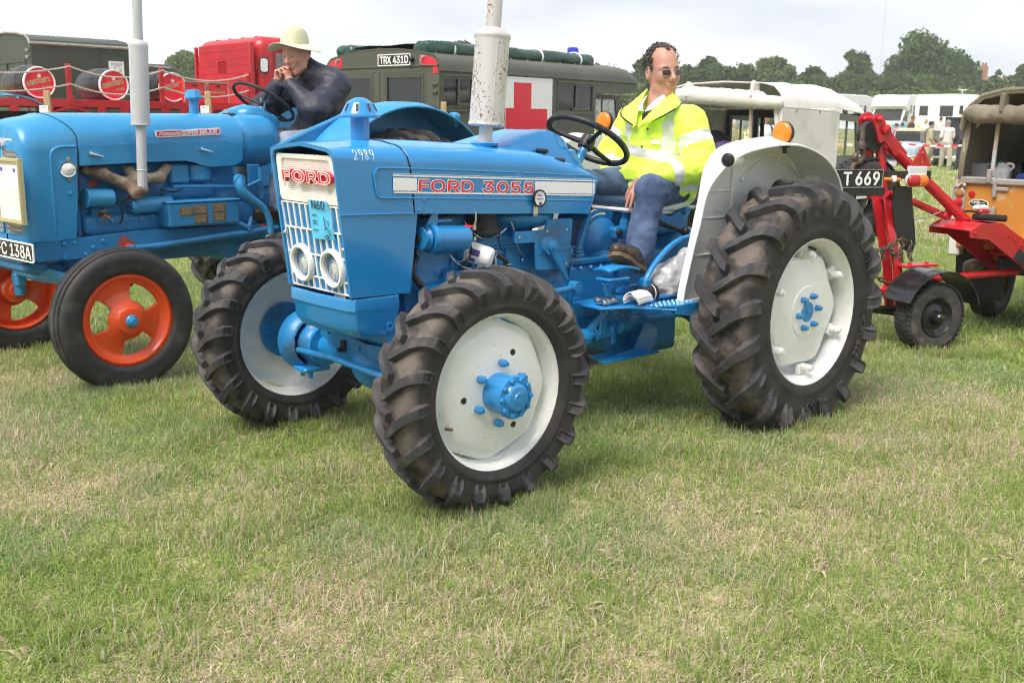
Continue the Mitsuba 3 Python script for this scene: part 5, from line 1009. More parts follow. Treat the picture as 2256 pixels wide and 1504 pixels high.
for s in (-1, 1):
    k = thing(f'{M2}__rear_wheel'); mv = lambda m: move(m, (2.0338, .93*s, .71), 0, s > 0)
    part(k, 'tyre', mv(move(RC, (0, .14, 0))), 'm_tyre', True, uv=UVS[len(RC.vertices), .735]); part(k, 'tread', mv(move(RL, (0, .14, 0))), 'm_lug', 24); part(k, 'rim', mv(RW2), 'm_orange', 40)
    k = thing(f'{M2}__fender', 'blue fender arching over the rear wheel' if s < 0 else None); c = A(2.04, 0, .735); an = np.linspace(.12, 2.45, 40)
    arcs = [[(c[0]+R*math.cos(a), y*s, c[2]+R*math.sin(a)) for a in an] for R, y in ((.865, .60), (.885, .70), (.880, .86), (.850, .93))]
    part(k, 'arch', thick(loft(arcs if s < 0 else arcs[::-1]), .005), MB, 50); part(k, 'lip', tube(arcs[-1], .009, 8), MB)
    pts = [(c[0]+.865*math.cos(a), c[2]+.865*math.sin(a)) for a in an if .12 < a < 1.95]+[(1.10, 1.30), (1.10, 1.15), (1.5, .95), (2.6, .85)]
    part(k, 'inner_panel', xz(P2(pts), .597*s, .603*s), MB); part(k, 'panel_edge', tube([(1.10, .60*s, 1.30), (1.40, .60*s, 1.42), (1.72, .60*s, 1.535)], .016, 8), MB)
    part(k, 'side_lamp', [lathe([(0, 0), (.03, 0), (.034, .02), (.034, .05), (.03, .055), (0, .056)], (2.44, -.90 if s < 0 else .9, 1.52), (-1, 0, 0), 20), tube([(2.44, .9*s, 1.50), (2.44, .88*s, 1.46)], .012)], MB)
ax2 = [tube([(0, -.62, .515), (0, -.3, .52), (0, 0, .545), (0, .3, .52), (0, .62, .515)], [.034, .042, .055, .042, .034], 12)]
for s in (-1, 1): ax2 += [cyl((0, .64*s, .36), (0, .64*s, .57), .032), box((0, .64*s, .46), (.07, .08, .10), .015), cyl((0, .62*s, .384), (0, .75*s, .384), .03), tube([(0, .64*s, .56), (.12, .60*s, .56)], .018, 8)]
part(M2, 'front_axle', ax2+[tube([(.12, -.6, .555), (.12, .6, .555)], .014, 8), box((.02, 0, .60), (.22, .16, .10), .02), hull([(-.2, -.15, .64), (-.2, .15, .64), (.06, -.5, .54), (.06, .5, .54), (.05, -.5, .50), (.05, .5, .50), (-.2, -.15, .6), (-.2, .15, .6)])], MB)
part(M2, 'seat', blob([lambda p: sell(p, (1.93, 0, 1.19), (.22, .24, .06)), lambda p: sell(p, (2.12, 0, 1.28), (.05, .22, .12))], .05, (1.6, -.32, 1.05), (2.3, .32, 1.48), .016), 'm_seat', True)
FR.pop()
# framed notice leaning on the grille of the older tractor
FR.append(F2); k = thing('framed_notice', 'printed history sheet in a pale gilt frame leaning on the grille of the older tractor', 'notice')
xo = -.352
fr_o = [(-.395, .905), (-.055, .905), (-.055, 1.262), (-.395, 1.262)]; fo = P2(fr_o); fi = fo.buffer(-.024, join_style=2)
part(k, 'frame', [yz(fo.difference(fi), xo, xo-.022), yz(fo.buffer(-.004, join_style=2).difference(fi.buffer(.008, join_style=2)), xo-.02, xo-.027)], 'm_gilt')
part(k, 'sheet', yz(fi.buffer(.003), xo-.004, xo-.010), 'm_plate_white')
part(k, 'printing', [text('IIIIIIIIIIIIIIIIIII'[:n], (xo-.0102, -.102, z), (0, -1, 0), (0, 0, 1), .0055, w, .0008) for n, w, z in [(14, .19, 1.165), (9, .13, 1.150), (9, .14, 1.140), (6, .08, 1.128)]+[(17, .24, 1.105-.0115*i) for i in range(13)]+[(8, .11, .945)]], 'm_grey_paint')
part(k, 'printed_emblem', [ring((xo-.0108, y, 1.197), (1, 0, 0), .012, .002, 16, 5) for y in (-.135, -.30)]+[yz(Point(y, 1.197).buffer(.006), xo-.010, xo-.0112) for y in (-.135, -.30)], 'm_blue_lamp')
FR.pop()

# ================================================================ people
def basis(fwd, tilt=0., roll=0.):
    "head axes as columns: forward, left, up"
    f = unit(fwd); u = A(0, 0, 1); l = unit(np.cross(u, f)); u = np.cross(f, l)
    f2 = f*math.cos(tilt)-u*math.sin(tilt); u2 = u*math.cos(tilt)+f*math.sin(tilt); l2 = l*math.cos(roll)+u2*math.sin(roll); return np.stack([f2, l2, np.cross(f2, l2)], 1)
def headmesh(c, B, h=.0042, chub=1.0, s=1.0, neck=None):
    c = A(*c)
    def f(P):
        p = (P-c)@B/s; a = np.abs(p[:, 1]); q = np.stack([p[:, 0], a, p[:, 2]], -1)
        d = sell(p, (-.012, 0, .034), (.098, .074*chub**.3, .100)); d = smin(d, sell(p, (.028, 0, -.034), (.066, .052*chub, .094)), .03)
        d = smin(d, caps(q, (.018, .038*chub, -.074), (.068, .009, -.106), .020*chub, .019), .022); d = smin(d, caps(q, (.0, .048*chub, -.030), (.018, .040*chub, -.074), .020, .020), .03)
        d = smin(d, sell(q, (.060, .038, -.026), (.026, .021*chub, .024)), .02); d = smin(d, caps(q, (.080, 0, .024), (.066, .044, .022), .012, .010), .016)
        d = np.maximum(d, -(np.linalg.norm(q-A(.100, .031, .004), axis=1)-.016)+.0) if False else -smin(-d, np.linalg.norm(q-A(.098, .031, .004), axis=1)-.013, .012)
        d = smin(d, np.linalg.norm(q-A(.076, .031, .003), axis=1)-.0125, .004)
        d = smin(d, caps(p, (.088, 0, .012), (.116, 0, -.028), .0085, .0125), .009); d = smin(d, np.linalg.norm(q-A(.100, .012, -.032), axis=1)-.009, .008)
        d = smin(d, caps(p, (.089, -.020, -.0585), (.089, .020, -.0585), .006, .006), .006); d = smin(d, caps(p, (.088, -.016, -.0685), (.088, .016, -.0685), .007, .007), .006)
        d = -smin(-d, caps(p, (.099, -.022, -.062), (.099, .022, -.062), .0035, .0035)+.001, .004)
        e = np.linalg.norm((q-A(-.008, .079, -.006))/A(.024, .012, .036), axis=1)-1; e = e*.010; d = smin(d, e, .008); d = -smin(-d, np.linalg.norm((q-A(-.006, .089, -.004))/A(.011, .006, .018), axis=1)*.006-.006, .004)
        return d*s
    fs = [f]
    if neck is not None: fs.append(lambda P: caps(P, c+B@A(-.02, 0, -.06)*s, neck, .047*s*chub, .062*s*chub))
    lo = c-A(.17, .17, .2)*s; hi = c+A(.17, .17, .18)*s
    if neck is not None: lo = np.minimum(lo, A(*neck)-.07)
    return blob(fs, .03, lo, hi, h)
def hand(w, d, pn, curl=.5, L=.185, left=True, h=.0036, spread=.12, thumb=.7):
    "palm and five bent fingers from the wrist w along d; pn: direction the palm faces"
    w, d = A(*w), unit(d); pn = unit(A(*pn)-d*(A(*pn)@d)); sd = np.cross(d, pn)*(1 if left else -1); s = L/.185; fs = []
    kn = []
    for i, (o, ln, r) in enumerate(((.030, .072, .0088), (.010, .080, .0092), (-.010, .075, .0088), (-.028, .058, .0078))):
        k = w+d*(.092-.006*abs(i-1))*s+sd*o*s; kn.append(k); a = curl*(.6+.12*i); p = k; dd = unit(d+sd*spread*(1.2-i*.8)*.5)
        for j, fr in enumerate((.45, .32, .25)):
            an = a*(1+.55*j) if j < 2 else a*2.2; v = dd*math.cos(an)+pn*math.sin(an); q = p+v*ln*fr*s
            fs.append(lambda P, p=p, q=q, r=r*s*(1-.1*j): caps(P, p, q, r, r*.93)); p = q
    base = [lambda P, k=k: caps(P, w+d*.012*s+(k-w-d*.09*s)*.55, k, .0125*s, .0105*s) for k in kn]
    t0 = w+d*.025*s+sd*.024*s; t1 = t0+unit(d*.75+sd*thumb+pn*.25)*.042*s; t2 = t1+unit(d*.95+sd*.25+pn*.35)*.032*s; t3 = t2+unit(d*.9-sd*.05+pn*.5)*.026*s
    fs += [lambda P: caps(P, t0, t1, .0150*s, .0115*s), lambda P: caps(P, t1, t2, .0110*s, .0098*s), lambda P: caps(P, t2, t3, .0096*s, .0082*s)]
    fs += [lambda P: caps(P, w-d*.05*s, w+d*.02*s, .026*s, .026*s)]
    def all_(P):
        e = None
        for f in base: e = f(P) if e is None else smin(e, f(P), .012*s)
        for f in fs[-1:]: e = smin(e, f(P), .02*s)
        g = None
        for f in fs[:-1]: g = f(P) if g is None else np.minimum(g, f(P))
        return smin(e, g, .006*s)
    c = w+d*.07*s; return blob([all_], .01, c-.145*s, c+.145*s, h)
def folds(amp, fr, seed, st=(1, 1, 1), ridge=.55):
    return lambda p, d: d+amp*((nfbm(p*fr*A(*st), 2, seed)-.5)*2)+amp*ridge*(np.abs(nfbm(p*fr*2.1*A(*st), 2, seed+5)-.5)*2-.4)
def chain(pts, rs): return [lambda p, a=a, b=b, ra=ra, rb=rb: caps(p, a, b, ra, rb) for a, b, ra, rb in zip(pts[:-1], pts[1:], rs[:-1], rs[1:])]
# ---------------------------------------------------------------- driver in the yellow coat
FR.append(F1)
DR = thing('person', 'seated man in a bright yellow high visibility coat, jeans and sunglasses looking aside', 'person')
hc, HB = A(1.818, -.035, 1.760), basis((-.36, -.93, -.04), .02, .05)
nk = A(1.80, -.03, 1.585)
part(DR, 'body', headmesh(hc, HB, .004, 1.0, 1.04, nk), 'm_skin', True)
HW = lambda p: hc+HB@A(*p)*1.04
def hairf(P):
    p = (P-hc)@HB/1.04; d = sell(p, (-.016, 0, .036), (.104, .081, .105)); q = np.abs(p[:, 1])
    keep = np.maximum(p[:, 0]-(.018-.55*np.maximum(.035-p[:, 2], 0)*.0)-.045*np.clip((.075-q)/.05, 0, 1)*0, -p[:, 2]-.030+np.clip((p[:, 0]-(-.02))*1.2, 0, .07))
    front = p[:, 0]-(-.002+.06*np.exp(-(p[:, 1]/.030)**2)*(p[:, 2] > .07)+.020*(p[:, 2] < .07)); d = np.maximum(d, front)
    low = -p[:, 2]-.045-.0+np.clip(p[:, 0]+.03, 0, 1)*.75; d = np.maximum(d, low)
    n = nfbm(P*55, 2, 3)-.5; n2 = nfbm(P*120, 2, 9)-.5; return (d+.018*n+.010*n2)*1.06
part(DR, 'hair', blob([hairf], .01, hc-.17, hc+.17, .0042), 'm_hair', 40)
r_ = np.random.default_rng(4); cl = []
for i in range(190):
    a = r_.uniform(-1.95, 1.95)+math.pi; e = r_.uniform(-.25, 1.3)
    if abs(a-math.pi) > 1.5 and e > .9: e = r_.uniform(-.1, .8)
    d = A(math.cos(e)*math.cos(a), math.cos(e)*math.sin(a), math.sin(e)); o = HW((-.014+.101*d[0], .079*d[1], .036+.103*d[2])); n = unit(HB@d); t1, t2, _ = axes(n); ph = r_.uniform(0, 6.3); R = r_.uniform(.004, .0075)
    u = t1*math.cos(ph)+t2*math.sin(ph); w_ = np.cross(n, u); cl.append(tube([o+n*(.002+R*(1-math.cos(q))*.9)+u*R*math.sin(q)*1.2+w_*q*.0025 for q in np.linspace(-.6, 4.2, 8)], [.0022, .0024, .002, .001], 4))
part(DR, 'curl', cl, 'm_hair')
gl = thing(f'{DR}__sunglasses')
def lens(s):
    g = affinity.scale(P2([(-.023, -.016), (.022, -.013), (.025, .013), (-.022, .014)], .007), s, 1, origin=(0, 0)); o = HW((.0985, s*.033, -.001)); ex = HB@unit((-.22*s, 1, 0)); ez = HB@unit((1, .22*s, .05)); return g, o, ex, np.cross(ez, ex), ez
for s in (-1, 1):
    g, o, ex, ey, ez = lens(s); part(gl, 'lens', place(extr(g, .002), o, ex, ey, ez), 'm_shades'); part(gl, 'rim', place(extr(g.buffer(.0010).difference(g.buffer(-.0010)), .0030), o-ez*.0005, ex, ey, ez), 'm_galv')
    part(gl, 'temple', tube([HW((.094, s*.055, .004)), HW((.06, s*.078, .006)), HW((.0, s*.083, .008)), HW((-.015, s*.083, -.002))], .0018, 6), 'm_steel')
part(gl, 'bridge', tube([HW((.104, -.013, .003)), HW((.107, 0, .006)), HW((.104, .013, .003))], .0016, 6), 'm_steel')
part(DR, 'eyebrow', [tube([HW((.092, s*.014, .022)), HW((.089, s*.032, .027)), HW((.076, s*.048, .022))], [.003, .004, .002], 6) for s in (-1, 1)], 'm_hair')
part(DR, 'lips', [tube([HW((.087, -.023, -.063)), HW((.0955, -.008, -.0600)), HW((.0955, .008, -.0600)), HW((.087, .023, -.063))], [.001, .0034, .0034, .001], 6), tube([HW((.087, -.019, -.066)), HW((.0955, 0, -.0685)), HW((.087, .019, -.066))], [.001, .0042, .001], 6)], 'm_lip')
nS, nE, nW = A(1.855, -.205, 1.500), A(1.845, -.310, 1.285), A(1.475, -.262, 1.232)
fS, fE, fW = A(1.80, .155, 1.495), A(1.735, .225, 1.345), A(1.655, .175, 1.245)
tors = [lambda p: caps(p, (1.80, -.03, 1.425), (1.80, -.02, 1.20), .150, .145), lambda p: caps(p, (1.84, -.15, 1.485), (1.80, .10, 1.485), .098, .098), lambda p: caps(p, (1.78, -.11, 1.20), (1.77, .10, 1.20), .120, .12), lambda p: caps(p, (1.60, -.17, 1.20), (1.80, -.16, 1.17), .085, .12)]
ja = tors+chain([nS, nE], [.086, .080])+chain([nE, nW], [.078, .056])+chain([fS, fE, fW], [.088, .070, .054])
jm = blob(ja, .045, (1.30, -.50, 1.03), (2.10, .42, 1.68), .0085, folds(.015, 7.5, 3, (1, 1, 1.4), 1.1))
def coat_field(q):
    lat = (q-A(1.80, -.03, 0))@A(.10, -1, 0); fwd = (q-A(1.80, -.03, 0))@unit((-1, -.12, 0))
    def ct(a, b): ab = b-a; t = ((q-a)@ab)/(ab@ab); return t, np.linalg.norm(q-a-np.clip(t, 0, 1)[:, None]*ab, axis=1)
    t1, d1 = ct(nS, nE); t2, d2 = ct(nE, nW); t3, d3 = ct(fS, fE); t4, d4 = ct(fE, fW)
    an = np.minimum(d1-.105, d2-.09)+2*np.maximum(q[:, 1]+.20, 0)+.5*np.maximum(.12-d1-.03, 0)*0; af = np.minimum(d3-.10, d4-.09)+2*np.maximum(.13-q[:, 1], 0)
    arm = np.minimum(an, af); iv = lambda x, c, w: np.abs(x-c)-w
    tz = q[:, 2]+.05*lat+.012*np.sin(lat*9)
    body = np.minimum(iv(tz, 1.345, .026), iv(tz, 1.20, .026)); 
    for o in (.125, -.115): body = np.minimum(body, np.maximum(iv(lat, o, .026), 1.34-tz))
    body = np.maximum(body, -arm)
    nb = np.minimum(np.maximum(iv(t1, .44, .13)*.2, d1-d2-.02), np.maximum(iv(t2, .62, .08)*.4, d2-d1)); fb = np.minimum(np.maximum(iv(t3, .52, .15)*.2, d3-d4-.02), np.maximum(iv(t4, .78, .18)*.2, d4-d3))
    return np.minimum(body, np.minimum(np.maximum(nb, an), np.maximum(fb, af))), np.maximum(np.maximum(np.abs(lat-.005)-(q[:, 2]-1.47)*.42, 1.47-q[:, 2]), .03-fwd)
vee, rest = cut(jm, coat_field(jm.vertices)[1]); bands, coat = cut(rest, coat_field(rest.vertices)[0])
part(DR, 'coat', coat, 'm_hivis', True); part(DR, 'reflective_band', bands, 'm_reflect', True); part(DR, 'pullover', vee, 'm_dark', True)
tf, tl_ = unit((-1, -.12, 0)), unit((.12, -1, 0)); TP_ = lambda l, f, z: A(1.80, -.03, 0)+tl_*l+tf*f+A(0, 0, z)
def flap(s, N, M, O, C, bulge=.015, n=14):
    "collar leaf: inner edge N..C, outer edge M..O..C (lateral, forward, height)"
    N, M, O, C = (TP_(p[0]*s, p[1], p[2]) for p in (N, M, O, C))
    def fn(u, v):
        u, v = u[..., None], v[..., None]; inn = N*(1-u)+C*u+tf*.02*np.sin(u*math.pi); out = M*(1-u)**2+(2*O-.5*M-.5*C)*2*u*(1-u)*1.0+C*u**2
        return inn*(1-v)+out*v+tf*bulge*np.sin(v*math.pi)+A(0, 0, .008)*np.sin(v*math.pi)*(1-u)
    return fn
for s in (-1, 1):
    lf = flap(s, (.078, .0, 1.642 if s > 0 else 1.675), (.128, -.01, 1.600), (.150, .130, 1.548), (.012, .185, 1.478)); part(DR, 'coat_collar', thick(sheet(lf, 16, 10), .008), 'm_hivis', True)
    u_ = np.linspace(.32, 1, 12); part(DR, 'lapel_zip', tube(lf(u_, u_*0+1.0)+tf*.002, .0042, 6), 'm_black')
    part(DR, 'shirt_collar', thick(sheet(flap(s, (.050, .035, 1.640), (.064, .025, 1.618), (.050, .120, 1.568), (.006, .130, 1.556), .004), 8, 6), .004), 'm_shirt', True)
def backc(u, v):
    a = (u-.5)*math.pi*1.06; r = .086+.030*(1-v); p = A(1.80, -.03, 0); return p+tl_*(np.sin(a)*r)[..., None]-tf*(np.cos(a)*r*1.05-.005)[..., None]+A(0, 0, 1)*(1.585+.075*v)[..., None]
part(DR, 'collar_back', thick(sheet(backc, 24, 6), .010), 'm_hivis', True)
part(DR, 'coat_stud', [lathe([(0, 0), (.006, 0), (.005, .004), (0, .004)], o, (-.9, -.4, 0), 10) for o in ((1.664, -.108, 1.505), (1.655, -.085, 1.465), (1.650, -.055, 1.375), (1.640, .03, 1.515), (1.655, .02, 1.22))], 'm_black')
part(DR, 'coat_patch', [box((1.672, -.125, 1.40), (.006, .05, .022), .002, rotz(.42))], 'm_plate_white')
part(DR, 'pocket_flap', thick(sheet(lambda u, v: np.stack([1.635-.012*np.sin(3*u)+.012*v, -.03+.14*u-.0*v, 1.255-.065*v+.012*np.sin(5*u)], -1), 8, 8), .008), 'm_hivis', True)
nH, fH = nW+A(-.035, .004, -.012), fW+A(-.010, -.01, -.025)
part(DR, 'near_hand', hand(nH, (-.62, -.04, -.78), (.75, .2, -.55), .42, .19, False), 'm_skin', True)
part(DR, 'far_hand', hand(fH, (-.25, -.12, -.96), (.9, -.1, -.25), .38, .19, True), 'm_skin', True)
hipn, kn, an_ = A(1.76, -.13, 1.165), A(1.445, -.305, 1.165), A(1.325, -.345, .865)
hipf, kf, af = A(1.74, .10, 1.16), A(1.42, .16, 1.165), A(1.38, .19, .80)
tr = chain([hipn, kn], [.105, .082])+chain([kn, an_], [.078, .066])+chain([hipf, kf], [.105, .08])+chain([kf, af], [.076, .06])
part(DR, 'jeans', blob(tr, .03, (1.20, -.48, .76), (1.92, .32, 1.32), .0085, folds(.011, 9, 11, (1, 1, 1.3), 1.0)), 'm_denim', True)
def shoe(hl, toe, up, nm):
    hl, toe, up = A(*hl), A(*toe), unit(up); d = toe-hl; sd = unit(np.cross(d, up)); up = np.cross(sd, unit(d))
    sole = []
    g = P2([(-.02, -.030), (-.03, 0), (-.02, .030), (.08, .032), (.18, .047), (.255, .034), (.272, 0), (.255, -.036), (.18, -.046), (.08, -.034)], .012); L = np.linalg.norm(d)/.25
    part(DR, nm+'_sole', place(extr(affinity.scale(g, L, 1, origin=(0, 0)), .020), hl-up*.034, unit(d), np.cross(up, unit(d)), up), 'm_sole')
    part(DR, nm, blob([lambda p: caps(p, hl+up*.018, hl+d*.45+up*.016, .038, .043), lambda p: caps(p, hl+d*.45+up*.016, hl+d*.92+up*.004, .042, .036), lambda p: caps(p, hl+up*.02+d*.08, hl+up*.085+d*.10, .040, .044)], .03, np.minimum(hl, toe)-.08, np.maximum(hl, toe)+.13, .008, lambda p, dd: np.maximum(dd, -((p-hl)@up)-.018)), 'm_leather', True)
shoe((1.315, -.365, .812), (1.095, -.395, .905), (.40, .30, .87), 'near_shoe'); shoe((1.39, .19, .74), (1.14, .21, .745), (0, 0, 1), 'far_shoe')
FR.pop()
# ---------------------------------------------------------------- man in the hat
FR.append(F2)
MH = thing('person', 'man in a pale sun hat and navy jacket resting his chin on clasped hands', 'person')
hc2, HB2 = A(1.752, 0, 1.932), basis((-.95, -.30, -.10), .14, .06)
part(MH, 'body', headmesh(hc2, HB2, .0048, 1.13, 1.06, A(1.86, 0, 1.79)), 'm_skin2', True); H2 = lambda p: hc2+HB2@A(*p)*1.06
part(MH, 'eye', [blob([lambda p, s=s: sell((p-H2((.080, s*.031, .003)))@HB2, (0, 0, 0), (.010, .012, .004))], .01, H2((.08, s*.031, .003))-.02, H2((.08, s*.031, .003))+.02, .003) for s in (-1, 1)], 'm_dark', True)
part(MH, 'hair', blob([lambda P: (lambda p: np.maximum(np.maximum(sell(p, (-.018, 0, .02), (.100, .083, .10)), p[:, 0]-.0), np.maximum(-p[:, 2]-.055, p[:, 2]-.05))*1.06)((P-hc2)@HB2/1.06)], .01, hc2-.16, hc2+.16, .007), 'm_hair_grey', True)
HT = thing(f'{MH}__hat'); hb = basis((-.95, -.30, 0), .08, -.08); ho = H2((-.012, 0, .080))
def hatpt(r, a, z): return ho+hb@A(r*math.cos(a)*1.05, r*math.sin(a)*.95, z)
def brim(u, v):
    a = u*2*math.pi; r = .098+.080*v; z = -.012-.030*v**1.3+.012*v*np.cos(a)+.024*v*np.sin(2*a+.9)+.012*v*np.cos(3*a+1.); q = np.stack([r*np.cos(a)*1.08, r*np.sin(a)*.98, z], -1); return ho+q@hb.T
part(HT, 'brim', thick(sheet(brim, 60, 8), .004), 'm_hat', True)
cr = []
for i, (r, z) in enumerate(((.101, -.014), (.099, .01), (.093, .04), (.084, .07), (.073, .092), (.055, .105), (.027, .108), (.002, .106))):
    cr.append([hatpt(r*(1+.02*math.sin(3*a+i)), a, z-(.012 if i >= 5 else 0)*abs(math.cos(a*1.0+1.2))*0+.006*math.sin(2*a)*(i > 3)) for a in np.linspace(0, 2*math.pi, 40)])
part(HT, 'crown', loft(np.array(cr)), 'm_hat', True)
s_n, e_n, w_n = A(1.955, -.185, 1.725), A(1.70, -.255, 1.545), A(1.650, -.065, 1.715)
s_f, e_f, w_f = A(1.88, .18, 1.70), A(1.56, .16, 1.55), A(1.610, .030, 1.720)
jk = [lambda p: caps(p, (1.955, 0, 1.665), (2.0, 0, 1.42), .165, .205), lambda p: caps(p, (1.95, -.12, 1.72), (1.90, .12, 1.71), .11, .11), lambda p: caps(p, (1.92, 0, 1.77), (1.845, 0, 1.845), .12, .078), lambda p: caps(p, (1.97, -.1, 1.36), (1.97, .1, 1.36), .185, .185), lambda p: caps(p, (1.84, -.07, 1.80), (1.94, -.15, 1.75), .065, .09)]+chain([s_n, e_n], [.10, .085])+chain([e_n, w_n], [.082, .050])+chain([s_f, e_f], [.10, .082])+chain([e_f, w_f], [.08, .05])
jm = blob(jk, .05, (1.42, -.42, 1.14), (2.30, .42, 1.95), .0095, folds(.014, 8, 21, (1, 1, 1.6), .7))
part(MH, 'jacket', jm, 'm_navy', True)
part(MH, 'cuff', [ring(w_n+A(.004, -.010, -.012), unit(w_n-e_n), .043, .011, 30, 8), ring(w_f+A(0, .006, -.012), unit(w_f-e_f), .043, .011, 30, 8)], 'm_navy', True)
part(MH, 'jacket_collar', tube([(1.775, -.055, 1.80), (1.83, -.088, 1.835), (1.90, -.06, 1.85), (1.915, 0, 1.855), (1.89, .06, 1.85), (1.82, .085, 1.83), (1.77, .05, 1.80)], .020, 8, 30), 'm_navy', True)
part(MH, 'sleeve_badge', [box(w_n+A(.008, -.050, -.065), (.05, .012, .016), .004, rotz(.5)@roty(.5))], 'm_plate_white'); part(MH, 'chest_stripe', [tube([(1.742, -.11, 1.70), (1.712, -.05, 1.705)], .004, 6)], 'm_letter_red'); part(MH, 'chest_stripe', [tube([(1.740, -.11, 1.685), (1.710, -.05, 1.69)], .004, 6), tube([(1.742, -.12, 1.665), (1.712, -.06, 1.67)], .003, 6)], 'm_plate_white')
part(MH, 'near_hand', hand(w_n+A(0, .0, .015), (-.12, .26, .95), (-.35, .9, -.2), 1.45, .18, False, .0042, .02, .35), 'm_skin2', True)
part(MH, 'far_hand', hand(w_f+A(.0, .0, .015), (.05, -.20, .97), (.1, -.95, -.2), 1.25, .185, True, .0042, .02, .3), 'm_skin2', True)
part(MH, 'ring', ring(w_n+A(-.03, .06, .10), (0, .5, .8), .011, .003, 16, 6), 'm_steel')
tj = chain([A(1.92, -.12, 1.33), A(1.52, -.20, 1.31), A(1.42, -.2, .92)], [.125, .095, .07])+chain([A(1.92, .12, 1.33), A(1.48, .17, 1.31), A(1.42, .2, .92)], [.125, .095, .07])
part(MH, 'jeans', blob(tj, .03, (1.3, -.36, .84), (2.1, .36, 1.5), .012, folds(.008, 9, 31)), 'm_denim_pale', True)
part(MH, 'shoe', [box((1.36, s*.2, .86), (.28, .10, .10), .03) for s in (-1, 1)], 'm_leather')
FR.pop()
# ---------------------------------------------------------------- standing and walking visitors far off
def visitor(label, px, Y, h, face, top, legs, shorts=False, hair='m_hair', bag=None, arms=.12, lean=0., stride=.07, skin='m_skin', group='visitors walking about the field'):
    x = wx(px, Y); z = float(gz(x, Y)); FR.append(Frame((x, Y, z), face)); s = h/1.78; k = thing('person', label, 'person', group); q = lambda *p: A(p[0]+lean*p[2]*.1, p[1], p[2])*s
    bod = chain([q(.0, 0, 1.52), q(.03, 0, 1.64)], [.055*s, .08*s])+[lambda p: sell(p, q(.035, 0, 1.665), A(.098, .078, .118)*s), lambda p: np.linalg.norm(p-q(.13, 0, 1.65), axis=1)-.014*s]
    for t in (-1, 1):
        hd = q(.10+arms, .25*t, .88); bod += chain([q(.02, .24*t, 1.16), q(.08+arms*.6, .26*t, .98), hd], [.042*s, .034*s, .030*s])+chain([hd, hd+A(.03, 0, -.10)*s], [.036*s, .02*s])
        bod += chain([q(stride*t, .095*t, .60), q(stride*1.3*t-.02, .10*t, .42), q(stride*1.8*t, .10*t, .08)], [.065*s, .056*s, .036*s])
    part(k, 'body', blob(bod, .02, A(-.45, -.42, 0)*s, A(.75, .42, 1.84)*s, .02), skin, True)
    tp = [lambda p: caps(p, q(0, 0, 1.36), q(0, 0, .98), .165*s, .155*s), lambda p: caps(p, q(0, -.15, 1.42), q(0, .15, 1.42), .09*s, .09*s)]
    for t in (-1, 1): tp += chain([q(0, .19*t, 1.42), q(.02, .245*t, 1.17)]+([] if top != 'm_navy' else [q(.08+arms*.6, .26*t, .95)]), [.078*s, .066*s]+([] if top != 'm_navy' else [.052*s]))
    part(k, 'top', blob(tp, .04, A(-.35, -.42, .8)*s, A(.5, .42, 1.6)*s, .02, folds(.01, 7, 5)), top, True)
    lg = []
    for t in (-1, 1): lg += chain([q(0, .09*t, .94), q(stride*t, .10*t, .56)]+([] if shorts else [q(stride*1.3*t-.02, .10*t, .40), q(stride*1.8*t, .10*t, .06)]), [.135*s, .10*s]+([] if shorts else [.088*s, .082*s]))
    part(k, 'shorts' if shorts else 'trousers', blob(lg, .03, A(-.45, -.35, 0)*s, A(.45, .35, 1.1)*s, .02, folds(.008, 8, 9)), legs, True)
    if hair: part(k, 'hair' if hair != 'm_navy' else 'cap', blob([lambda p: np.maximum(np.maximum(sell(p, q(.02, 0, 1.69), A(.108, .09, .115)*s), (p[:, 0]-q(.02, 0, 1.69)[0]-.08*s)-.6*(p[:, 2]-1.70*s)), -(p[:, 2]-1.64*s)-.3*(q(.02, 0, 1.69)[0]-p[:, 0]))], .01, A(-.2, -.2, 1.5)*s, A(.45, .2, 1.9)*s, .016), hair, True)
    part(k, 'shoe', [box(q(stride*1.8*t+.05, .10*t, .045), A(.28, .10, .09)*s, .02) for t in (-1, 1)], 'm_leather' if not shorts else 'm_tan')
    if bag: part(k, 'rucksack', blob([lambda p: sbx(p, q(-.24, 0, 1.20), A(.18, .30, .46)*s, .07)], .02, A(-.45, -.3, .8)*s, A(0, .3, 1.6)*s, .02), bag, True); part(k, 'strap', [tube([q(-.17, .12*t, 1.40), q(0, .13*t, 1.52), q(.15, .12*t, 1.38), q(.12, .14*t, 1.12)], .02, 6, 14) for t in (-1, 1)], bag)
    FR.pop(); return k
def stripef(p, n, uv): return dr.select(dr.abs(p.z*12-dr.floor(p.z*12)-.5) < .12, mi.Color3f(.45, .36, .42), mi.Color3f(.74, .70, .72))
mat('m_stripe', proc(stripef), .85); mat('m_khaki', (.40, .37, .26), .85); mat('m_pale_trouser', (.40, .38, .31), .85); mat('m_pink', (.45, .24, .24), .8); mat('m_lilac', (.42, .45, .62), .8); mat('m_brown', (.06, .04, .035), .8); mat('m_blond', (.42, .33, .18), .8)
visitor('man in striped polo shirt and pale trousers standing before the old cars', 2079, 41, 1.80, 1.7, 'm_stripe', 'm_pale_trouser', hair='m_hair_grey')
visitor('man in khaki shirt, shorts and a grey rucksack beside the old cars', 2040, 40, 1.74, -.25, 'm_khaki', 'm_khaki', True, 'm_navy', 'm_rucksack')
visitor('man in dark suit with his back turned beside the old cars', 2112, 38.6, 1.66, 2.6, 'm_navy', 'm_navy', hair='m_hair')
visitor('woman in a pink top walking by the windbreak', 1966, 48, 1.60, 2.0, 'm_pink', 'm_pale_trouser', hair='m_brown')
visitor('woman in pale lilac blouse walking by the windbreak', 1978, 49, 1.60, 1.2, 'm_lilac', 'm_denim_pale', hair='m_brown')
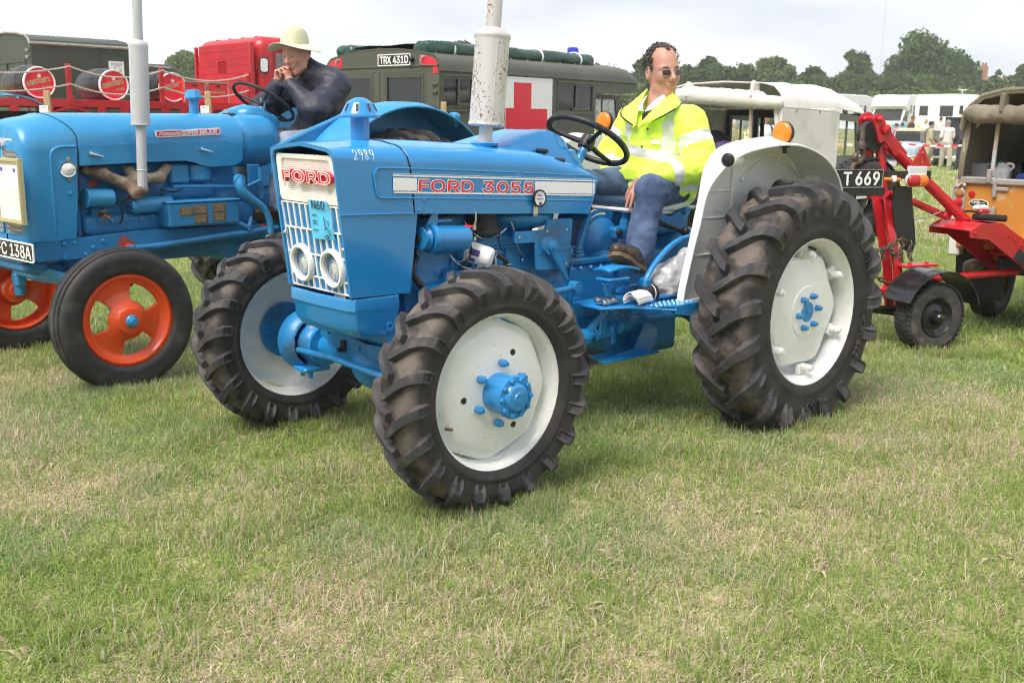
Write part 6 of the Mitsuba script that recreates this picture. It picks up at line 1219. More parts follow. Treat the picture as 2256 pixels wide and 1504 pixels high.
visitor('man in dark brown shirt bending forward before the motorhome', 1990, 52, 1.85, -.6, 'm_brown', 'm_pale_trouser', hair='m_brown', lean=1.2)
visitor('person in white seen small to the left of the second motorhome', 2030, 53, 1.7, 1.4, 'm_plate_white', 'm_denim_pale', hair='m_blond')
visitor('person in white shirt standing at the door of the second motorhome', 2146, 52, 1.7, 1.4, 'm_plate_white', 'm_dark', hair='m_hair')
visitor('blonde woman seen through the pale canvas vehicle from behind', 1605, 24, 1.62, 1.5, 'm_brown', 'm_dark', hair='m_blond')
visitor('man in white shirt with a dark bag seen through the pale canvas vehicle', 1672, 21, 1.78, -1.2, 'm_plate_white', 'm_dark', hair='m_hair', bag='m_navy')

# ================================================================ ambulance
def panel(poly, holes, x0, x1, pl, t=.03):
    "flat panel with openings in plane pl: 'side' (x, z) at y = x0..x1, 'end' (y, z) at x = x0..x1"
    g = P2(poly) if not hasattr(poly, 'area') else poly
    for h in holes: g = g.difference(h if hasattr(h, 'area') else sbox(*h))
    return xz(g, x0, x1) if pl == 'side' else yz(g, x0, x1)
def wheel(k, c, R, W, side, hubm='m_olive', tyre='m_tyre_black'):
    pr = carcass(R, W, R*.58, W*.75, False); mv = lambda m: move(m, c, 0, side > 0)
    w = part(k, 'wheel', mv(lathe([(0, -W*.12), (R*.16, -W*.2), (R*.2, -W*.05), (R*.42, -W*.02), (R*.54, -W*.25), (R*.59, -W*.36), (R*.59, W*.36)], d=(0, 1, 0), n=28)), hubm)
    part(w, 'tyre', mv(lathe(pr[:, ::-1], d=(0, 1, 0), n=40)), tyre, 40); return w
FA = Frame((-.89, 12.6, 0), .848); FR.append(FA)
AM = thing('ambulance', 'olive green box ambulance with a white panel and red cross on its side', 'ambulance')
O = 'm_olive'
W_ = 2.06
roof = [[(x, y, z) for y, z in ((0, 2.07), (.004, 2.13), (.03, 2.19), (.09, 2.24), (.35, 2.29), (.7, 2.325), (1.03, 2.335), (1.36, 2.325), (1.71, 2.29), (1.97, 2.24), (2.03, 2.19), (2.056, 2.13), (2.06, 2.07))] for x in np.linspace(0, 3.72, 6)]
fr_ = lambda dx, dz: [(3.72+dx, y, max(2.07+.0*z, 2.07+(z-2.07)*dz)) for _, y, z in roof[0]]
roof += [fr_(.10, .93), fr_(.19, .75), fr_(.25, .45), fr_(.285, .02)]
part(AM, 'roof', thick(loft(np.array(roof)), .02), O, 40)
part(AM, 'roof_end', yz([(y, z-.004) for _, y, z in [r for r in roof[0]]], -.004, .012), O)
part(AM, 'gutter', [tube([(0, -.012, 2.075), (3.98, -.012, 2.068)], .012, 6), tube([(0, 2.072, 2.075), (3.98, 2.072, 2.068)], .012, 6), tube([(-.012, 0, 2.13), (-.012, 2.06, 2.13)], .008, 6)], O)
part(AM, 'roof_rivet', [lathe([(.009, 0), (.006, .004), (0, .005)], (x, -.001+.0*x, 2.125), (0, -1, 0), 6) for x in np.arange(.3, 3.7, .28)]+[tube([(2.98, .0, 2.09), (2.98, .03, 2.195), (2.98, .3, 2.288)], .006, 5)], O)
wins = [(.06, 1.675, .56, 1.985), (2.20, 1.655, 2.945, 1.985)]
part(AM, 'side_wall', panel([(0, .55), (0, 2.07), (3.99, 2.07), (4.02, 1.93), (3.03, 1.90), (3.0, 1.2), (3.0, .55)], wins, .0, .03, 'side'), O)
part(AM, 'side_wall', panel([(0, .55), (0, 2.07), (3.99, 2.07), (3.0, 1.90), (3.0, .55)], wins, W_-.03, W_, 'side'), O)
part(AM, 'cross_panel', xz([(1.150, 1.20), (2.075, 1.20), (2.075, 2.055), (1.150, 2.055)], -.004, .002), 'm_plate_white')
part(AM, 'red_cross', xz(union_all([sbox(1.313, 1.22, 1.65, 1.985), sbox(1.128+.03, 1.41, 1.975, 1.668)]), -.007, -.003), 'm_letter_red')
for x0, z0, x1, z1 in wins:
    g = thing(f'{AM}__side_window'); f = sbox(x0-.02, z0-.02, x1+.02, z1+.025)
    part(g, 'frame', [xz(f.difference(sbox(x0, z0, x1, z1)), -.012, .01), box(((x0+x1)/2+.01, -.004, (z0+z1)/2), (.03, .02, z1-z0), .004), box(((x0+x1)/2, -.012, z1+.035), (x1-x0+.05, .025, .02), .004), box(((x0+x1)/2+.12, -.010, z0+.018), ((x1-x0)*.5, .02, .035), .004)], O); part(g, 'pane', xz(sbox(x0, z0, x1, z1), .012, .016), 'm_glass_dark')
dw = [(1.20, 1.685, 1.835, 2.005), (.275, 1.685, .90, 2.005)]
part(AM, 'rear_wall', panel([(0, .55), (2.06, .55), (2.06, 2.08), (0, 2.08)], [(.085, .6, 1.99, 2.105)], -.003, .028, 'end'), O)
for i, (y0, z0, y1, z1) in enumerate(dw):
    d = thing(f'{AM}__rear_door'); a, b = ((1.045, 1.985), (.09, 1.035))[i]
    part(d, 'panel', panel([(a, .62), (b, .62), (b, 2.10), (a, 2.10)], [(y0, z0, y1, z1)], .0, .03, 'end'), O)
    part(d, 'window_frame', [yz(sbox(y0-.055, z0-.05, y1+.055, z1+.05).difference(sbox(y0-.03, z0-.03, y1+.03, z1+.03)), -.006, .004), yz(sbox(y0-.02, z0-.02, y1+.02, z1+.02).difference(sbox(y0, z0, y1, z1)), -.010, .004)], O); part(d, 'pane', yz(sbox(y0, z0, y1, z1), .010, .014), 'm_glass_dark')
    part(d, 'hinge', [box((-.012, .06 if i else 2.0, z), (.03, .09, .035), .006) for z in (1.92, 1.83, 1.2)], O)
for s, y0 in ((1, 0), (-1, 2.06)):
    q = lambda p: [(y0+s*a, b) for a, b in p]
    part(AM, 'red_corner_marking', [yz(q([(.313, 2.257), (.20, 2.245), (.10, 2.218), (.029, 2.165), (.02, 2.04), (.09, 2.04), (.09, 2.125), (.313, 2.135)]), -.010, -.004)], 'm_letter_red')
    part(AM, 'grab_hook', [tube([(-.012, y0+s*.25, 2.23), (-.05, y0+s*.25, 2.21), (-.05, y0+s*.255, 2.15), (-.012, y0+s*.24, 2.14)], .010, 6, 12), box((-.014, y0+s*.25, 2.235), (.02, .06, .03), .005)], 'm_galv')
pl = thing(f'{AM}__number_plate'); part(pl, 'plate', yz(P2([(.478, 2.145), (1.05, 2.145), (1.05, 2.275), (.478, 2.275)], .008), -.012, -.006), 'm_black')
part(pl, 'edge', yz(sbox(.475, 2.142, 1.053, 2.278).difference(sbox(.487, 2.153, 1.041, 2.267)), -.016, -.007), 'm_plate_white'); part(pl, 'lettering', text('TRX 431D', (-.012, 1.015, 2.168), (0, -1, 0), (0, 0, 1), .084, .500, .003, .003), 'm_plate_white')
part(AM, 'plate_lamp', [lathe([(0, 0), (.03, 0), (.03, .04), (.02, .05), (0, .05)], (-.01, .44, 2.21), (-1, 0, 0), 14)], 'm_black')
part(AM, 'waist_rail', [box((.57, -.008, 1.62), (1.12, .016, .03), .004), box((2.55, -.008, 1.62), (.92, .016, .03), .004), box((1.5, -.008, 1.17), (3.0, .016, .03), .004)], O)
cd = sbox(3.08, 1.22, 3.66, 1.82); cab = P2([(3.0, .6), (3.0, 1.90), (3.72, 1.88), (3.90, 1.3), (3.92, .6)])
for y0, y1 in ((.13, .16), (1.90, 1.93)):
    part(AM, 'cab_door', panel(cab, [P2([(3.10, 1.24), (3.10, 1.83), (3.66, 1.83), (3.78, 1.24)])], y0, y1, 'side'), O)
    part(AM, 'door_window_bar', [box((3.36, (y0+y1)/2, 1.53), (.025, .02, .6), .004)], O); part(AM, 'door_pane', xz([(3.10, 1.24), (3.10, 1.83), (3.66, 1.83), (3.78, 1.24)], (y0+y1)/2-.002, (y0+y1)/2+.002), 'm_glass')
wsf = yz(sbox(.15, 1.25, 1.91, 1.88).difference(union_all([sbox(.22, 1.30, .98, 1.82), sbox(1.08, 1.30, 1.84, 1.82)])), 3.74, 3.78); part(AM, 'windscreen_frame', wsf, O)
part(AM, 'bonnet', blob([lambda p: sbx(p, (4.35, 1.03, 1.0), (.95, 1.6, .5), .06), lambda p: sbx(p, (4.35, 1.03, .8), (.9, 1.75, .3), .05)], .03, (3.8, 0, .5), (4.95, 2.06, 1.35), .03), O, 50)
part(AM, 'chassis', box((2.2, 1.03, .55), (4.4, 1.3, .18), .03), 'm_black')
part(AM, 'rear_step', box((-.1, 1.03, .5), (.2, 1.2, .05), .01), 'm_galv')
for x in (.95, 4.25):
    for s, y in ((-1, .12), (1, 1.94)): wheel(AM, (x, y, .40), .40, .2, s)
bl = thing(f'{AM}__beacon', 'blue warning beacon on the roof'); part(bl, 'dome', lathe([(0, .17), (.06, .165), (.082, .145), (.085, .02), (.085, 0)], (3.50, .80, 2.40), (0, 0, 1), 24), 'm_blue_lamp'); part(bl, 'base', cyl((3.50, .8, 2.30), (3.50, .8, 2.405), .09), 'm_black')
FR.pop()
FR.append(FA)
def tarp(name, lab, x0, x1, y, seed):
    k = thing(name, lab, 'tarpaulin', 'rolled tarpaulins on the ambulance roof'); f = lambda p: sbx(p, ((x0+x1)/2, y, 2.335), (x1-x0, .30, .17), .075)
    m = blob([f], .01, (x0-.1, y-.3, 2.2), (x1+.1, y+.3, 2.55), .02, folds(.030, 3.2, seed, (.7, 2, 2))); part(k, 'roll', m, 'm_tarp', True)
    for x in np.arange(x0+.45, x1-.1, .82): part(k, 'strap', tube([(x+.015*math.cos(a), y+.165*math.cos(a), 2.335+.108*math.sin(a)) for a in np.linspace(0, 2*math.pi, 26)[:-1]], .013, 6, closed=True), 'm_reflect')
    part(k, 'eyelet', [lathe([(.008, 0), (.016, .002), (.018, .006)], (x, y-.155, 2.275), (0, -1, 0), 10) for x in np.arange(x0+.12, x1, .33)], 'm_steel'); return k
tarp('rolled_tarpaulin', 'long rolled dark green tarpaulin strapped along the near edge of the ambulance roof', .0, 3.24, .33, 2)
tarp('rolled_tarpaulin', 'rolled dark green tarpaulin on the far left edge of the ambulance roof', .02, 3.2, 1.74, 5)
whole('loose_tarpaulin', 'loose flat green tarpaulin spread over the middle of the ambulance roof', 'tarpaulin', thick(sheet(lambda u, v: np.stack([.05+2.9*u, .55+1.0*v, 2.372+.02*np.sin(9*u+4*v)+.016*np.sin(7*v+2)], -1), 40, 16), .01), 'm_tarp', True)
FR.pop()

# ================================================================ pale canvas topped vehicle
FL = Frame((3.14, 12.5, 0), .84); FR.append(FL)
LV = thing('canvas_utility_vehicle', 'off white canvas topped utility vehicle with an open back, behind the seated driver', 'utility vehicle'); C_ = 'm_canvas'; WL = 1.62
def tiltroof(x0, x1, W, zs, zt, n=9, sag=.012):
    R = []
    for i in range(n):
        x = x0+(x1-x0)*i/(n-1); sg = sag*math.sin(i*math.pi/2.0)
        R.append([(x, y, z) for y, z in ((0, zs), (.012, zs+.06), (.05, zs+.15), (.13, zt-.05-sg), (.28, zt-.012-sg), (W/2, zt+.012-sg), (W-.28, zt-.012-sg), (W-.13, zt-.05-sg), (W-.05, zs+.15), (W-.012, zs+.06), (W, zs))])
    return np.array(R)
R1 = tiltroof(-.06, 1.40, WL, 1.71, 1.99); R2 = R1[-1:]*A(0, 1, 0)+A(2.12, 0, 0)+np.stack([R1[-1][:, 0]*0, R1[-1][:, 1]*0, 1.66+(R1[-1][:, 2]-1.71)*.55], -1)
part(LV, 'canvas_roof', thick(loft(np.vstack([R1, R2])), .012), C_, 50)
for s, y in ((-1, 0), (1, WL)): part(LV, 'canvas_side', thick(sheet(lambda u, v, y=y, s=s: np.stack([-.06+1.46*u+.0*v, y+s*(-.012*np.sin(3.1*v)*(1+np.sin(7*u))*.5), .98+.735*v-.03*u*v], -1), 16, 10), .012), C_, True)
part(LV, 'canvas_seam', [tube([(-.06, -.008, 1.712), (.7, -.008, 1.695), (1.40, -.008, 1.675)], .010, 6), tube([(-.065, .01, 1.70), (-.065, .01, 1.0)], .018, 6), tube([(1.385, -.006, 1.68), (1.39, -.006, 1.0)], .014, 6)], C_)
part(LV, 'eyelet', [box((x, -.014, 1.668), (.03, .014, .03), .004) for x in (.25, .85)], 'm_galv')
roll = blob([lambda p: caps(p, (-.09, .06, 1.755), (-.09, 1.56, 1.85), .075, .085), lambda p: caps(p, (-.09, .3, 1.80), (-.09, 1.3, 1.87), .09, .09)], .03, (-.25, -.06, 1.62), (.08, 1.68, 2.02), .017, folds(.012, 5, 8, (1, 2.5, 1))); part(LV, 'rolled_curtain', roll, C_, True)
part(LV, 'curtain_strap', [box((-.10, y, 1.90), (.17, .05, .20), .02, roty(.2)) for y in (.36, 1.25)], C_)
part(LV, 'canvas_drape', thick(sheet(lambda u, v: np.stack([-.07+0*u, .02+.10*v*(1-u), 1.72-.72*u+0*v], -1), 6, 4), .01), C_, True)
for s, y in ((-1, .02), (1, WL-.02)): part(LV, 'side_panel', [xz([(0, .55), (3.2, .55), (3.2, .98), (0, .98)], y, y+.03*-s)], 'm_white')
part(LV, 'tailgate', yz([(0, .62), (WL, .62), (WL, 1.045), (0, 1.045)], -.03, .0), 'm_olive_dark'); part(LV, 'tailgate_capping', [box((-.015, WL/2, 1.055), (.06, WL, .03), .006)]+[lathe([(0, 0), (.008, 0), (.006, .004), (0, .004)], (-.046, y, 1.055), (-1, 0, 0), 6) for y in np.arange(.1, 1.5, .22)], 'm_galv')
part(LV, 'floor', xy([(0, 0), (2.1, 0), (2.1, WL), (0, WL)], .70, .72), 'm_olive_dark')
part(LV, 'hoop_pole', [tube([(-.02, .42, 1.05), (-.02, .44, 1.80)], .022, 8), tube([(.0, WL-.08, 1.05), (.0, WL-.1, 1.75)], .022, 8)], 'm_tan'); part(LV, 'guy_cord', tube([(-.1, .08, 1.80), (-.04, -.01, 1.3)], .006, 5), 'm_rope')
dr_ = P2([(1.42, .62), (1.42, 1.66), (2.04, 1.64), (2.17, 1.20), (2.19, .62)]); dwn = P2([(1.49, 1.13), (1.49, 1.575), (1.985, 1.555), (2.085, 1.13)])
for y in (.03, WL-.05):
    part(LV, 'door', panel(dr_, [dwn], y, y+.02, 'side'), 'm_olive_grey'); part(LV, 'door_frame', [box((1.74, y+.01, 1.35), (.02, .03, .45), .004), xz(dwn.buffer(.015).difference(dwn), y-.006, y+.026)], 'm_olive_grey'); part(LV, 'door_pane', xz(dwn, y+.009, y+.011), 'm_glass')
part(LV, 'windscreen_frame', yz(sbox(.03, 1.12, WL-.03, 1.66).difference(union_all([sbox(.10, 1.20, WL/2-.03, 1.60), sbox(WL/2+.03, 1.20, WL-.10, 1.60)])), 2.10, 2.14), 'm_olive_dark')
part(LV, 'partition', yz(sbox(.03, .72, WL-.03, 1.16), 1.36, 1.39), 'm_olive_dark'); part(LV, 'partition_frame', yz(sbox(.03, 1.14, WL-.03, 1.70).difference(union_all([sbox(.12, 1.18, WL*.33, 1.62), sbox(WL*.36, 1.18, WL*.63, 1.62), sbox(WL*.66, 1.18, WL-.10, 1.62)])), 1.36, 1.39), 'm_black')
part(LV, 'steering_wheel', ring((1.75, .40, 1.16), (-.8, 0, .6), .2, .014, 36, 6), 'm_black'); part(LV, 'seat_back', [box((1.55, y, 1.05), (.12, .46, .42), .05) for y in (.42, 1.2)], 'm_black')
part(LV, 'bonnet', blob([lambda p: sbx(p, (2.65, WL/2, .98), (1.0, 1.2, .26), .06), lambda p: sbx(p, (2.65, .16, .82), (1.05, .34, .42), .06), lambda p: sbx(p, (2.65, WL-.16, .82), (1.05, .34, .42), .06), lambda p: sbx(p, (2.7, WL/2, .75), (.9, 1.2, .5), .06)], .03, (2.05, -.1, .45), (3.3, WL+.1, 1.2), .03), 'm_white', 50)
part(LV, 'chassis', box((1.5, WL/2, .52), (3.2, 1.1, .16), .03), 'm_black')
mi_ = thing(f'{LV}__wing_mirror'); mo = A(2.86, -.13, 1.08)
part(mi_, 'shell', [blob([lambda p: sbx(p, mo, (.05, .20, .26), .05)], .01, mo-.2, mo+.2, .012), tube([mo+A(0, .06, -.1), mo+A(.0, .16, -.28)], .01, 6)], 'm_black', 50); part(mi_, 'glass', box(mo-A(.024, 0, 0), (.012, .165, .225), .006), 'm_chrome')
for x in (.62, 2.75):
    for s, y in ((-1, .12), (1, WL-.12)): wheel(LV, (x, y, .37), .37, .19, s, 'm_white')
FR.pop()
FR.append(FL)
whole('duffel_bag', 'dark blue bag lying in the open back of the pale canvas vehicle', 'bag', blob([lambda p: sbx(p, (.25, .95, 1.03), (.36, .7, .28), .12)], .01, (-.05, .4, .8), (.6, 1.5, 1.3), .02, folds(.03, 5, 3)), 'm_blue_cloth', True)
whole('purple_bag', 'small purple bundle on top of the bags in the pale canvas vehicle', 'bundle', blob([lambda p: sell(p, (.22, .90, 1.22), (.13, .14, .08))], .01, (-.05, .6, 1.05), (.5, 1.2, 1.4), .014, folds(.015, 8, 4)), 'm_purple', True)
whole('dark_coat', 'dark coat heaped in the back of the pale canvas vehicle', 'coat', blob([lambda p: sell(p, (.42, .60, 1.15), (.2, .36, .14)), lambda p: sell(p, (.5, 1.25, 1.2), (.2, .22, .22))], .08, (.1, .1, .9), (.85, 1.6, 1.5), .02, folds(.03, 6, 6)), 'm_dark', True)
whole('blue_crate', 'blue plastic crate in the back of the pale canvas vehicle near its right side', 'crate', box((.25, .28, 1.02), (.35, .32, .30), .02), 'm_blue_cloth')
FR.pop()

# ================================================================ red brewery lorry
FB = Frame((-1128/2314*15, 15, 0), .75); FR.append(FB)
LO = thing('flatbed_lorry', 'bright red flatbed lorry loaded with barrels, roped between posts', 'lorry'); RD = 'm_red'
part(LO, 'deck', [box((1.2, 1.1, 1.70), (6.6, 2.2, .06), .006)], RD); part(LO, 'deck_rail', [box((1.2, -.01, 1.68), (6.6, .04, .115), .006), box((1.2, 2.21, 1.68), (6.6, .04, .115), .006)], RD)
part(LO, 'rail_bracket', [box((x, .0, 1.60), (.12, .06, .10), .008) for x in (-.6, -.1, .30, .78, 1.55, 1.9, 2.55, 2.85, 3.3, 3.7)], RD)
part(LO, 'rail_lamp', [lathe([(0, 0), (.04, 0), (.04, .02), (0, .03)], (x, -.03, 1.60), (0, -1, 0), 16) for x in (2.02, 3.55)], 'm_amber')
for x in (-1.0, 1.095, 2.51, 4.0):
    st = thing(f'{LO}__stake'); part(st, 'post', [box((x, .0, 1.96), (.07, .05, .56), .006), box((x+.015, -.03, 1.72), (.075, .03, .14), .006)], RD)
def rope(a, b, sag): t = np.linspace(0, 1, 16)[:, None]; return tube(A(*a)*(1-t)+A(*b)*t-A(0, 0, 1)*sag*4*t*(1-t), .013, 6)
for x0, x1 in ((-1.0, 1.095), (1.095, 2.51), (2.51, 4.0)):
    for z in (2.21, 1.96): part(LO, 'rope', rope((x0, -.02, z), (x1, -.02, z-.01), .13), 'm_rope')
part(LO, 'deck_load_strap', [tube([(.1, .2, 1.76), (.35, .0, 1.77), (.6, -.04, 1.70), (.72, -.04, 1.60)], .012, 6, 20), tube([(-.2, .15, 1.76), (.2, .3, 1.80), (.4, .1, 1.75), (.3, -.02, 1.70)], .016, 6, 16)], 'm_cyan')
hbx = 4.06
for i in range(8):
    z0 = 1.745+.122*i; t = [(y, z0+.004), (y+0, z0+.118)] if False else None
    l, r = 1.92-.016*i, -.02+.006*i; part(LO, 'headboard__plank', yz([(r, z0+.002), (l, z0+.002), (l-.016, z0+.120), (r+.006, z0+.120)], hbx, hbx+.035, holes=(sbox(.82, 2.24, 1.12, 2.44),) if 3 < i < 6 else ()), 'm_red_plank')
part(LO, 'headboard_edge', [box((hbx+.0, -.03, 2.22), (.08, .05, 1.0), .008), box((hbx+.0, 1.9, 2.22), (.06, .05, .98), .008)], RD); part(LO, 'headboard_bar', [box((hbx+.02, y, 2.34), (.02, .02, .21), .003) for y in np.arange(.84, 1.12, .045)], 'm_red_plank')
cabs = lambda p: sbx(p, (4.66, 1.0, 2.02), (1.02, 2.16, 1.62), .20)
part(LO, 'cab', blob([lambda p: np.maximum(np.maximum(cabs(p), -sbx(p, (4.64, 1.0, 2.22), (.88, 1.96, .95), .1)), -sbx(p, (4.74, 1.0, 2.34), (.56, 3.0, .50), .06))], .01, (4.05, -.2, 1.1), (5.3, 2.2, 2.95), .03), RD, 50)
part(LO, 'cab_roof_rib', [tube([(4.32, y, 2.828), (5.0, y, 2.828)], .018, 6) for y in (.3, .75, 1.2, 1.65)], RD)
cdp = P2([(4.40, 1.3), (4.40, 2.64), (5.06, 2.64), (5.08, 2.0), (5.08, 1.3)], .05); part(LO, 'cab_door_seam', [tube([(x, -.085, z) for x, z in list(cdp.exterior.coords)[::2]], .010, 5)], RD)
part(LO, 'cab_window_seal', [tube([(4.47, -.075, 2.10), (4.47, -.075, 2.58), (5.01, -.075, 2.58), (5.01, -.075, 2.10), (4.47, -.075, 2.10)], .014, 6)], RD); part(LO, 'cab_pane', [xz(sbox(4.46, 2.09, 5.02, 2.59), -.05, -.046), xz(sbox(4.46, 2.09, 5.02, 2.59), 2.046, 2.05)], 'm_glass')
part(LO, 'quarter_window', [xz(P2([(4.17, 2.24), (4.17, 2.47), (4.30, 2.49), (4.34, 2.46), (4.34, 2.26), (4.30, 2.23)], .03), -.078, -.086)], 'm_black'); part(LO, 'quarter_pane', [xz(P2([(4.19, 2.26), (4.19, 2.46), (4.29, 2.47), (4.32, 2.44), (4.32, 2.27), (4.28, 2.25)], .03), -.085, -.090)], 'm_lens'); part(LO, 'door_handle', box((4.43, -.09, 1.98), (.03, .04, .16), .008), RD)
part(LO, 'mudguard', [lathe([(.52, -.16), (.55, -.16), (.55, .16), (.52, .16)], (1.1, .12, 1.08), (0, 1, 0), 32)], RD); part(LO, 'chassis', box((1.6, 1.1, 1.42), (6.6, .9, .28), .02), 'm_black')
for x in (1.1, 4.7):
    for s, y in ((-1, .15), (1, 2.05)): wheel(LO, (x, y, .95), .45, .26, s, RD)
FR.pop()
FR.append(FB)
def barrel(label, x, y, group=None):
    k = thing('beer_barrel', label, 'barrel'); L, R = .98, .218; o = A(x, y, 1.968)
    pr = [(R*(1+.20*math.sin(math.pi*t)), L*t) for t in np.linspace(0, 1, 17)]
    for i in range(18):
        a0, a1 = i*2*math.pi/18+.012, (i+1)*2*math.pi/18-.012; part(k, 'stave', lathe(pr, o, (0, 1, 0), 3, a0, a1), 'm_barrel', 30)
    for t, w in ((.10, .05), (.30, .045), (.70, .045), (.90, .05)): part(k, 'hoop', lathe([(R*(1+.20*math.sin(math.pi*q))+.006, L*q) for q in (t-w/2, t, t+w/2)], o, (0, 1, 0), 36), 'm_barrel', 40)
    part(k, 'head', lathe([(0, .016), (R*.955, .016)], o, (0, 1, 0), 36), 'm_letter_red'); part(k, 'head_rim', lathe([(R*.945, .018), (R*.955, -.004), (R*1.02, -.008), (R*1.045, .02), (R*1.045, .045)], o, (0, 1, 0), 40), 'm_plate_white')
    st = Polygon([((.040 if i % 2 == 0 else .016)*math.sin(i*math.pi/5), (.040 if i % 2 == 0 else .016)*math.cos(i*math.pi/5)) for i in range(10)])
    part(k, 'star', place(extr(st, .003), o+A(0, .0135, .095), (1, 0, 0), (0, 0, 1), (0, -1, 0)), 'm_plate_white')
    e = unit((1, 0, .25)); part(k, 'lettering', [text("SHIPSTONE'S", o+A(-.17, .0145, -.055), e, (-.25, 0, 1), .066, .335, .003, .0026), text('ALES', o+A(.035, .0145, -.078), (1, 0, .08), (0, 0, 1), .034, .12, .003, .001)], 'm_gilt')
barrel('black red ended barrel on the lorry nearest the left edge of the picture', .77, .25)
barrel('black barrel with red lettered end in the middle of the red lorry deck', 1.87, .25)
barrel('black barrel with red lettered end half hidden by the pale grey exhaust stack', 2.82, .25)
barrel('black barrel lying furthest left on the red lorry deck, mostly out of the picture', -.35, .25)
def crate(label, x):
    k = thing('drinks_crate', label, 'crate', 'crates at the lorry headboard')
    part(k, 'case', [box((x, .28, 1.90), (.37, .28, .32), .008)], 'm_letter_red'); part(k, 'edge_trim', [box((x+dx, .135, 1.90), (.022, .014, .33), .003) for dx in (-.18, .18)]+[box((x, .135, 2.055), (.37, .014, .02), .003)], 'm_galv')
    part(k, 'hand_hole', box((x, .136, 2.0), (.07, .012, .028), .006), 'm_black'); part(k, 'lettering', [text('THE PROPERTY OF', (x-.07, .137, 1.935), (1, 0, 0), (0, 0, 1), .013, .14, .003), text('SHIPSTONE', (x-.125, .137, 1.885), (1, 0, 0), (0, 0, 1), .032, .25, .003, .001)], 'm_gilt')
crate('red lettered crate standing against the headboard of the lorry', 3.53); crate('red lettered crate left of the crate at the headboard, beside the last barrel', 3.13)
FR.pop()
# ================================================================ dark green box van
FV = Frame((-9.4, 20, 0), .78); FR.append(FV)
VN = thing('box_van', 'long dark green box van with a rounded roof behind the red lorry', 'van'); G = 'm_olive_dark'; VW = 2.5
prof = [(.0, 2.80), (.06, 2.90), (.2, 2.96), (.6, 3.02), (1.25, 3.06), (1.9, 3.02), (2.3, 2.96), (2.44, 2.90), (2.5, 2.80)]
part(VN, 'body', [loft(np.array([[(x, y, z) for y, z in [(0, .9)]+prof+[(2.5, .9)]] for x in (.46, 2.40)]), True)], G, 30); part(VN, 'roof_edge', [tube([(.46, -.012, 2.83), (2.40, -.012, 2.83)], .03, 8), tube([(.44, -.01+y, z+.01) for y, z in prof], .022, 8)], 'm_galv')
part(VN, 'rear_frame', [yz(P2([(.3, 1.0), (2.2, 1.0), (2.2, 2.55), (.3, 2.55)]).difference(sbox(.36, 1.06, 2.14, 2.49)), .44, .47), box((.45, 1.25, 1.8), (.03, .05, 1.5), .005)], G); part(VN, 'hinge', [box((.43, .12, z), (.04, .10, .05), .006) for z in (2.70, 2.58)], 'm_galv')
part(VN, 'side_door', [xz(sbox(1.76, 1.0, 2.30, 2.74).difference(sbox(1.78, 1.02, 2.28, 2.72)), -.012, .004), box((1.82, -.012, 2.76), (.05, .03, .02), .004)], G)
part(VN, 'poster', [xz(sbox(1.93, 2.25, 2.24, 2.57), -.016, -.010)], 'm_plate_white'); part(VN, 'poster_print', [xz(Point(2.10, 2.40).buffer(.085).difference(Point(2.10, 2.42).buffer(.045)), -.019, -.015), xz(sbox(1.97, 2.49, 2.2, 2.54), -.019, -.015)], 'm_grey_paint')
part(VN, 'cab', blob([lambda p: sbx(p, (2.95, 1.25, 1.75), (1.2, 2.2, 1.65), .16)], .01, (2.2, -.05, .8), (3.8, 2.6, 2.75), .04), G, 50); part(VN, 'cab_roof_edge', tube([(2.45, .12, 2.53), (3.3, .12, 2.50)], .022, 6), 'm_galv'); part(VN, 'cab_window', xz(sbox(2.75, 1.75, 3.3, 2.3), .135, .142), 'm_glass_dark')
part(VN, 'chassis', box((1.7, 1.25, .95), (3.6, 1.2, .3), .02), 'm_black')
for x in (.95, 3.0):
    for s, y in ((-1, .12), (1, 2.38)): wheel(VN, (x, y, .90), .45, .24, s)
FR.pop()
# ================================================================ marker posts with number cards
def marker(label, px, Y, ztop, no):
    x = wx(px, Y); z = float(gz(x, Y)); k = thing('marker_post', label, 'post', 'wooden marker posts with number cards'); FR.append(Frame((x, Y, 0), .1))
    part(k, 'stake', box((0, 0, (z+ztop)/2-.05), (.058, .045, ztop-z+.1), .006), 'm_wood'); part(k, 'card', box((-.03, -.028, ztop-.20), (.085, .003, .115), .001), 'm_plate_white')
    part(k, 'printing', [text(no, (-.065, -.030, ztop-.245), (1, 0, 0), (0, 0, 1), .032, .07, .001), text('IIIIII', (-.06, -.030, ztop-.165), (1, 0, 0), (0, 0, 1), .008, .05, .001)], 'm_blue_lamp'); FR.pop()
marker('wooden marker post with card N62 in front of the red lorry, the leftmost post', 115, 10.6, 1.735, 'N62'); marker('wooden marker post with card N59 beyond the intake pipe of the older tractor', 463, 10.8, 1.755, 'N59'); marker('wooden marker post with card 61 beside the rear door of the ambulance', 973, 11.2, 1.69, '61'); marker('wooden marker post with a white card just left of the near amber lamp', 1700, 9.4, 1.475, 'N58')

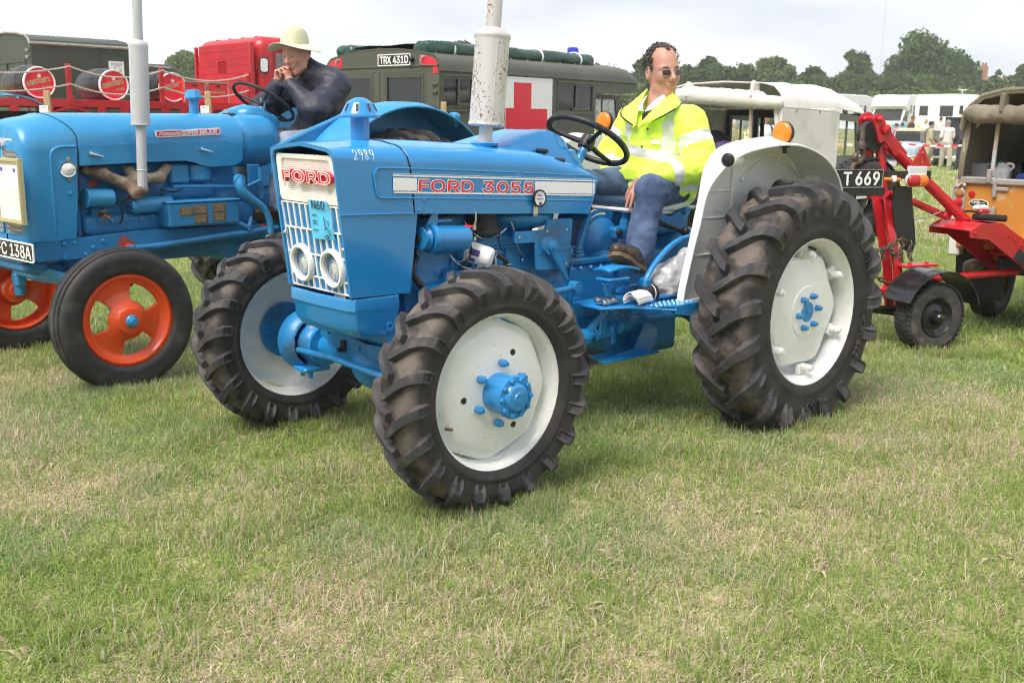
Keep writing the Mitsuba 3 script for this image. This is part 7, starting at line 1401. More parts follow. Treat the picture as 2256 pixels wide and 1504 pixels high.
# ================================================================ red recovery crane trailer
FC = Frame((2.871, 6.994, 0), .384); FR.append(FC)
CR = thing('recovery_crane', 'red two wheeled recovery crane with chains, a light board and a plate reading T 669', 'crane'); RD = 'm_red'
w = part(CR, 'wheel', [lathe([(0, -.03), (.03, -.025), (.045, .01), (.05, .02), (.09, .03), (.115, .01), (.128, -.005), (.128, .14)], (0, 0, .235), (0, 1, 0), 32)], 'm_black_gloss', label='small black trailer wheel with worn grey tyre')
tp = carcass(.240, .155, .125, .12, False); tm = lathe(tp[:, ::-1], (0, .07, .235), (0, 1, 0), 60)
part(w, 'tyre', tm, 'm_tyre_grey', 40)
tb = []
for i in range(44):
    a = i*2*math.pi/44
    for s in (-1, 1): tb.append(box(A(.234*math.cos(a+.03*(s > 0)), .07+s*.050, .235+.234*math.sin(a+.03*(s > 0))), (.016, .046, .029), .004, roty(-a)@rotx(0)))
    tb.append(box(A(.235*math.cos(a+.07), .07, .235+.235*math.sin(a+.07)), (.016, .05, .029), .004, roty(-a-.07)@rotx(.0)))
part(w, 'tread', tb, 'm_tyre_black')
part(w, 'hub_dome', lathe([(.045, 0), (.042, -.03), (.028, -.048), (0, -.054)], (0, -.0, .235), (0, 1, 0), 24), 'm_black_gloss')
an = np.linspace(.25, 2.75, 24); part(CR, 'mudguard', thick(loft([[(.315*math.cos(a), y, .235+.315*math.sin(a)) for a in an] for y in (-.05, .20)]), .005), 'm_black_gloss', 50); part(CR, 'mudguard_rib', [tube([(.318*math.cos(a), y, .235+.318*math.sin(a)) for a in an], .006, 6) for y in (-.05, .03, .20)], 'm_black_gloss')
w2 = part(CR, 'wheel', lathe([(0, 0), (.1, 0), (.128, -.02), (.128, .14)], (-.55, 1.0, .235), (0, 1, 0), 24), 'm_black_gloss'); part(w2, 'tyre', lathe(tp[:, ::-1], (-.55, 1.07, .235), (0, 1, 0), 40), 'm_tyre_grey', 40)
part(CR, 'axle', tube([(-.06, .28, .25), (-.75, .30, .30)], .024, 10), 'm_black'); part(CR, 'axle_beam', tube([(0, .1, .235), (-.3, .6, .24), (-.55, 1.0, .235)], .03, 10), 'm_black')
for dx, dy in ((0, 0), (-.045, .07)): part(CR, 'leg', [tube([(-.135+dx, .56+dy, 1.46), (-.10+dx, .50+dy, 1.0)], .034, 12), loft(np.array([[(x-.032, y-.012, z), (x+.032, y-.012, z), (x+.032, y+.012, z), (x-.032, y+.012, z)] for x, y, z in ((-.09+dx, .48+dy, 1.05), (-.14+dx*.6, .36+dy, .80), (-.09+dx*.6, .32+dy, .55), (-.045+dx*.6, .30+dy, .20))]), True)], RD)
part(CR, 'foot_plate', [box((.05, .28, .555), (.29, .10, .018), .004), box((-.18, .30, .385), (.45, .10, .05), .006), box((-.52, .34, .40), (.30, .10, .05), .006)], RD); part(CR, 'foot_bolt', [lathe([(0, 0), (.014, 0), (.014, .012), (0, .014)], (x, .28, z), (0, 0, 1), 8) for x, z in ((-.22, .41), (-.14, .41), (.13, .564), (-.02, .564), (-.40, .425))], RD)
part(CR, 'tow_bar', tube([(.02, .25, .455), (.5, .25, .468), (1.35, .25, .490)], .024, 12), RD)
hp = P2([(-.285, 1.545), (-.245, 1.585), (-.20, 1.565), (-.155, 1.49), (.05, 1.305), (-.075, 1.300), (-.17, 1.40), (-.215, 1.38), (-.24, 1.45)], .012)
for y in (.455, .60): part(CR, 'head_plate', [xz(hp, y, y+.014)]+[lathe([(0, 0), (r, 0), (r, .02), (r*.5, .03), (0, .03)], (x, y, z), (0, -1, 0), 16) for x, z, r in ((-.24, 1.545, .022), (-.175, 1.475, .034))], RD)
part(CR, 'head_cheek', [lathe([(0, -.01), (.055, -.008), (.06, 0), (.055, .02), (0, .022)], (-.200, .61, 1.535), (0, 1, 0), 24), tube([(-.20, .63, 1.545), (-.22, .53, 1.545)], .02, 8)], RD)
part(CR, 'sheave', lathe([(0, -.03), (.10, -.03), (.10, -.022), (.085, 0), (.10, .022), (.10, .03), (0, .03)], (-.215, .545, 1.435), (0, 1, 0), 32), 'm_dark')
part(CR, 'jib_tube', tube([(-.09, .5, 1.365), (.58, .36, .81)], .038, 18), RD); part(CR, 'lower_strut', [tube([(-.12, .45, 1.04), (.14, .45, .972), (.43, .44, .868)], .026, 12), box((.42, .42, .90), (.07, .03, .09), .008, roty(.5))], RD)
part(CR, 'wire_cable', tube([(.09, .42, .86), (.22, .42, .872), (.36, .42, .915)], .006, 6, 10), 'm_steel')
bp = [(.345, .80), (.345, .755), (.52, .735), (.80, .565), (.99, .45), (1.10, .52), (.96, .665), (.62, .85), (.42, .845)]
for y in (.12, .50): part(CR, 'base_cheek', [xz(P2(bp, .008), y, y+.014)]+[lathe([(0, 0), (.014, 0), (.012, .01), (0, .012)], (x, y, z), (0, -1, 0), 8) for x, z in ((.38, .785), (.70, .76), (.76, .73), (.88, .665), (.93, .63), (.82, .69))], RD)
part(CR, 'base_top', [loft(np.array([[(x, .12, z), (x, .51, z)] for x, z in ((.35, .80), (.44, .842), (.62, .848), (.96, .662), (1.08, .52))])), box((.50, .31, .81), (.10, .30, .06), .01, roty(.2))], RD); part(CR, 'base_gusset', hull([(.50, .30, .86), (.62, .30, .85), (.78, .30, .64), (.50, .33, .86), (.62, .33, .85), (.78, .33, .64)]), RD)
part(CR, 'maker_plate', [xz(P2([(.80, .665), (.905, .60), (.865, .535), (.755, .60)]), .118, .112)], 'm_dark')
part(CR, 'draw_beam', [box((1.12, .31, .53), (.50, .30, .10), .01, roty(.45)), box((1.30, .2, .50), (.4, .12, .06), .008)], RD)
wn = thing(f'{CR}__winch'); part(wn, 'drum_cover', lathe([(0, -.02), (.11, -.015), (.12, .0), (.12, .05), (.10, .07), (0, .07)], (.90, .50, .80), (0, 1, 0), 32), 'm_galv'); part(wn, 'motor', [tube([(.60, .36, .872), (.84, .30, .86)], .024, 12), tube([(.44, .36, .885), (.5, .36, .91), (.62, .34, .90)], .008, 6, 10)], 'm_black'); part(wn, 'cover_cap', box((.72, .42, .93), (.12, .06, .035), .012), 'm_reflect'); part(wn, 'red_tip', box((.72, .40, .905), (.09, .06, .03), .01), 'm_tail_red')
# light board, plate, flap
lb = thing(f'{CR}__light_board', 'black light board with lamps and number plate'); part(lb, 'board', [box((-.35, .315, 1.175), (.95, .02, .055), .004), box((-.45, .31, 1.065), (.37, .02, .055), .004)], 'm_black')
part(lb, 'plate', [xz(P2([(-.72, 1.093), (-.30, 1.093), (-.30, 1.215), (-.72, 1.215)], .012), .296, .305)], 'm_dark'); part(lb, 'plate_edge', xz(P2([(-.72, 1.093), (-.30, 1.093), (-.30, 1.215), (-.72, 1.215)], .012).difference(P2([(-.715, 1.098), (-.305, 1.098), (-.305, 1.210), (-.715, 1.210)], .010)), .292, .296), 'm_galv')
part(lb, 'lettering', [text('T', (-.625, .2955, 1.112), (1, 0, 0), (0, 0, 1), .085, .062, .003, .0025), text('669', (-.525, .2955, 1.112), (1, 0, 0), (0, 0, 1), .085, .195, .003, .0025)], 'm_plate_white')
part(lb, 'tube', tube([(-.29, .30, 1.150), (-.15, .30, 1.145)], .012, 10), 'm_amber'); part(lb, 'clip', [box((-.205, .295, 1.150), (.03, .035, .045), .008)], 'm_plate_white')
tl = part(lb, 'lamp_base', [blob([lambda p: sbx(p, (-.008, .30, 1.138), (.205, .05, .105), .045)], .01, (-.16, .22, 1.04), (.14, .36, 1.24), .007), box((.0, .31, 1.205), (.16, .03, .06), .006)], 'm_reflect', 50)
part(lb, 'stop_lens', blob([lambda p: np.maximum(sbx(p, (-.012, .28, 1.138), (.19, .05, .090), .042), p[:, 0]+.010)], .01, (-.16, .2, 1.04), (.14, .36, 1.24), .006), 'm_tail_red', 50); part(lb, 'indicator_lens', blob([lambda p: np.maximum(sbx(p, (-.012, .28, 1.138), (.19, .05, .090), .042), -p[:, 0]-.008)], .01, (-.16, .2, 1.04), (.14, .36, 1.24), .006), 'm_amber', 50)
part(lb, 'triangle_reflector', [xz(P2([(-.062, 1.235), (.112, 1.230), (.028, 1.375)], .006).difference(P2([(-.02, 1.26), (.07, 1.257), (.026, 1.33)])), .300, .312), xz(P2([(-.02, 1.26), (.07, 1.257), (.026, 1.33)]), .305, .312)], 'm_tail_red'); part(lb, 'reflector_screw', [lathe([(0, 0), (.006, 0), (.005, .004), (0, .004)], o, (0, -1, 0), 8) for o in ((.024, .299, 1.262), (.026, .299, 1.325), (-.01, .252, 1.165), (-.01, .252, 1.11))], 'm_steel')
fl = P2([(-.155, 1.10), (.0, 1.095), (.015, 1.0), (.06, .80), (.078, .70), (.055, .625), (-.02, .66), (-.11, .78), (-.15, .95)], .006)
for x in (-.035, .005, .043): fl = fl.difference(union_all([Point(x, .715).buffer(.010), sbox(x-.005, .68, x+.005, .712)]))
part(CR, 'rubber_flap', xz(fl, .345, .355), 'm_black')
def chain_links(pts, n, r, R):
    p = smoothpath(pts, n*4); q = p[::4]; L = []
    for i in range(len(q)-1):
        c, d = (q[i]+q[i+1])/2, q[i+1]-q[i]; l = np.linalg.norm(d)*.62; d = unit(d); s = axes(d)[i % 2]; t = np.linspace(0, 2*math.pi, 14, endpoint=False)[:, None]
        L.append(tube(c+d*np.cos(t)*l*1.05+s*np.sin(t)*R, r, 6, closed=True))
    return L
for pts, n in (([(-.38, .33, .70), (-.28, .32, .66), (-.16, .32, .70), (-.06, .33, .735), (.0, .335, .70)], 14), ([(-.04, .335, .70), (-.06, .32, .60), (-.05, .30, .565)], 6), ([(.03, .335, .70), (.02, .32, .60), (.03, .30, .57)], 6), ([(-.42, .33, .56), (-.30, .32, .50), (-.18, .32, .44), (-.10, .32, .40)], 9), ([(-.24, .31, .68), (-.22, .31, .58)], 4), ([(-.18, .31, .71), (-.16, .30, .64), (-.05, .31, .68)], 6)):
    for m in chain_links(pts, n, .0065, .013): part(CR, 'chain_link', m, 'm_chain')
hk = [tube([(-.33, .50, 1.49), (-.335, .49, 1.40)], .018, 8), lathe([(0, 0), (.03, .01), (.034, .04), (.02, .07)], (-.335, .49, 1.33), (0, 0, 1), 14), tube([(-.335, .49, 1.33), (-.32, .49, 1.29), (-.35, .49, 1.25), (-.39, .48, 1.27), (-.385, .48, 1.31)], .018, 8, 20), tube([(-.36, .48, 1.25), (-.42, .46, 1.18), (-.39, .44, 1.12), (-.33, .44, 1.16)], .016, 8, 16)]
part(CR, 'lifting_hook', hk, 'm_chain'); part(CR, 'hook_roller', [tube([(-.46, .42, 1.175), (-.36, .42, 1.17)], .035, 14)], 'm_black')
FR.pop(); FR.append(FC)
sp = thing('spare_tyre', 'large worn tyre hanging behind the light board of the red crane', 'tyre'); so = A(-.20, .60, 1.005)
TP = carcass(.275, .20, .135, .15, False); part(sp, 'carcass', [lathe(TP[:, ::-1], so, (-.10, 1, 0), 56), lathe([(.14, -.07), (.15, 0), (.14, .07)], so, (-.10, 1, 0), 40)], 'm_tyre_grey', 40)
tr_ = []; e1, e2, e3 = axes((-.10, 1, 0))
for i in range(34):
    for j, yy in enumerate((-.07, -.023, .023, .07)):
        a = (i+.5*(j % 2))*2*math.pi/34; c = so+e3*yy+.271*(math.cos(a)*e1+math.sin(a)*e2); er = math.cos(a)*e1+math.sin(a)*e2; tr_.append(box(c, (.018, .040, .043), .004, np.stack([er, np.cross(e3, er)*0+e3, np.cross(er, e3)], 1)))
part(sp, 'tread', tr_, 'm_tyre_black')
FR.pop()
# ================================================================ orange pickup with canvas tilt
FO = Frame((3.43, 7.9, 0), .87); FR.append(FO)
OR = thing('orange_pickup', 'weathered orange pickup with an open khaki canvas tilt at the right edge', 'pickup'); OC = 'm_ochre'; y0, y1 = .13, -1.42
part(OR, 'rear_panel', [yz(P2([(y0, .74), (-.147, .74), (-.147, 1.092), (y0-.02, 1.092), (y0, 1.06)]), -.012, .02)], OC); part(OR, 'rear_panel', yz(P2([(-1.13, .74), (y1, .74), (y1, 1.092), (-1.13, 1.092)]), -.012, .02), OC)
part(OR, 'tailgate', [yz(P2([(-.150, .70), (-1.127, .70), (-1.127, 1.092), (-.150, 1.092)]), -.022, .012)], OC)
part(OR, 'capping', [box((-.006, -.012, 1.115), (.07, .285, .05), .008), box((-.012, -.64, 1.112), (.07, .97, .045), .008)], 'm_galv')
part(OR, 'side_panel', [xz(P2([(0, .74), (1.6, .74), (1.6, 1.09), (0, 1.09)]), y, y+.02) for y in (y0-.02, y1)], OC); part(OR, 'side_capping', [box((.8, y, 1.115), (1.6, .06, .05), .008) for y in (y0-.01, y1+.02)], 'm_galv')
part(OR, 'corner_bracket', [yz(P2([(.145, 1.07), (.060, 1.085), (.055, .90), (.075, .89), (.145, .87), (.155, .95)], .012), -.020, -.010), box((-.005, .130, .80), (.03, .045, .22), .008), box((-.03, -.150, 1.06), (.03, .03, .13), .006), box((-.03, -.20, 1.06), (.02, .09, .03), .005)], 'm_galv')
part(OR, 'gate_latch', [box((-.04, -.105, 1.15), (.03, .035, .10), .006), box((-.035, -.155, .85), (.02, .03, .16), .005)], 'm_galv')
part(OR, 'indicator_lamp', [lathe([(0, .024), (.02, .022), (.030, .012), (.032, 0)], (-.018, .098, 1.018), (-1, 0, 0), 20)], 'm_amber_dull'); part(OR, 'lamp_rim', [lathe([(.032, .012), (.037, .008), (.038, 0)], (-.016, .098, 1.018), (-1, 0, 0), 22)], 'm_chrome')
part(OR, 'tail_lamp', [lathe([(0, .03), (.022, .026), (.034, .012), (.036, 0)], (-.018, .105, .945), (-1, 0, 0), 20)], 'm_tail_red'); part(OR, 'reflector', [lathe([(0, .012), (.020, .011), (.025, .004), (.025, 0)], (-.012, .013, 1.012), (-1, 0, 0), 20)], 'm_tail_red')
bd = affinity.scale(Point(0, 0).buffer(1, 24), .070, .031); BO = A(-.013, -.043, .946)
part(OR, 'maker_badge', place(extr(bd, .004), BO, (0, -1, 0), (0, 0, 1), (-1, 0, 0)), 'm_plate_white'); part(OR, 'badge_field', place(extr(affinity.scale(bd, .93, .86), .002), BO-A(.004, 0, 0), (0, -1, 0), (0, 0, 1), (-1, 0, 0)), 'm_badge')
part(OR, 'badge_lettering', [text('LAND', BO+A(-.006, .048, .003), (0, -1, 0), (0, 0, 1), .016, .055, .0015, .0006), text('ROVER', BO+A(-.006, .010, -.020), (0, -1, 0), (0, 0, 1), .016, .062, .0015, .0006), tube([BO+A(-.007, .03, -.014), BO+A(-.007, .0, -.002), BO+A(-.007, -.012, .004), BO+A(-.007, -.045, .010)], .0014, 5)], 'm_plate_white')
part(OR, 'rear_crossmember', [box((.0, -.64, .66), (.10, 1.45, .09), .01), box((-.03, -.5, .60), (.06, .5, .07), .008)], OC); part(OR, 'lower_corner', box((.03, .10, .70), (.12, .08, .30), .01), 'm_white')
part(OR, 'mud_flap', [xz(P2([(-.0, .60), (.10, .60), (.10, .22), (0, .22)]), .1, .11) if False else yz(P2([(.12, .60), (-.24, .60), (-.245, .225), (.10, .225)]), .10, .112)], 'm_dark')
part(OR, 'mud_flap_lettering', [text('LAND', A(.0985, .075, .40), (0, -1, 0), (0, 0, 1), .035, .14, .003), text('ROVER', A(.0985, .02, .34), (0, -1, 0), (0, 0, 1), .035, .17, .003)], 'm_black')
part(OR, 'mud_flap', yz(P2([(-1.05, .60), (-1.40, .60), (-1.40, .225), (-1.05, .225)]), .10, .112), 'm_dark'); part(OR, 'chassis', box((1.4, -.64, .52), (3.0, .8, .14), .02), 'm_black')
part(OR, 'rear_spring', [box((.25, -.05, .48), (.8, .08, .10), .02), tube([(.02, -.2, .56), (.4, -.2, .46)], .03, 8)], 'm_rust')
for x in (.62, 2.85):
    for s, y in ((1, -.02), (-1, -1.28)): wheel(OR, (x, y, .37), .37, .19, s, OC)
part(OR, 'floor', xy([(0, y1), (1.6, y1), (1.6, y0), (0, y0)], .74, .76), 'm_dark'); part(OR, 'bulkhead', yz(sbox(y1, .76, y0, 1.6), 1.58, 1.6), 'm_dark')
CG = 'm_canvas_green'; TWd = y0-y1
rr = tiltroof(-.02, 1.6, TWd, 1.50, 1.775, 8, .015); rr[..., 1] += y1; part(OR, 'canvas_roof', thick(loft(rr), .012), CG, 50)
for s, y in ((1, y0), (-1, y1)): part(OR, 'canvas_side', thick(sheet(lambda u, v, y=y, s=s: np.stack([-.02+1.62*u, y-s*(.015*np.sin(3.1*v)+.012*np.sin(8*u)*np.sin(3.1*v)), 1.10+.42*v], -1), 16, 8), .012), CG, True)
hoop = rr[0][:, 1:]; part(OR, 'canvas_hem', [tube([(-.03, y, z) for y, z in hoop], .018, 8), tube([(-.03, y*.985-.008, z-.018) for y, z in hoop], .012, 8)], CG)
part(OR, 'canvas_flap', thick(sheet(lambda u, v: np.stack([-.035+.0*u+.02*np.sin(6*v), .115-.055*u*(1-v*.35)-.075*v*u*.0-.03*v*0, 1.56-.44*v+.05*u*(1-v)], -1), 8, 12), .01), CG, True)
rl = blob([lambda p: caps(p, (-.07, .05, 1.60), (-.07, -1.36, 1.60), .055, .055), lambda p: caps(p, (-.08, .03, 1.60), (-.08, -.35, 1.575), .06, .05)], .03, (-.2, -1.5, 1.48), (.04, .16, 1.72), .013, folds(.018, 8, 12, (1, 2, 1))); part(OR, 'rolled_curtain', rl, CG, True)
part(OR, 'curtain_strap', [box((-.075, y, 1.665), (.14, .032, .15), .02, roty(.15)) for y in (-.165, -.62)]+[tube([(-.05, -.17, 1.74), (.1, -.17, 1.79)], .012, 6)], CG); part(OR, 'tie_cord', [tube([(-.07, -.06, 1.59), (-.04, .02, 1.50)], .007, 6), tube([(-.03, .12, 1.12), (-.04, .11, 1.07), (-.03, .09, 1.09), (-.04, .06, 1.07)], .012, 6, 14), tube([(-.04, .085, 1.12), (-.035, .09, 1.30), (-.03, .10, 1.42)], .007, 6)], 'm_tan')
part(OR, 'hoop_pole', [tube([(.0, -.112, 1.15), (.0, -.115, 1.34)], .016, 8)], 'm_grey_paint'); part(OR, 'hoop_pole_top', [tube([(.0, -.115, 1.34), (.0, -.12, 1.56)], .0155, 8)], 'm_tan')
FR.pop(); FR.append(FO)
jo = A(.30, -.10, .0); jg = blob([lambda p: sbx(p, jo+A(0, 0, 1.14), (.13, .115, .12), .03), lambda p: caps(p, jo+A(0, 0, 1.19), jo+A(0, .02, 1.235), .045, .022)], .04, jo+A(-.12, -.12, 1.04), jo+A(.12, .12, 1.3), .007)
k = thing('water_jug', 'white plastic jug with a green cap in the back of the orange pickup', 'jug'); part(k, 'bottle', jg, 'm_plate_white', True); part(k, 'cap', cyl(jo+A(0, .02, 1.24), jo+A(0, .02, 1.262), .022), 'm_green_cloth'); part(k, 'handle', tube([jo+A(0, -.05, 1.18), jo+A(0, -.075, 1.22), jo+A(0, -.02, 1.235)], .010, 8, 12), 'm_plate_white')
whole('load_platform', 'dark load under the jug and the green cloth in the orange pickup', 'load', box((.6, -.6, .93), (1.0, 1.2, .30), .01), 'm_dark')
whole('green_cloth', 'bright green cloth bundle behind the jug in the orange pickup', 'cloth', blob([lambda p: sell(p, (.45, -.36, 1.25), (.14, .16, .07)), lambda p: sell(p, (.40, -.40, 1.18), (.12, .12, .07))], .03, (.2, -.6, 1.05), (.7, -.1, 1.4), .012, folds(.02, 9, 7)), 'm_green_cloth', True)
whole('dark_bottle', 'dark bottle with a white cap between jug and green cloth', 'bottle', [cyl((.30, -.21, 1.08), (.30, -.21, 1.20), .03, n=20, b_=.006), cyl((.30, -.21, 1.20), (.30, -.21, 1.225), .014)], 'm_black')
whole('cool_box', 'blue cool box at the right edge inside the orange pickup', 'cool box', [box((.28, -.40, 1.12), (.22, .34, .10), .02)], 'm_cool')
whole('grey_storage_box', 'grey translucent storage box left of the jug in the orange pickup', 'box', [box((.32, .045, 1.15), (.26, .13, .17), .015)], 'm_grey_box')
FR.pop()
# ================================================================ far vehicles, windbreak, tape, house
def motorhome(label, px, Y, fwd, L=5.8, H=2.95, luton=True, dish=False, stripe='m_reflect'):
    x = wx(px, Y); FR.append(Frame((x, Y, float(gz(x, Y))), fwd)); k = thing('motorhome', label, 'motorhome', 'white motorhomes'); W = 2.2; m = 'm_white_van'
    h = L/2; bp = P2([(-h, .5), (h-1.3, .5), (h-1.3, 1.95), (h-.55, 2.05), (h-.35, 2.25), (h-.9, H-.06), (h-1.6, H), (-h, H)] if luton else [(-h, .5), (h-1.3, .5), (h-1.3, 2.2), (h-1.6, H), (-h, H)], .05)
    part(k, 'body', xz(bp, -W/2, W/2), m); part(k, 'roof_edge', [tube([(-h+.1, s*(W/2-.03), H-.03), (h-1.6, s*(W/2-.03), H-.03)], .06, 8) for s in (-1, 1)], m)
    part(k, 'cab', [xz(P2([(h-1.35, .45), (h+.25, .45), (h+.30, 1.02), (h+.02, 1.30), (h-.62, 2.02), (h-1.35, 2.15)], .04), -.98, .98)], m)
    for s in (-1, 1):
        for x0, x1, z0, z1 in ((-1.9, -1.3, 1.7, 2.3), (-.5, .4, 1.65, 2.3), (.8, 1.05, 1.8, 2.3)): part(k, 'window', box(((x0+x1)/2, s*(W/2+.002), (z0+z1)/2), (x1-x0, .05, z1-z0), .02), 'm_glass_dark')
        part(k, 'cab_window', xz(P2([(h-1.2, 1.30), (h-1.2, 1.90), (h-.72, 1.88), (h-.12, 1.32)], .04), s*.97, s*.995), 'm_glass_dark'); part(k, 'stripe', box((-.4, s*(W/2+.004), 1.35), (L-1.9, .02, .08), .004), stripe)
        part(k, 'door', xz(sbox(-1.15, .75, -.65, 2.4).difference(sbox(-1.13, .77, -.67, 2.38)), s*(W/2-.01), s*(W/2+.012)), 'm_reflect')
        for xx in (1.55, -1.5): wheel(k, (xx, s*(W/2-.12), .33), .33, .2, s, 'm_galv')
    ws = loft(np.array([[(L/2+.03, y, 1.34), (L/2-.57, y*.93, 2.0)] for y in np.linspace(-.92, .92, 6)])); part(k, 'windscreen', thick(ws, .04), 'm_glass_dark')
    part(k, 'headlamp', [box((L/2+.26, s*.78, .98), (.08, .25, .18), .03) for s in (-1, 1)], 'm_lens'); part(k, 'bumper', box((L/2+.22, 0, .6), (.2, 1.95, .25), .05), 'm_grey_paint'); part(k, 'roof_vent', [box((-.9, .2, H-.03), (.5, .5, .12), .03), box((.7, -.3, H-.03), (.6, .6, .10), .03)], m)
    if dish: part(k, 'satellite_dish', [cyl((.2, 0, H-.1), (.2, 0, H+.25), .03), lathe([(.30, .03), (.15, 0), (0, -.02)], (.2, 0, H+.28), (0, 0, 1), 20)], m)
    FR.pop()
motorhome('white motorhome with a raked windscreen, first one right of the red crane head', 1966, 70, math.pi+.95, 4.8); motorhome('white motorhome with a satellite dish above the standing men', 2097, 66, -.95, 4.4, dish=True)
motorhome('white motorhome partly hidden by the pale canvas roof', 1846, 72, .75, 5.4); motorhome('white motorhome furthest right, beside the khaki canvas tilt', 2185, 80, .9, 5.0); motorhome('white motorhome standing farthest back at the right edge', 2225, 92, -2.2, 5.0)
def caravan(label, px, Y, a):
    x = wx(px, Y); FR.append(Frame((x, Y, float(gz(x, Y))), a)); k = thing('caravan', label, 'caravan', 'white touring caravans'); bp = P2([(-2., .5), (2., .5), (2.2, 1.3), (1.9, 2.5), (-1.9, 2.55), (-2.2, 1.3)], .25)
    part(k, 'body', xz(bp, -1.05, 1.05), 'm_white_van')
    for s in (-1, 1): part(k, 'window', [box((xx, s*1.06, 1.7), (w, .04, .6), .02) for xx, w in ((-1.2, .9), (.2, .7), (1.3, .6))], 'm_glass_dark'); wheel(k, (0, s*.95, .3), .3, .18, s, 'm_galv')
    part(k, 'end_window', [box((s*2.03, 0, 1.75), (.12, 1.5, .6), .03) for s in (-1, 1)], 'm_glass_dark'); part(k, 'tow_bar', tube([(2.1, 0, .5), (3.1, 0, .45)], .05, 6), 'm_galv'); FR.pop()
caravan('small white caravan between the two nearest motorhomes, set far back', 2034, 96, .4); caravan('small white caravan glimpsed at the far left behind the pale canvas roof end', 1893, 98, .2)
def saloon(label, px, Y, fwd, paint, roofm, H=1.5, bonnet_up=False):
    x = wx(px, Y); FR.append(Frame((x, Y, float(gz(x, Y))), fwd)); k = thing('vintage_car', label, 'car', 'old saloon cars'); L, W = 4.3, 1.65
    lo = lambda p: np.maximum(smin(smin(sbx(p, (0, 0, .62), (L, W, .52), .20), sbx(p, (1.25, 0, .78), (1.6, W*.72, .34), .15), .08), sbx(p, (-1.55, 0, .76), (1.1, W*.8, .34), .16), .1), -np.minimum(scyl(p, (1.32, -2, .30), (1.32, 2, .30), .37), scyl(p, (-1.28, -2, .30), (-1.28, 2, .30), .37)))
    part(k, 'body', blob([lo], .01, (-2.4, -.95, .2), (2.4, .95, 1.15), .045), paint, 50)
    cab = lambda p: sbx(p@rotx(0), (-.25, 0, 1.12), (2.15, W*.82, .74), .26)
    part(k, 'roof', blob([lambda p: np.maximum(cab(p), 1.36-p[:, 2])], .01, (-1.6, -.9, 1.3), (1.3, .9, 1.62), .035), roofm, 50)
    part(k, 'glasshouse', blob([lambda p: np.maximum(cab(p)+.02, p[:, 2]-1.38)], .01, (-1.6, -.9, .8), (1.3, .9, 1.42), .045), 'm_glass_dark', 50)
    part(k, 'pillar', [tube([(a, s*W*.40, .92), (b, s*W*.37, 1.40)], .03, 6) for s in (-1, 1) for a, b in ((.78, .60), (-.15, -.15), (-1.25, -1.1))], paint)
    part(k, 'grille', [yz(P2([(-.36, .42), (.36, .42), (.34, .66), (-.34, .66)], .05), L/2-.01, L/2+.03)]+[box((L/2+.04, 0, z), (.02, .66, .018), .004) for z in np.arange(.45, .66, .045)], 'm_chrome'); part(k, 'headlamp', [lathe([(0, .05), (.07, .04), (.095, 0), (.10, -.05)], (L/2-.06, s*.60, .70), (1, 0, 0), 20) for s in (-1, 1)], 'm_lens')
    part(k, 'bumper', [tube([(L/2-.2, -.85, .40), (L/2+.10, -.6, .40), (L/2+.14, 0, .40), (L/2+.10, .6, .40), (L/2-.2, .85, .40)], .05, 8, 16), tube([(-L/2+.2, -.85, .42), (-L/2-.1, -.6, .42), (-L/2-.1, .6, .42), (-L/2+.2, .85, .42)], .05, 8, 16)], 'm_chrome')
    if bonnet_up: part(k, 'raised_bonnet', thick(sheet(lambda u, v: np.stack([.62+.75*v*.55, -.55+1.1*u, .98+.95*v], -1), 4, 4), .03), paint)
    for xx in (1.32, -1.28):
        for s in (-1, 1): wheel(k, (xx, s*(W/2-.11), .31), .31, .17, s, 'm_chrome')
    FR.pop()
saloon('pale blue vintage saloon with a cream roof to the left of the standing men', 2010, 44, math.pi+.9, 'm_car_blue', 'm_tan'); saloon('dark vintage saloon with raised bonnet behind the three standing men', 2112, 43, math.pi+1.05, 'm_car_dark', 'm_car_dark', bonnet_up=True); saloon('dark vintage saloon seen through the side windows of the pale canvas vehicle', 1880, 46, math.pi+.7, 'm_car_dark', 'm_car_blue')
visitor('woman in a lilac top standing at the far side of the first motorhome', 1934, 58, 1.65, 2.2, 'm_lilac', 'm_dark', hair='m_blond'); visitor('man in a pale shirt standing between windbreak and second motorhome', 2062, 57, 1.75, 1.0, 'm_stripe', 'm_denim_pale', hair='m_brown'); visitor('person in dark clothes near the satellite dish motorhome door', 2132, 54, 1.7, .6, 'm_navy', 'm_dark', hair='m_brown')
saloon('pale vintage car parked behind the pale canvas vehicle', 1760, 50, math.pi+.5, 'm_white_van', 'm_white_van')
def wbf(p, n, uv): t = p.x*.55-dr.floor(p.x*.55); return dr.select(t < .4, mi.Color3f(.10, .42, .70), dr.select(t < .62, mi.Color3f(.78, .78, .76), dr.select(t < .8, mi.Color3f(.80, .62, .10), mi.Color3f(.10, .42, .70))))
mat('m_windbreak', proc(wbf), .8); k = thing('windbreak', 'blue, white and yellow striped windbreak before the motorhomes', 'windbreak'); xs = [wx(p, 61) for p in (1930, 1960, 1990, 2030, 2060)]
part(k, 'cloth', thick(loft(np.array([[(x, 61+.2*(i % 2), .45+z) for i, x in enumerate(xs)] for z in (0.35, 1.25)])), .01), 'm_windbreak'); part(k, 'pole', [tube([(x, 61+.2*(i % 2), .2), (x, 61+.2*(i % 2), 1.85)], .02, 6) for i, x in enumerate(xs)], 'm_wood')
def tapef(p, n, uv): t = p.x*2.-dr.floor(p.x*2.); return dr.select(t < .5, mi.Color3f(.60, .04, .05), mi.Color3f(.75, .74, .74))
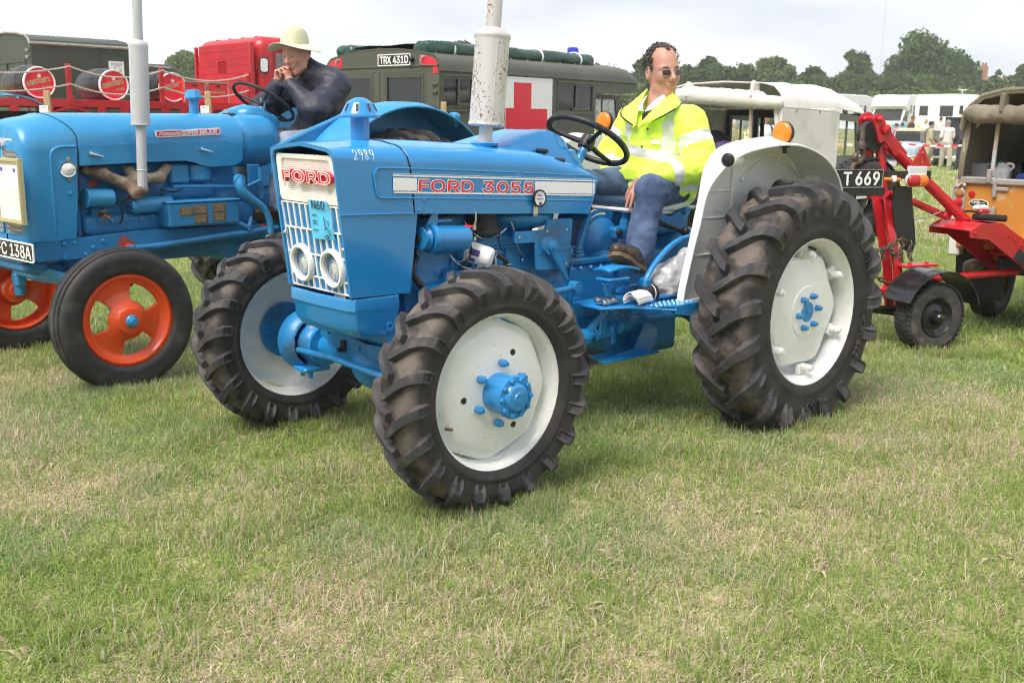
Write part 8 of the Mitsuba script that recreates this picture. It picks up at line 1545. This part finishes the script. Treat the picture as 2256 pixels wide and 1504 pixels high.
mat('m_tape', proc(tapef), .5); k = thing('barrier_tape', 'red and white barrier tape strung across the field before the old cars', 'tape'); tp_ = []
xs = [wx(p, 38) for p in (1560, 1760, 1960, 2160, 2360)]
for a, b in zip(xs[:-1], xs[1:]): t = np.linspace(0, 1, 14)[:, None]; q = A(a, 38, .96)*(1-t)+A(b, 38, .96)*t-A(0, 0, .12)*4*t*(1-t); tp_.append(loft(np.stack([q, q+A(0, .004, .07)], 1)))
part(k, 'ribbon', [thick(m, .003) for m in tp_], 'm_tape'); part(k, 'stake', [tube([(x, 38.03, -.05), (x, 38.03, 1.08)], .02, 6) for x in xs], 'm_wood')
hx, hY = wx(2195, 138), 138; FR.append(Frame((hx, hY, .6), .12)); k = thing('house', 'distant house with a brown tiled roof and brick chimney behind the hedge', 'house')
part(k, 'wall', box((0, 0, 2.3), (7.0, 6, 4.6), .02), 'm_brick'); part(k, 'roof', hull([(-3.8, -3.4, 4.5), (3.8, -3.4, 4.5), (-3.8, 3.4, 4.5), (3.8, 3.4, 4.5), (-3.6, 0, 7.4), (3.6, 0, 7.4)]), 'm_tile'); c = part(k, 'chimney', box((-2.9, .2, 7.7), (.8, .7, 2.0), .02), 'm_brick'); part(c, 'pot', [cyl((-2.9+d, .2, 8.65), (-2.9+d, .2, 9.1), .14) for d in (-.2, .2)], 'm_tile')
part(k, 'window', [box((x, -3.01, 3.2), (1.0, .08, 1.1), .02) for x in (-2, 0, 2)], 'm_glass_dark'); FR.pop()
k = thing('radio_mast', 'hair thin grey mast rising beside the largest oak', 'mast'); mx = wx(1922, 150); part(k, 'pole', tube([(mx, 150, 0), (mx, 150, 24)], [.045, .03], 6), 'm_grey_paint')

labels['haze'] = {'label': 'thin summer haze over the whole field', 'category': 'haze', 'kind': 'stuff'}; USED.add('haze')
scene['haze'] = {'type': 'cube', 'to_world': T4().translate([0, 4, 20.0]).scale([400, 440, 21.6]), 'bsdf': {'type': 'null'}, 'interior': {'type': 'ref', 'id': 'haze_air'}}
